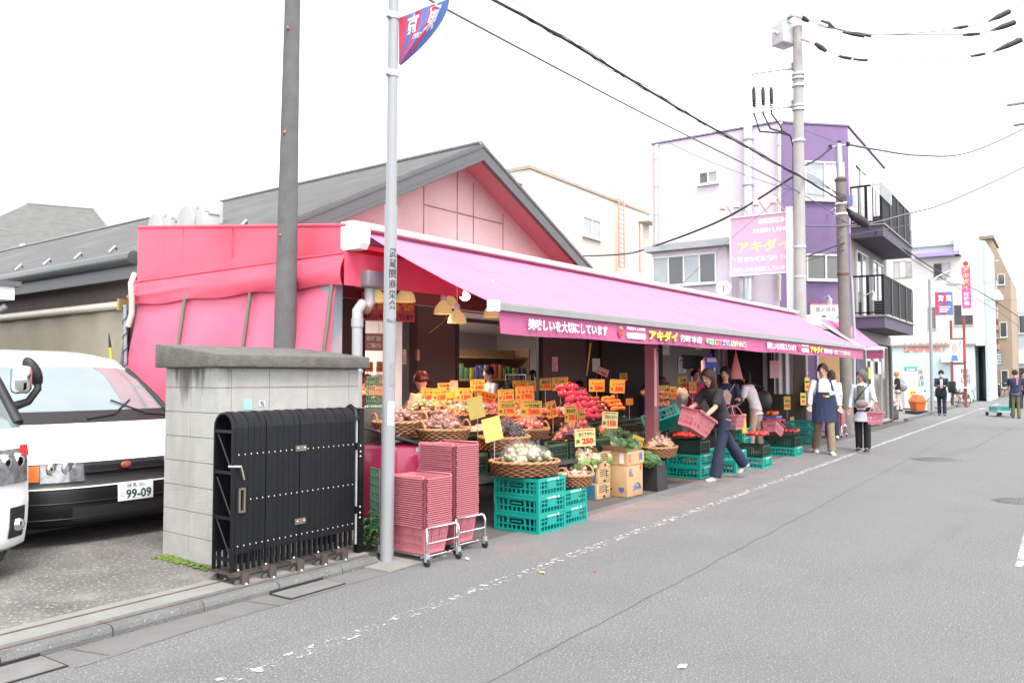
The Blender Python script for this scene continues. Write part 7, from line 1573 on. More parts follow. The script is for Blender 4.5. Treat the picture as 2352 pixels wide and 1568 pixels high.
CARDS = [(981,906,26,30,6.2,'ゴーヤ','180',None),(1010,906,31,30,6.2,'みょうが','128',None),(1020,889,28,20,6.9,'日向夏','398',None),(1066,906,38,30,6.1,'オクラ','150',None),(1097,884,33,25,6.8,'びわ','580',None),
         (1162,907,37,26,6.2,'ズッキーニ','198',None),(1205,904,43,32,6.1,'トムトム','198',ora),(1164,937,40,35,5.7,'カラフルミニトマト','198',None),(1220,938,50,36,5.6,'一寸法師','280',None),(1310,950,27,38,5.6,'朝のはす','200',None),(1334,957,20,34,5.65,'うまみ','100',None),
         (1344,1004,50,40,4.75,'カリフラワー','250',pal),(1253,882,28,28,7.0,'美生柑','398',None),(1287,881,39,30,7.0,'デコポン','580',None),(1371,885,38,28,6.6,'サンふじりんご','580',None),(1195,881,36,15,7.1,'グレープフルーツ','100',None),(1222,886,19,24,7.05,'レモン','98',None),
         (1418,887,37,31,6.3,'ゴールドキウイ','398',None),(1432,865,20,17,7.2,'メロン','980',None),(1401,964,39,38,5.0,'ブロッコリー','158',pal),(1493,902,25,28,6.0,'とちおとめ','500',ora),(1523,900,29,30,5.8,'ほうれん草','480',None),(1546,902,18,29,5.9,'広島レモン','398',None),(1568,878,22,28,6.2,'甘夏','680',None),(1591,889,19,26,6.0,'りんご','598',None),
         (1464,1014,28,26,4.85,'さといも','198',None),(1446,922,18,15,5.8,'','',ora),(850,890,22,30,7.2,'みかん','298',None),(845,842,22,22,8.2,'いちご','480',ora),(872,842,14,24,8.2,'りんご','150',ora)]
for i,cd in enumerate(CARDS):
    u,v,w,h,Y,nm,pc,mt = cd; colr = 'orange' if mt is ora else ('pale yellow' if mt is pal else 'yellow')
    lab = '%s price card reading %s %s' % (colr,nm,pc) if nm else 'small blank orange card above the mandarins'
    pcard(u,v,w,h,Y,nm,pc,mt,rnd.uniform(-.06,.06) + (-.3 if nm == 'さといも' else 0),lab)
pcard(1118,912,44,26,6.0,'新玉ねぎ','198',ora,-.25,'orange curved price card reading 新玉ねぎ over the red onions',.15,.5); pcard(1267,940,24,38,5.7,'枝豆','118',ora,.22,'orange price card reading 枝豆 118 leaning to the left')
pcard(1036,907,22,14,6.25,'','',ora,0,'small blank orange card between the みょうが and オクラ cards'); pcard(1043,887,17,27,7.0,'','',M('card_photo',(.5,.3,.2),.6,var=.5,scale=14),0,'small pinkish picture card behind the オクラ card')
pcard(1093,936,36,50,5.3,'','',M('card_back',(.52,.42,.10),.6,var=.08),.22,'upper blank yellow card turned away on a wire stake',.5,.0); pcard(1131,985,42,54,4.75,'','',M('card_back'),.22,'lower blank yellow card turned away on a wire stake',.62,.0)
pcard(1384,853,30,17,7.3,'','980',M('card_pinkish',(.55,.35,.3),.6,var=.3,scale=14),-.35,'pinkish card tilted in front of the dark doorway')
pcard(1808,925,18,30,5.6,'みかん','580',None,0,'yellow price card reading みかん 580 beyond the oranges'); pcard(1820,970,11,26,5.2,'トマト','98',None,.1,'narrow yellow tag reading トマト 98 hanging by the dark crates'); pcard(1709,972,12,44,4.7,'','',yel,.06,'narrow yellow tag between the women behind the crates')
# ================================================================= pendant lamps and tube lights
lampg = M('lamp_dome',(.42,.32,.13),.25,var=.1,scale=4,emit=.22); lampw = M('lamp_white',(.7,.68,.62),.4)
PLD = bpy.data.lights.new('lamp_light','SPOT'); PLD.spot_size = R(108); PLD.spot_blend = .5; PLD.energy = 78; PLD.color = (1,.36,.22); PLD.shadow_soft_size = .06
lp = thing('pendant_lamp','','lamp',(0,0,0),0,'pendant lamps')
mb = MB(); prof = [(.035,.12),(.05,.10),(.085,.06),(.105,.02),(.112,-.03),(.116,-.036)]; mb.lathe(prof,lampg,24,cap=False); mb.lathe([(r - .004,z - .001) for r,z in prof][::-1],lampg,24,cap=False); mb.build('shade',lp)
mb = MB(); mb.lathe([(.033,.11),(.036,.15),(.03,.19),(.01,.2)],lampw,16); mb.tube([(0,0,.2),(0,0,.45)],.006,lampw,6); mb.build('socket',lp)
mb = MB(); mb.ball((0,0,.03),.035,M('bulb_warm',(1,.72,.4),.4,var=0,emit=2),12,8); mb.build('bulb',lp)
lo_ = bpy.data.objects.new('lamp_light',PLD); COL.objects.link(lo_); lo_.parent = lp; lo_.location = (0,0,.0)
LP = [(862,686,6.2,'pendant lamp left of the silver pole'),(932,686,6.2,'pendant lamp just right of the silver pole'),(1018,714,6.1,'larger pendant lamp of the pair under the red canopy'),(1050,735,5.95,'lowest pendant lamp of the pair under the red canopy'),(1034,700,6.6,'small pendant lamp behind the pair under the red canopy'),(1130,722,6.1,'pendant lamp tucked behind the awning bar end')]
for i,(u,v,Y,lab) in enumerate(LP):
    q = at_y(u,v,Y); dup(lp,q,0,lab)
for i,(x,y) in enumerate(((9.2,6.1),(10.4,5.9),(11.8,6.0),(13.6,5.8))): dup(lp,(x,y,2.3),0,('first','second','third','fourth')[i] + ' pendant lamp hidden behind the lettered valance')
for ch in list(lp.children): bpy.data.objects.remove(ch)
bpy.data.objects.remove(lp)
bl = at_y(1068,681,7.2); mb = MB(); mb.ball((0,0,0),.075,M('bulb_white',(1,.93,.75),.4,var=0,emit=6),14,10,1,1,.8); mb.cyl((0,0,.05),(0,0,.12),.03,lampw,n=10); tag(mb.build('bare_bulb',None,bl),'bright bare bulb at the edge of the red canopy','lamp')
tubem = M('tube_white',(1,.97,.93),.4,var=0,emit=5)
for a,b,L,lab in ((4.9,3.4,1.2,'near ceiling tube light in the middle room'),(5.1,5.0,1.2,'far ceiling tube light in the middle room'),(1.0,3.2,1.3,'ceiling tube light in the left room'),(1.6,4.8,1.3,'farther ceiling tube light in the left room')):
    k = thing('tube_light',lab,'ceiling light',S(a,b,2.50),TH,'ceiling tube lights'); mb = MB(); mb.box(-L / 2,L / 2,-.06,.06,.0,.05,wfr); mb.build('fitting',k); mb = MB(); mb.tube([(-L / 2 + .03,0,-.02),(L / 2 - .03,0,-.02)],.022,tubem,8); mb.build('tube',k)
    al = bpy.data.lights.new('tube_glow','AREA'); al.shape = 'RECTANGLE'; al.size = L; al.size_y = .1; al.energy = 26; al.color = (1,.95,.88); ao = bpy.data.objects.new('tube_glow',al); COL.objects.link(ao); ao.parent = k; ao.location = (0,0,-.06)
# ================================================================= pink shopping baskets
shp = M('basket_pink',(.45,.14,.165),.5,var=.06,scale=6)
def shop_basket(full=True):
    mb = MB(); W,D,w,d,h = .41,.29,.35,.235,.23
    for fi in range(4):
        L0_,L1_,o0,o1 = ((w,W,d / 2,D / 2),(d,D,w / 2,W / 2))[fi % 2]; X = RZ(fi * math.pi / 2); nu,nv = (26 if fi % 2 == 0 else 18),14
        def pt(u,v,off=0.): return X @ Vector(((u - .5) * (L0_ + (L1_ - L0_) * v),-(o0 + (o1 - o0) * v) - off,h * v))
        def sk(i,j): return full and 1 <= i < nu - 1 and i % 2 == 1 and (2 <= j < 5 or 6 <= j < 9 or (10 <= j < 11 and False))
        mb.grid(pt,nu,nv,shp,False,sk); mb.grid(lambda u,v: pt(u,v,-.003),nu,nv,shp,False,sk)
        mb.add([pt(0,1,-.002),pt(1,1,-.002),pt(1,1,.028),pt(0,1,.028),pt(0,1,.028) - Vector((0,0,.008)),pt(1,1,.028) - Vector((0,0,.008)),pt(1,1,-.002) - Vector((0,0,.008)),pt(0,1,-.002) - Vector((0,0,.008))],[(0,3,2,1),(3,4,5,2),(4,7,6,5)],shp)
        for k in (.33,.66): mb.add([pt(k - .02,.2,.004),pt(k + .02,.2,.004),pt(k + .02,.98,.008),pt(k - .02,.98,.008)],[(0,1,2,3)],shp)
    mb.box(-w / 2,w / 2,-d / 2,d / 2,0,.004,shp); mb.box(-w / 2 + .004,w / 2 - .004,-d / 2 + .004,d / 2 - .004,.0045,.006,shp)
    return mb
sb = shop_basket().build('shopping_basket',None)
def handle_pair(k,up=True):
    for s in (-1,1):
        mb = MB()
        if up: mb.tube([(-.21,s * .1,.23),(-.16,s * .05,.33),(-.09,s * .02,.38),(.09,s * .02,.38),(.16,s * .05,.33),(.21,s * .1,.23)],.008,shp,6)
        else: mb.tube([(-.2,s * .17,.225),(-.2,s * .155,.245),(.2,s * .155,.245),(.2,s * .17,.225)],.007,shp,6)
        mb.build('handle',k)
def cart(x,y,rz,label):
    k = thing('basket_cart',label,'cart',(x,y,0),rz,'basket carts')
    for s in (-1,1):
        mb = MB(); mb.tube([(s * .27,-.185,.1),(s * .27,-.185,.25),(s * .26,-.18,.285),(s * .235,-.17,.295),(s * .235,.17,.295),(s * .26,.18,.285),(s * .27,.185,.25),(s * .27,.185,.1)] ,.0115,chrome,8); mb.tube([(s * .27,-.185,.18),(s * .27,.185,.18)],.008,chrome,6); mb.build('side_frame',k)
    mb = MB()
    for z,y_ in ((.28,-.19),(.06,-.12),(.06,.12)): mb.tube([(-.26,y_,z),(.26,y_,z)],.008,chrome,6)
    for s in (-1,1): mb.tube([(s * .2,-.18,.06),(s * .2,.18,.06)],.008,chrome,6); mb.tube([(s * .2,-.18,.06),(s * .27,-.185,.1)],.008,chrome,6); mb.tube([(s * .2,.18,.06),(s * .27,.185,.1)],.008,chrome,6)
    mb.build('base_frame',k)
    for sx in (-1,1):
        for sy_ in (-1,1): mb = MB(); X = T(sx * .27,sy_ * .185,0); mb.lathe([(.005,-.012),(.03,-.012),(.034,0),(.03,.012),(.005,.012)],tyre,16,X @ T(0,0,.034) @ RX(R(90))); mb.box(-.012,.012,-.018,.018,.04,.1,galv,X); mb.build('caster',k)
s1 = at_z(982,1284,0.06)
def bstack(x,y,rz,n,labs,grp):
    for i in range(n):
        lab = labs[0] if i == 0 else (labs[2] if i == n - 1 else labs[1]); o = dup(sb,(x + rnd.uniform(-.002,.002),y + rnd.uniform(-.002,.002),.07 + i * .0174 + (.0 if i == 0 else .0)),rz + R(rnd.uniform(-.8,.8)),lab,grp); o['category'] = 'shopping basket'
    handle_pair(o,False)
RB = R(90 - 4)
cart(s1.x + .20,s1.y + .26,RB,'chrome basket cart beside the silver pole under the shorter pink stack'); bstack(s1.x + .20,s1.y + .26,RB,23,('slotted bottom basket of the shorter pink stack','pink basket nested within the shorter stack beside the silver pole','top pink basket of the shorter stack beside the silver pole'),'pink baskets of the shorter stack')
s2 = at_z(1052,1258,.06)
cart(s2.x + .20,s2.y + .27,RB,'chrome basket cart under the taller pink stack'); bstack(s2.x + .20,s2.y + .27,RB,36,('slotted bottom basket of the taller pink stack','pink basket nested within the taller stack','top pink basket of the taller stack'),'pink baskets of the taller stack')
s3 = at_z(1935,1000,.06); cart(s3.x + .25,s3.y + .2,R(0),'chrome basket cart behind the apron man under the far pink stack'); bstack(s3.x + .25,s3.y + .2,0,22,('bottom basket of the far pink stack behind the apron man','pink basket nested within the far stack behind the apron man','top basket of the far pink stack behind the apron man'),'pink baskets of the far stack')
def held_basket(p,rot,label,up=True):
    o = dup(sb,p,rot,label,'pink baskets carried by shoppers'); o['category'] = 'shopping basket'; handle_pair(o,up); return o
# dark red machine with a black lid beside the pole
e0 = at_y(935,1092,5.25); k = thing('dispenser','wine-red box with a tilted black lid and steel knob between the pole and pink stacks','equipment',(e0.x + .05,e0.y + .2,0)); wr = M('wine_red',(.28,.015,.06),.3,var=.08,coat=.3)
mb = MB(); mb.bbox(-.25,.25,-.22,.22,.1,.86,wr,.05); mb.box(.05,.22,-.224,-.22,.78,.82,galv); mb.build('body',k); mb = MB(); X = T(0,0,.9) @ RY(R(14)) @ RX(R(10)); mb.bbox(-.3,.3,-.25,.25,0,.03,M('lid_black',(.02,.02,.028),.3),.012,X); mb.tube([X @ Vector((.3,-.25,.015)),X @ Vector((.3,.25,.015))],.012,galv,6); mb.build('lid',k)
mb = MB(); mb.lathe([(.04,.55),(.045,.62),(.03,.64),(.03,.72),(.055,.74),(.05,.755),(.001,.76)],steel,20,T(.12,-.3,0)); mb.build('knob',k)

p = at_y(1567,905,5.6); mb = MB(); mb.ball((0,0,0),.13,M('paper_bag',(.55,.46,.33),.8,var=.15,bump=.6,bscale=20),18,12,1.25,.7,.85,.35,2.2); tag(mb.build('paper_bag',None,p),'pale crumpled paper bag lying on the stall beside the woman in jeans','bag')
# ================================================================= people
skin = M('skin',(.44,.25,.175),.55,var=.06,scale=10); hair_b = M('hair_black',(.004,.0035,.003),.6,spec=.25,var=.3,scale=40,bump=.4,bscale=60); hair_br = M('hair_brown',(.026,.010,.006),.6,spec=.25,var=.3,scale=40,bump=.4,bscale=60); hair_g = M('hair_grey',(.085,.083,.082),.6,spec=.25,var=.75,scale=50,bump=.4,bscale=60)
def cloth(n,c,bump=.35): return M('cloth_' + n,c,.85,var=.12,scale=9,bump=bump,bscale=14)
shoe_w = M('shoe_white',(.6,.6,.58),.5); shoe_b = M('shoe_black',(.015,.015,.016),.4); eye_m = M('eye_dark',(.015,.01,.01),.3,var=0); lip_m = M('lip',(.32,.10,.085),.5,var=0)
def person(label,pos,face,H=1.65,lean=0.,bend=0.,larm=(10,15,8),rarm=(10,15,8),lleg=(0,0),rleg=(0,0),head=(0,0),top=None,sleeve='long',bottom=None,skirt=None,shoes=None,hair=hair_b,hairlen=0.,bulk=1.,bag=None,apron=None,hat=None,mask=None,vox=.0085,extras=None,top_len=0.,flare=1.,open_coat=None,bun=False,group=None):
    """face: world angle the body faces. arms (raise forward, elbow bend, abduct) and legs (raise forward, knee bend), degrees; head (turn left, nod)"""
    s = H / 1.7; k = thing('person',label,'person',pos,face,group)
    hipz = .90 * s
    def leg(side,p):
        a,kn = R(p[0]),R(p[1]); hip = Vector((0,side * .09 * s,0)); d = Vector((math.sin(a),0,-math.cos(a))); kn_p = hip + d * .43 * s; a2 = a - kn; d2 = Vector((math.sin(a2),0,-math.cos(a2))); an = kn_p + d2 * .41 * s
        return hip,kn_p,an,a2
    Ls = [leg(1,lleg),leg(-1,rleg)]
    low = min(l[2].z for l in Ls); pel = Vector((0,0,.075 * s - low))
    la = R(lean); up = Vector((math.sin(la),0,math.cos(la))); fw_ = Vector((math.cos(la),0,-math.sin(la)))
    lb_ = R(lean + bend); up2 = Vector((math.sin(lb_),0,math.cos(lb_))); fw2 = Vector((math.cos(lb_),0,-math.sin(lb_)))
    waist = pel + up * .16 * s; chest = waist + up2 * .22 * s; sh = chest + up2 * .13 * s; neck = sh + up2 * .04 * s; lat = Vector((0,1,0))
    nd = R(lean + bend * .7 + head[1]) * 1.0; upn = (up2 + Vector((0,0,.6))).normalized(); hb = neck + upn * .07 * s
    HX = T(*(hb + upn * .085 * s)) @ RZ(R(head[0])) @ RY(nd * .75)
    shp_ = [sh + lat * .175 * s - up2 * .015 * s,sh - lat * .175 * s - up2 * .015 * s]
    def arm(i,p):
        side = 1 if i == 0 else -1; a = R(p[0]) ; ab = R(p[2]); e = R(p[1])
        d = (-up2 * math.cos(a) + fw2 * math.sin(a)) * math.cos(ab) + lat * side * math.sin(ab); d.normalize(); el = shp_[i] + d * .27 * s
        a2 = a + e; inw = p[3] if len(p) > 3 else 0; d2 = (-up2 * math.cos(a2) + fw2 * math.sin(a2)) * math.cos(ab) + lat * side * math.sin(ab) * .4 - lat * side * math.sin(R(inw)); d2.normalize(); wr = el + d2 * .24 * s
        return shp_[i],el,wr,d2
    As = [arm(0,larm),arm(1,rarm)]
    def ring(c,fx,rx,ry,n=20): return [c + fx * rx * math.cos(t) + lat * ry * math.sin(t) for t in [2 * math.pi * i / n for i in range(n)]]
    def torso(mb,m,inf,lower=None):
        b = bulk; rs = []
        lo = pel - up * .07 * s
        if lower is not None: rs.append(ring(pel - up * lower * s,fw_,(.118 * b + inf) * s * 1.06 * flare,(.165 * b + inf) * s * 1.06 * flare))
        rs += [ring(lo,fw_,(.10 * b + inf) * s,(.155 * b + inf) * s),ring(pel + up * .05 * s,fw_,(.112 * b + inf) * s,(.162 * b + inf) * s),ring(waist,(fw_ + fw2) / 2,(.10 * b + inf) * s,(.135 * b + inf) * s),ring(waist + up2 * .12 * s,fw2,(.112 * b + inf) * s,(.152 * b + inf) * s),ring(chest,fw2,(.118 * b + inf) * s,(.165 * b + inf) * s),ring(chest + up2 * .08 * s,fw2,(.098 * b + inf) * s,(.165 * b + inf) * s),ring(sh,fw2,(.066 + inf) * s,(.12 + inf) * s),ring(neck,fw2,(.055 + inf * .6) * s,(.058 + inf * .6) * s)]
        mb.loft(rs,m)
    # ---- body : one continuous skin
    mb = MB(); torso(mb,skin,0)
    mb.tube([neck - upn * .03 * s,hb + upn * .02 * s],[.052 * s,.048 * s],skin,12)
    mb.ball(HX @ Vector((0,0,.015 * s)),.098 * s,skin,20,14,1,.82,1.14,X=HX.to_3x3().to_4x4()); mb.ball(HX @ Vector((.022 * s,0,-.055 * s)),.062 * s,skin,16,10,1.05,.9,.95,X=HX.to_3x3().to_4x4())
    mb.tube([HX @ Vector((.088 * s,0,.022 * s)),HX @ Vector((.108 * s,0,-.012 * s)),HX @ Vector((.088 * s,0,-.022 * s))],[.009 * s,.014 * s,.01 * s],skin,8)
    for sd_ in (-1,1): mb.ball(HX @ Vector((-.005 * s,sd_ * .083 * s,-.002 * s)),.022 * s,skin,10,8,.7,.4,1.2,X=HX.to_3x3().to_4x4())
    for i in (0,1):
        a,e,w_,d2 = As[i]; mb.tube([a,a + (e - a) * .5,e,e + (w_ - e) * .35,w_],[.05 * s,.046 * s,.038 * s,.038 * s,.026 * s],skin,12)
        side = 1 if i == 0 else -1; pn = d2.cross(lat); pn = pn.normalized() if pn.length > .1 else Vector((1,0,0)); spread = d2.cross(pn).normalized()
        pc_ = w_ + d2 * .05 * s; mb.tube([w_,pc_ - d2 * .02 * s,pc_ + d2 * .035 * s],[.027 * s,.036 * s,.034 * s],skin,10,flat=.55)
        for f in range(4):
            o = (f - 1.5) * .019 * s; L = (.058,.07,.066,.05)[f] * s; b0 = pc_ + d2 * .03 * s + spread * o; mb.tube([b0,b0 + d2 * L * .5,b0 + d2 * L * .82 + pn * L * .3,b0 + d2 * L * .95 + pn * L * .55],[.0098 * s,.0095 * s,.0088 * s,.0075 * s],skin,7)
        th = pc_ - d2 * .015 * s + spread * .03 * s; mb.tube([th,th + d2 * .03 * s + spread * .022 * s,th + d2 * .06 * s + spread * .024 * s + pn * .012 * s],[.013 * s,.011 * s,.009 * s],skin,7)
    for i,(hip,kn_p,an,a2) in enumerate(Ls):
        q = pel; mb.tube([q + hip + Vector((0,0,.03)),q + (hip + kn_p) / 2,q + kn_p,q + kn_p + (an - kn_p) * .35,q + an],[.085 * s,.072 * s,.052 * s,.05 * s,.034 * s],skin,12); mb.ball(q + an + Vector((.03 * s,0,-.02 * s)),.045 * s,skin,10,8,1.3,.8,.8)
    body = mb.build('body',k); remesh(body,vox,2)
    # ---- eyes, mouth
    fc = MB()
    for sd_ in (-1,1): fc.ball(HX @ Vector((.089 * s,sd_ * .032 * s,.018 * s)),.0095 * s,eye_m,8,6,.5,1.2,.7,X=HX.to_3x3().to_4x4()); fc.tube([HX @ Vector((.093 * s,sd_ * .018 * s,.042 * s)),HX @ Vector((.086 * s,sd_ * .05 * s,.042 * s))],.004 * s,hair if hair is not hair_g else hair_b,5)
    fc.ball(HX @ Vector((.088 * s,0,-.05 * s)),.011 * s,lip_m,10,6,.5,1.8,.5,X=HX.to_3x3().to_4x4()); fc.build('face_features',k)
    # ---- trousers
    if bottom:
        mb = MB(); mb.loft([ring(pel - up * .07 * s,fw_,(.105 * bulk + .012) * s,(.158 * bulk + .012) * s),ring(pel + up * .05 * s,fw_,(.113 * bulk + .008) * s,(.163 * bulk + .008) * s),ring(waist - up * .03 * s,fw_,(.10 * bulk + .006) * s,(.14 * bulk + .006) * s)],bottom)
        wide = bag_w = 1.0
        for hip,kn_p,an,a2 in Ls:
            d2 = (an - kn_p).normalized(); mb.tube([pel + hip + Vector((0,0,.02)),pel + (hip + kn_p) / 2,pel + kn_p,pel + kn_p + (an - kn_p) * .5,pel + an + d2 * .015 * s],[.102 * s * bulk,.088 * s * bulk,.07 * s * (.5 + .5 * flare),.068 * s * flare,.066 * s * flare],bottom,16)
        remesh(mb.build('trousers',k),.011,2)
    # ---- top
    if top:
        mb = MB(); torso(mb,top,.014,.12 + top_len)
        for a,e,w_,d2 in As:
            if sleeve == 'long': mb.tube([a - (e - a) * .08,a + (e - a) * .5,e,w_ - (w_ - e) * .06],[.066 * s,.06 * s,.052 * s,.042 * s],top,14)
            elif sleeve == 'three': mb.tube([a - (e - a) * .08,a + (e - a) * .5,e,e + (w_ - e) * .45],[.066 * s,.064 * s,.066 * s,.07 * s],top,14)
            else: mb.tube([a - (e - a) * .08,a + (e - a) * .4,a + (e - a) * .85],[.066 * s,.066 * s,.066 * s],top,14)
        remesh(mb.build('top',k),.010,2)
    # ---- shoes
    for hip,kn_p,an,a2 in Ls:
        tl = a2 * .85 if a2 < -.2 else 0.0
        X = T(*(pel + an)) @ RY(-tl); mb = MB(); sm_ = shoes or shoe_b
        mb.loft([[X @ Vector((x,y * w,z)) for y,z in ((-1,-.075 * s),(1,-.075 * s),(1.0,-.075 * s + h * .5),(.55,-.075 * s + h),(-.55,-.075 * s + h),(-1.0,-.075 * s + h * .5))] for x,w,h in ((-.075 * s,.022 * s,.04 * s),(-.055 * s,.036 * s,.075 * s),(.0,.04 * s,.085 * s),(.08 * s,.045 * s,.06 * s),(.145 * s,.044 * s,.042 * s),(.185 * s,.026 * s,.028 * s))],sm_); mb.build('shoe',k)
    # ---- hair
    if hair and not (hat and hat[0] == 'beanie'):
        mb = MB()
        def hp(u,v):
            th = v * 2.25 + .02; ph = (u - .5) * 2 * math.pi  # ph=0 faces forward
            frontlim = 1.05 + .95 * min(1,abs(ph) / 1.15) ** 2 + (.3 if abs(ph) > 1.2 else 0); th = min(th,frontlim,2.25 if hairlen else 1.8) 
            d = Vector((math.sin(th) * math.cos(ph),math.sin(th) * math.sin(ph) * .86,math.cos(th) * 1.12)); r_ = .119 * s * (1 + .07 * noise.noise(d * 4 + Vector((H,0,0)))); return HX @ Vector((d.x * r_ - .004,d.y * r_,d.z * r_ + .018 * s))
        mb.grid(hp,32,14,hair); mb.ball(HX @ Vector((-.012 * s,0,.03 * s)),.1 * s,hair,16,12,.98,.86,1.05,X=HX.to_3x3().to_4x4())
        if hairlen:
            mb.loft([[HX @ Vector((-.035 * s + rx * math.cos(t) * s,ry * math.sin(t) * s,.0)) + Vector((0,0,z * s)) - fw2 * o * s for t in [2 * math.pi * i / 16 for i in range(16)]] for z,rx,ry,o in ((.06,.08,.103,.0),(-.05,.072,.103,.022),(-.06 - hairlen * .5,.068,.108,.02 + .02 * hairlen),(-.06 - hairlen,.03,.08,.045 + .05 * hairlen))],hair)
        if bun: mb.ball(HX @ Vector((-.09 * s,0,.07 * s)),.05 * s,hair,12,9,nz=.2)
        mb.build('hair',k)
    if hat:
        kind,hm = hat; mb = MB(); X = HX @ T(0,0,.03 * s)
        if kind == 'beanie': mb.lathe([(.112 * s,-.03 * s),(.118 * s,.0),(.112 * s,.05 * s),(.08 * s,.1 * s),(.0,.125 * s)],hm,20,X,1,.88); mb.lathe([(.119 * s,-.035 * s),(.122 * s,-.01 * s),(.119 * s,.015 * s)],hm,20,X,1,.88)
        else:
            mb.lathe([(.118 * s,.0),(.117 * s,.05 * s),(.085 * s,.095 * s),(.0,.115 * s)],hm,20,X,1,.9)
            if kind == 'cap': mb.grid(lambda u,v: X @ Vector((.1 * s + .1 * s * v * math.cos((u - .5) * 2.2),.105 * s * math.sin((u - .5) * 2.6) * (1 - .15 * v),.005 - .025 * s * v)),10,5,hm)
            else: mb.lathe([(.115 * s,.012 * s),(.19 * s,-.03 * s),(.195 * s,-.035 * s),(.115 * s,.005 * s)],hm,24,X)
        mb.build('hat',k)
    if mask: mb = MB(); mb.grid(lambda u,v: HX @ Vector(((.102 * math.cos((u - .5) * 2.4) + .012) * s,.085 * s * math.sin((u - .5) * 2.4),(-.075 + .075 * v) * s)),12,6,mask); mb.build('face_mask',k)
    J = dict(k=k,s=s,pel=pel,up=up,fw=fw_,up2=up2,fw2=fw2,chest=chest,sh=sh,neck=neck,waist=waist,As=As,Ls=Ls,HX=HX,ring=ring,bulk=bulk,lat=lat,shp=shp_)
    if extras: extras(J)
    return k,J
def world(k,p): return T(*k.location) @ RZ(k.rotation_euler[2]) @ p
def strap(J,m,a,b,w=.022):
    """band from one shoulder over the chest or back to the opposite hip"""
    s = J['s']; pts = []
    for i in range(17):
        t = i / 16 * 2 * math.pi; c = J['waist'] + J['up2'] * .17 * s; h = math.cos(t); pts.append(c + J['lat'] * a * h * .16 * s + J['up2'] * h * .21 * s + J['fw2'] * math.sin(t) * .145 * s * J['bulk'])
    mb = MB(); mb.tube(pts,w * s,m,6,flat=.25); mb.build('strap',J['k'])
def apron_on(J,m,low=.27,logo=True):
    s = J['s']; mb = MB()
    def f(u,v):
        z = -low + (low + .30) * v; w = 2.2 if z < .08 else 2.2 - (z - .08) / .24 * .85; t = (u - .5) * w; c = J['pel'] + J['up'] * max(z,-.1) * s if z < .16 else J['waist'] + J['up2'] * (z - .16) * s
        if z < -.1: c = c + Vector((0,0,(z + .1) * s))
        r = .175 * J['bulk'] ** .5 + (.02 + .06 * max(0,-z)) ; return c + J['fw'] * (r * math.cos(t) + .004 * math.sin(u * 40 + v * 3) * (v < .6)) * s + J['lat'] * (r + .045) * math.sin(t) * s
    mb.grid(f,28,24,m); mb.grid(lambda u,v: f(u,v) - J['fw'] * .004,28,24,m)
    for sd_ in (-1,1): mb.tube([f(.5 + .45 * sd_,1),J['shp'][0 if sd_ > 0 else 1] * .62 + J['neck'] * .38 + J['fw2'] * .075 * s + J['up2'] * .02,J['shp'][0 if sd_ > 0 else 1] * .62 + J['neck'] * .38 + J['up2'] * .05 * s],.02 * s,m,6,flat=.3)
    mb.build('apron',J['k'])
    if logo:
        mb = MB(); c = f(.5,.86); X = frame(c + J['fw'] * .008,(J['lat']),J['up2']); mb.ball(X @ Vector((-.04,0,0)),.022,tr,8,6,.2); mb.box(-.01,.06,-.012,.016,0,.003,ty,X); mb.build('apron_print',J['k'])
        mb = MB(); c = f(.8,.97); X = frame(c + J['fw'] * .02,(J['lat']),J['up2']) @ RZ(.2); mb.box(-.045,.045,-.035,.03,0,.006,white_p,X); mb.box(-.035,.035,-.01,-.003,.006,.007,tr,X); mb.build('name_badge',J['k'])
def shoulder_bag(J,m,side=-1,back=.1,size=(.16,.36,.34),drop=.35):
    s = J['s']; sh_ = J['shp'][0 if side > 0 else 1] * .8 + J['neck'] * .2 + J['up2'] * .05 * s; c = sh_ - J['up2'] * drop * s - J['fw2'] * back * s + J['lat'] * side * .1 * s
    mb = MB(); bmx = bmesh.new(); bmesh.ops.create_uvsphere(bmx,u_segments=16,v_segments=10,radius=.5)
    for v in bmx.verts: v.co = c + J['lat'] * v.co.y * size[0] + J['fw2'] * v.co.x * size[1] + J['up2'] * (v.co.z * size[2]) * (1.15 - .3 * (v.co.z > .2))
    mb.bm(bmx,m,None,True); mb.tube([c + J['up2'] * size[2] * .45 + J['fw2'] * size[1] * .3,sh_ + J['fw2'] * .04,sh_ + J['up2'] * .015,sh_ - J['fw2'] * .05,c + J['up2'] * size[2] * .45 - J['fw2'] * size[1] * .3],.018 * s,m,6,flat=.4); mb.build('shoulder_bag',J['k'])
def toward(u,v=0): d = ray(u,v); return math.atan2(d.y,d.x)
V_ = toward(1700)      # looking away from the camera near the shop
denim = cloth('denim',(.009,.014,.036)); navy = cloth('navy',(.007,.011,.035)); navy2 = cloth('navy_apron',(.010,.019,.056)); tee = cloth('charcoal',(.012,.012,.014)); whitec = cloth('white',(.62,.58,.6)); beige = cloth('beige',(.42,.31,.24)); khaki = cloth('khaki',(.19,.14,.085)); blackc = cloth('black',(.006,.006,.007)); peach = cloth('peach',(.55,.36,.27),.6); greyc = cloth('grey',(.35,.34,.34)); palebl = cloth('paleblue',(.48,.50,.56)); pinkc = cloth('hotpink',(.58,.03,.16)); bluec = cloth('blue',(.04,.08,.30)); greenc = cloth('green',(.05,.13,.08)); olive = cloth('olive',(.12,.125,.06)); oran = cloth('orange_knit',(.62,.17,.03))
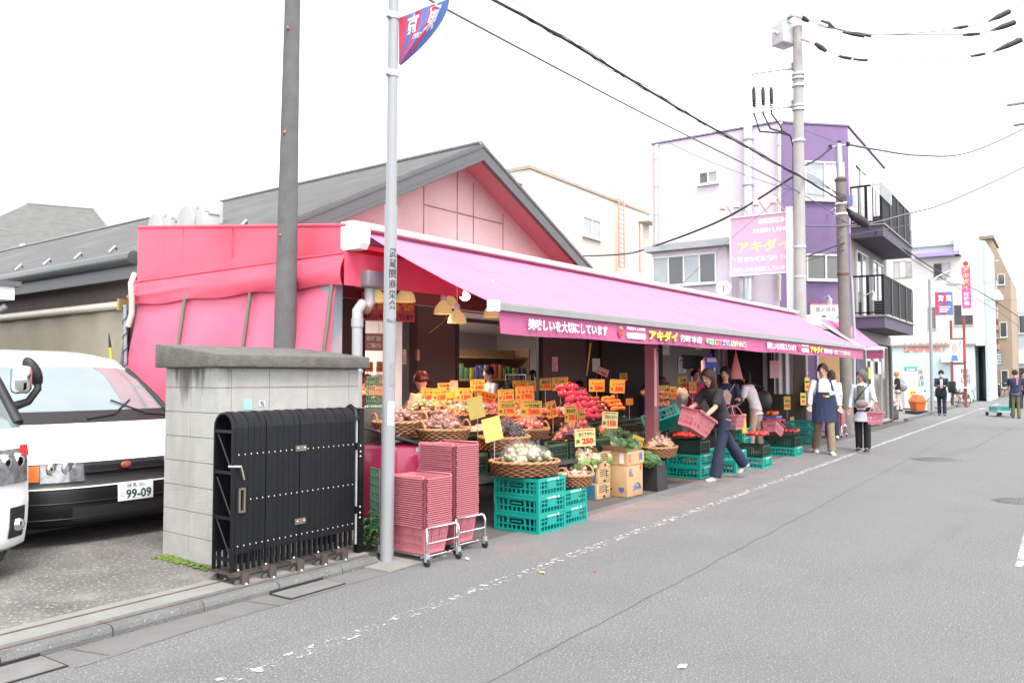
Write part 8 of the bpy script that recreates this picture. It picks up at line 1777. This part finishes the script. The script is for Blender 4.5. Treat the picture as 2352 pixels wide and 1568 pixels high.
# woman in jeans leaning over the crates
g0 = at_z(1660,1104,0)
def ex_j(J):
    pass
k,J = person('woman with long brown hair in a charcoal top and wide jeans leaning over the crates',(g0.x + .12,g0.y + .05,0),R(150),1.64,12,14,(52,30,8),(60,28,10),(16,4),(-34,5),(15,10),top=tee,sleeve='short',bottom=denim,shoes=M('shoe_mix',(.35,.35,.33),.5,var=.8,scale=9),hair=hair_br,hairlen=.22,flare=1.35,bulk=.92)
hb1 = at_y(1592,962,g0.y + .12); held_basket((hb1.x - .05,hb1.y,hb1.z - .16),(R(12),R(24),R(-14)),'pink shopping basket tilted on the arm of the woman in jeans',False).scale = (1.05,1.05,1.1)
def fill(p,n,seed,lab,cols):
    for i in range(n):
        q = random.Random(seed * 31 + i); mb = MB(); mb.ball((0,0,0),.05,cols[i % len(cols)],12,8,q.uniform(.8,1.4),1,.8,.35,i + seed); tag(mb.build('produce_bag',None,(p[0] + q.uniform(-.13,.13),p[1] + q.uniform(-.08,.08),p[2] + q.uniform(0,.05))),lab,'vegetable bag',lab)
fill((hb1.x,hb1.y,hb1.z - .02),6,1,'packed goods inside the tilted pink basket of the woman in jeans',[pmat('pinkveg'),pmat('paleveg'),pmat('orange2')])
# woman in a navy cardigan carrying a basket
g1 = at_y(1668,1060,4.95); g1.z = 0
def ex_c(J):
    s = J['s']; mb = MB(); c = J['chest'] + J['fw2'] * .137 * s; X = frame(c - J['up2'] * .06 * s,J['lat'],J['up2']); mb.prism([(-.09,-.14),(.06,-.14),(.09,.02),(.02,.13),(-.08,.08)],0,.01,M('print_pink',(.5,.33,.32),.8,var=.5,scale=30),X); mb.build('shirt_print',J['k']); strap(J,M('strap_grey',(.2,.22,.22),.7),1,1,.014)
k,J = person('woman with black bobbed hair and a navy cardigan carrying a pink basket at her front',(g1.x,g1.y,0),R(205),1.63,2,4,(20,78,12,15),(20,70,10,12),(3,0),(-3,0),(-20,12),top=navy,sleeve='three',bottom=blackc,hairlen=.12,extras=ex_c,top_len=.05)
w_ = world(k,(J['As'][0][2] + J['As'][1][2]) / 2); hbk = at_y(1683,968,g1.y - .35); held_basket((hbk.x,hbk.y,hbk.z - .12),R(0),'pink shopping basket held level by the woman in the navy cardigan')
# woman in white top and beige trousers
g2 = at_y(1737,1015,5.05); g2.z = 0
k,J = person('woman in a white top and beige trousers with a black shoulder bag',(g2.x,g2.y,0),R(88),1.62,12,10,(30,40,8),(2,18,12),(6,0),(-4,4),(30,14),top=whitec,sleeve='short',bottom=beige,shoes=shoe_w,hairlen=.26,bulk=.95,extras=lambda J: shoulder_bag(J,M('bag_black',(.02,.02,.022),.5),-1,.12,(.2,.34,.40),.38))
hbb = at_y(1775,985,4.75); held_basket((hbb.x,hbb.y,hbb.z - .12),(R(-8),R(24),R(-6)),'pink shopping basket hanging beside the woman in beige trousers',False)
# shop worker in an apron, walking
g3 = at_z(1893,1041,0); FC = toward(1893) + math.pi
k,J = person('man in white shirt, navy apron and khaki trousers walking up the roadside',(g3.x,g3.y,0),FC + R(14),1.74,1,0,(2,22,16),(12,18,18),(20,12),(-14,12),(-28,4),top=whitec,sleeve='long',bottom=khaki,shoes=shoe_w,hair=hair_br,bulk=1.18,flare=1.15,extras=lambda J: apron_on(J,navy2,.27))
# person mostly hidden behind him
g4 = at_y(1912,1028,g3.y + .8); g4.z = 0
person('person with brown ponytail half hidden behind the apron man',(g4.x,g4.y,0),toward(1910) + R(10),1.62,0,0,(5,10,8),(5,20,10),(8,0),(-8,6),(0,0),top=whitec,sleeve='long',bottom=navy,shoes=shoe_w,hair=hair_br,hairlen=.2)
# grey-haired woman with a basket
g5 = at_z(1983,1035,0)
def ex_g(J):
    s = J['s']; mb = MB(); 
    def f(u,v): t = (u - .5) * 1.0; z = .08 + .42 * v; c = J['waist'] + J['up2'] * (z - .16) * s; r = .137; return c + J['fw'] * (r * math.cos(t)) * s + J['lat'] * (r + .03) * math.sin(t) * s
    mb.grid(f,10,8,M('shirt_pattern',(.12,.13,.11),.85,var=.95,scale=30)); mb.build('inner_shirt',J['k']); strap(J,blackc,1,1,.015)
    mb = MB(); c = J['waist'] + J['fw'] * .15 * s + J['lat'] * .02; c -= Vector((0,0,.05)); mb.ball(c,.10,M('bag_greyred',(.2,.19,.18),.7,var=.2),14,10,.4,1.3,.8); mb.ball(c - Vector((0,0,.04)) + J['fw'] * .015,.085,M('bag_red',(.3,.05,.05),.6),12,8,.42,1.2,.25); mb.build('waist_bag',J['k'])
k,J = person('grey-haired woman in a pale blue shirt and black trousers carrying a pink basket',(g5.x,g5.y,0),toward(1985) + math.pi + R(-12),1.60,0,2,(12,62,14,-15),(2,12,12),(2,0),(-2,0),(-42,4),top=palebl,sleeve='long',bottom=blackc,hair=hair_g,hairlen=.1,bulk=.98,extras=ex_g,top_len=.16,flare=1.1)
hbg = at_y(2010,958,g5.y - .35); held_basket((hbg.x,hbg.y,hbg.z - .13),R(8),'pink shopping basket on the arm of the grey-haired woman')
# customers and staff among the stalls
def inner(label,u,v_head,Y,H,face,lean,bend,larm,rarm,**kw):
    hd = at_y(u,v_head,Y); s = H / 1.7
    off = (math.sin(R(lean)) * .16 + math.sin(R(lean + bend)) * .6) * s
    return person(label,(hd.x - off * math.cos(face),hd.y - off * math.sin(face),0),face,H,lean,bend,larm,rarm,**kw)
inner('person in a peach top with a black cross strap bending near the brown wall',962,848,7.0,1.58,R(78),12,18,(40,20,8),(25,30,8),top=peach,sleeve='three',bottom=blackc,hair=M('hair_maroon',(.05,.012,.012),.45,var=.3,scale=40),bun=True,extras=lambda J: strap(J,blackc,1,1,.02))
inner('person in a pale grey hoodie with a black backpack inside the lit middle room',1118,838,8.7,1.66,R(160),6,12,(30,50,6),(30,50,6),top=greyc,sleeve='long',bottom=navy,extras=lambda J: shoulder_bag(J,blackc,1,.2,(.25,.2,.4),.25))
inner('dark-haired person far back in the middle room',1224,833,9.6,1.6,R(230),4,6,(10,30,6),(10,30,6),top=greyc,sleeve='long',bottom=navy)
inner('dark-haired person in a peach top reaching out by the dark doorway',1333,853,7.6,1.52,R(20),22,24,(50,20,8),(75,20,8),top=peach,sleeve='short',bottom=blackc)
inner('person in a dark cap and jacket bending beside the peach-topped shopper',1362,850,7.9,1.52,R(200),14,18,(20,30,8),(20,30,8),top=tee,sleeve='long',bottom=blackc,hat=('cap',olive))
inner('person in a pale cap and dark top stooping behind the kiwi price card',1412,854,7.2,1.5,R(215),20,22,(20,40,8),(20,40,8),top=blackc,sleeve='long',bottom=blackc,hat=('cap',cloth('cap_grey',(.4,.36,.34))))
inner('stooping person in a blue jacket left of the pink support post',1482,868,7.4,1.48,R(170),26,26,(30,30,8),(30,30,8),top=bluec,sleeve='long',bottom=navy)
inner('person in a brown hat and green top right of the pink post',1522,846,7.2,1.5,R(225),12,16,(30,40,8),(30,40,8),top=greenc,sleeve='long',bottom=navy,hat=('brim',cloth('hat_brown',(.12,.085,.06))))
inner('shop worker in a hot pink T-shirt standing behind the stalls facing out',1598,842,6.6,1.62,R(235),2,4,(20,50,8),(20,50,8),top=pinkc,sleeve='short',bottom=navy,hair=M('hair_maroon'))
# people down the street
g = at_z(2063,944,0); k,J = person('person in an orange beanie and black top with a grey bag',(g.x,g.y,0),R(100),1.7,0,4,(15,30,8),(10,40,8),(4,0),(-6,4),(10,10),top=blackc,sleeve='short',bottom=M('cloth_stone',(.42,.37,.34),.85),shoes=shoe_b,hair=hair_br,hat=('beanie',oran),flare=1.25,vox=.011,extras=lambda J: shoulder_bag(J,M('bag_grey',(.2,.21,.22),.6),-1,.2,(.2,.42,.34),.42))
g = at_z(2164,954,0)
def ex_s(J):
    s = J['s']; mb = MB(); 
    def f(u,v): t = (u - .5) * .62; z = .06 + .44 * v; c = J['waist'] + J['up2'] * (z - .16) * s; return c + J['fw'] * .14 * math.cos(t) * s + J['lat'] * .16 * math.sin(t) * s
    mb.grid(f,8,6,M('cloth_offwhite',(.5,.47,.44),.85)); mb.build('inner_shirt',J['k']); mb = MB(); c = J['pel'] + Vector((.16,-.03,-.02)); mb.bbox(c.x - .05,c.x + .05,c.y - .19,c.y + .19,c.z - .17,c.z + .17,blackc,.03); mb.build('bag',J['k'])
    mb = MB(); h = (J['As'][0][2] + J['As'][1][2]) / 2 + J['fw'] * .07; mb.cbox(h,(.08,.07,.012),M('phone',(.05,.05,.06),.3)); mb.build('phone',J['k'])
person('man in a dark suit and white mask looking at his phone',(g.x,g.y,0),toward(2165) + math.pi,1.72,0,4,(22,70,6,28),(22,70,6,28),(5,0),(-3,2),(0,22),top=navy,sleeve='long',bottom=navy,shoes=shoe_b,mask=M('mask_white',(.6,.58,.56),.8),vox=.011,extras=ex_s,top_len=.08)
g = at_z(2334,960,0)
def ex_r(J):
    s = J['s']; mb = MB(); c = J['chest'] - J['fw2'] * .135 * s; X = frame(c + J['lat'] * -.06,-J['lat'],J['up2'])
    for i in range(3): mb.box(-.03,.03,.09 - i * .08 - .03,.09 - i * .08 + .03,0,.006,M('print_hotpink',(.6,.12,.3),.7),X)
    mb.build('back_print',J['k'])
    mb = MB()
    def f(u,v): t = (u - .5) * 4.6; z = -.55 + .6 * v; return J['pel'] + Vector((0,0,z * s)) + J['fw'] * (.16 + .03 * (1 - v)) * math.cos(t) * s + J['lat'] * (.19 + .03 * (1 - v)) * math.sin(t) * s
    mb.grid(f,24,10,navy2); mb.build('apron',J['k'])
person('worker seen from behind in navy with olive trousers pushing a trolley',(g.x,g.y,0),toward(2334) + R(4),1.72,4,4,(40,30,6),(40,30,6),(4,0),(-4,2),(0,0),top=navy2,sleeve='short',bottom=olive,shoes=shoe_b,hair=hair_br,vox=.011,bulk=1.08,extras=ex_r)
tk = thing('hand_trolley','flat trolley with a teal crate at the right edge','trolley',tuple(at_z(2328,958,0) + Vector((.75,.5,0))),R(35))
mb = MB(); mb.bbox(-.45,.45,-.32,.32,.16,.2,grey_p,.015); mb.build('deck',tk)
for sx in (-1,1):
    for sy_ in (-1,1): mb = MB(); mb.lathe([(.01,-.025),(.07,-.025),(.075,0),(.07,.025),(.01,.025)],tyre,16,T(sx * .36,sy_ * .26,.078) @ RX(R(90))); mb.build('caster',tk)
tp = tk.location; crate('teal',tp.x - .05,tp.y - .02,.2,R(35),'teal crate lying on the flat trolley at the right edge','teal crates')
g = at_z(2352,938,0); person('dark-haired person at the far right edge beyond the trolley worker',(g.x,g.y,0),toward(2352) + math.pi,1.7,0,0,(5,10,6),(5,10,6),(6,0),(-6,2),(20,0),top=navy,sleeve='long',bottom=navy,vox=.012)

for ch in list(sb.children): bpy.data.objects.remove(ch)
bpy.data.objects.remove(sb)
# ================================================================= shop fittings, notices, hung clothes, flowers
wood = M('shelf_wood',(.36,.22,.11),.6,var=.12,scale=5)
p = at_t(1112,880,16.6); k = thing('store_shelf','wooden shelf unit stocked with colourful packs inside the lit middle room','shelf',(p.x,p.y,0),TH + R(-8)); k.scale = (1.1,1,1.3)
mb = MB(); 
for z in (.35,.72,1.1,1.45): mb.box(-1.0,1.0,-.2,.2,z,z + .03,wood)
for x in (-1.02,1.0): mb.box(x,x + .03,-.22,.22,0,1.62,wood)
mb.box(-1,.99,.2,.22,0,1.6,wood); mb.build('shelf_frame',k)
pk_m = [M('pack_%d' % i,c,.3,var=.4,scale=25) for i,c in enumerate(((.4,.06,.06),(.5,.5,.52),(.12,.1,.25),(.45,.35,.05),(.1,.2,.08),(.5,.2,.05)))]
for j,z in enumerate((.38,.75,1.13)):
    for i in range(16): 
        mb = MB(); hgt = rnd.uniform(.16,.26); x = (-.93 + i * .122) * 1.1; mb.bbox(x - .055,x + .055,-.17,-.02,z * 1.3,z * 1.3 + hgt * 1.25,pk_m[(i * 5 + j * 3 + i // 3) % 6],.012); tag(mb.build('snack_pack',None,k.location,k.rotation_euler[2]),'colourful pack standing on the %s board of the wooden shelf' % ('lowest','middle','top')[j],'pack','packs on the %s shelf board' % ('lowest','middle','top')[j])
p = at_t(1205,870,16.2); k = thing('roll_cart','wire roll cart in the lit middle room','cart',(p.x,p.y,0),TH); mb = MB()
for x in (-.3,-.15,0,.15,.3): mb.tube([(x,-.25,.15),(x,-.25,1.55)],.01,galv,5); mb.tube([(x,.25,.15),(x,.25,1.55)],.01,galv,5)
for z in (.2,.6,1.0,1.55): mb.tube([(-.3,-.25,z),(.3,-.25,z),(.3,.25,z),(-.3,.25,z),(-.3,-.25,z)],.012,galv,5)
mb.build('cage',k); mb = MB(); mb.bbox(-.27,.27,-.22,.22,.2,.9,card_m,.01); mb.build('load',k)
for sx in (-1,1):
    for sy_ in (-1,1): mb = MB(); mb.lathe([(.005,-.015),(.06,-.015),(.065,0),(.06,.015),(.005,.015)],tyre,14,T(sx * .26,sy_ * .2,.067) @ RX(R(90))); mb.build('caster',k)
# counters between stalls and wall
mb = MB(); a,b = S(2.9,.9),S(6.3,1.0); mb.bbox(-1.7,1.7,-.2,.2,0,1.0,M('counter_white',(.55,.55,.54),.5),.02); tag(mb.build('counter',None,((a.x + b.x) / 2,(a.y + b.y) / 2,0),TH),'pale counter behind the back row of price cards','counter')
# notices on the brown wall and cold room
def notice(u,v,w,h,b,col,label,lines=3,title=None,tilt=0.):
    a,z = s_b(u,v,b); P = S(a,b,z); t = P.dot(Vector((_ca,_sa,0))); W,H_ = w * t / FPX / .62,h * t / FPX; X = frame((0,0,0),(math.cos(TH),math.sin(TH),0),(0,0,1)) @ RZ(tilt); mb = MB(); mb.box(-W / 2,W / 2,-H_ / 2,H_ / 2,-.012,0,M('notice_%d_%d_%d' % tuple(int(c * 99) for c in col),col,.6,var=.06),X)
    if title: mb.text(title,X @ T(0,H_ * .28,.002),0,tbk,.03,box=(W * .8,H_ * .22))
    for i in range(lines): mb.box(-W * .38,W * rnd.uniform(.1,.38),H_ * (.05 - i * .14) - H_ * .025,H_ * (.05 - i * .14) + H_ * .025,0,.002,M('notice_ink',(.2,.12,.12),.7,var=.3,scale=40),X)
    tag(mb.build('notice',None,P),label,'notice')
notice(928,819,9,34,BW - .03,(.6,.55,.5),'narrow white vertical notice on the brown door edge',5); notice(953,815,19,25,BW - .0,(.5,.42,.2),'yellowish notice above the peach-topped shopper',2)
notice(1275,836,14,33,BW - .0,(.55,.32,.34),'pink vertical notice on the brown wall right of the middle room',5); notice(1370,838,20,30,BW + .0,(.5,.52,.5),'pale picture notice by the dark doorway',0)
notice(1529,800,24,30,BW + .52,(.62,.6,.56),'white square notice with an orange diamond on the cold room wall',1)
notice(1567,838,24,36,BW + .52,(.6,.57,.54),'white notice with black squares on the cold room wall',4,'お知らせ'); notice(1605,790,22,26,BW + .52,(.6,.56,.54),'white notice with a red band high on the cold room wall',3); notice(1597,858,28,34,BW + .52,(.56,.5,.46),'notice with lettering behind the pink-shirted worker',3)
notice(1425,802,48,28,BW + .8,(.62,.6,.58),'white panel with a red stripe above the dark doorway',1)
# hanging pink sign boards
def hang(u,v,Y,w,h,col,label,txt,rot=0.):
    P = at_y(u,v,Y); t = P.dot(Vector((_ca,_sa,0))); W,H_ = w * t / FPX,h * t / FPX; k = thing('hanging_sign',label,'sign',P,rot); X = frame((0,0,0),(math.cos(R(-30)),math.sin(R(-30)),0),(0,0,1)); mb = MB(); mb.box(-W / 2,W / 2,-H_ / 2,H_ / 2,-.012,0,M('hang_%d' % int(col[0] * 999 + u),col,.6,var=.06),X)
    for s_,m,y,wd,hh in txt: mb.text(s_,X @ T(0,H_ * y,.002),0,m,.03,box=(W * wd,H_ * hh))
    mb.build('board',k); mb = MB()
    for sx in (-.3,.3): mb.tube([X @ Vector((W * sx,H_ / 2,0)),X @ Vector((W * sx,H_ / 2 + .2,0))],.004,rodm,4)
    mb.build('cord',k)
hang(893,705,7.5,125,66,(.50,.13,.17),'pink hanging sign with coloured lettering behind the silver pole',(('関町本店・保谷店',tnav if False else tn,.34,.9,.2),('野菜 果物 鮮魚 精肉',ty,.0,.92,.26),('美味しいを大切にしています',tbk,-.34,.94,.22)))
hang(852,785,8.4,58,40,(.45,.25,.22),'small framed notice board hanging left of the silver pole',(('営業時間',tw,.2,.8,.3),('のご案内',tw,-.2,.8,.3)))
hang(1779,848,5.6,28,40,(.42,.24,.24),'dusty pink notice sheet hanging under the far part of the awning',())
# hung clothes and net at the awning
def hung(u,v0,v1,w,Y,mats,label,name,cone=False):
    a,b = at_y(u,v0,Y),at_y(u,v1,Y); h = a.z - b.z; t = a.dot(Vector((_ca,_sa,0))); W = w * t / FPX; k = thing(name,label,'hanging item',a,R(-30)); mb = MB()
    if cone: mb.lathe([(.01,0),(W * .18,-h * .3),(W * .5,-h)],mats[0],20,ex=1,ey=.5)
    else:
        mb.loft([[Vector((rx * math.cos(q),.05 * math.sin(q),z)) for q in [i * .5236 for i in range(12)]] for z,rx in ((0,.02),(-h * .12,.03),(-h * .2,W * .35),(-h * .32,W * .5),(-h,W * .48))],mats[1]); mb.box(-W * .5,-W * .36,-.03,.03,-h * .95,-h * .3,mats[0]); mb.box(-W * .3,W * .3,-.056,-.05,-h * .36,-h * .2,mats[0])
        mb.box(W * .1,W * .2,-.066,-.0625,-h * .85,-h * .6,white_p)
    mb.build('cloth',k); mb = MB(); mb.tube([(0,0,0),(0,0,.12)],.006,rodm,5); mb.build('hook',k)
hung(1630,811,867,44,5.2,(M('happi_pale',(.6,.5,.6),.7),M('happi_blue',(.03,.10,.42),.6,var=.3,scale=9)),'blue and pale garment hanging from the awning above the shoppers','hung_garment')
hung(1690,808,870,38,5.3,(M('net_salmon',(.62,.27,.22),.7,var=.15,scale=20,trans=.3),),'salmon pink cone-shaped net hanging from the awning','hung_net',True)
# flower pots outside the corner shop
p = at_z(2045,965,0); k = thing('flower_stand','low stand of potted flowers at the foot of the purple corner','flowers',p + Vector((.3,.2,0))); mb = MB(); mb.bbox(-.8,.8,-.3,.3,0,.3,black_m,.03); mb.build('stand',k)
for i in range(11):
    mb = MB(); x,y = -.7 + (i % 6) * .28,-.15 + (i // 6) * .3; mb.lathe([(.07,.3),(.1,.45)],M('pot_dark',(.05,.06,.07),.6),10,T(x,y,0)); 
    for j in range(26): c = Vector((x + rnd.gauss(0,.08),y + rnd.gauss(0,.07),.5 + abs(rnd.gauss(0,.09)))); mb.ball(c,rnd.uniform(.02,.045),(M('petal_white',(.6,.58,.6),.6),M('petal_pink',(.55,.1,.2),.6),M('petal_green',(.10,.2,.05),.6),M('petal_blue',(.3,.4,.6),.6))[(i + (j % 3 == 0) * 2) % 4],6,4)
    mb.build('potted_flower',k)
# yellow notices on the pole cover
for u,v,w_,h_,lab in ((1854,882,12,30,'yellow notice on the brown cover of the tall pole'),(1845,916,14,28,'yellow tag hanging lower on the brown pole cover')):
    P = at_t(u,v,19.9); W,H_ = w_ * 19.9 / FPX,h_ * 19.9 / FPX; X = frame((0,0,0),(math.cos(R(-45)),math.sin(R(-45)),0),(0,0,1)); mb = MB(); mb.box(-W / 2,W / 2,-H_ / 2,H_ / 2,-.01,0,yel,X); mb.box(-W * .3,W * .3,-H_ * .3,-H_ * .1,0,.002,cred,X); mb.box(-W * .35,W * .35,H_ * .1,H_ * .25,0,.002,tbk,X); tag(mb.build('notice',None,P),lab,'notice')
# yellow bamboo pole under the awning
mb = MB(); mb.tube([at_y(1348,862,7.0),at_y(1357,788,6.6)],.012,M('bamboo',(.5,.33,.06),.5,var=.2),6); tag(mb.build('bamboo_pole'),'thin yellow stick held upright by the dark doorway','stick')
mb = MB(); mb.tube([at_y(986,765,7.6),at_y(1020,738,7.5),at_y(1045,692,7.3)],.006,M('rope_yellow',(.45,.35,.06),.6),5); tag(mb.build('rope'),'yellow rope hanging across the brown wall under the lamps','rope')
bpy.data.scenes.remove(TMP)
bpy.context.view_layer.update()
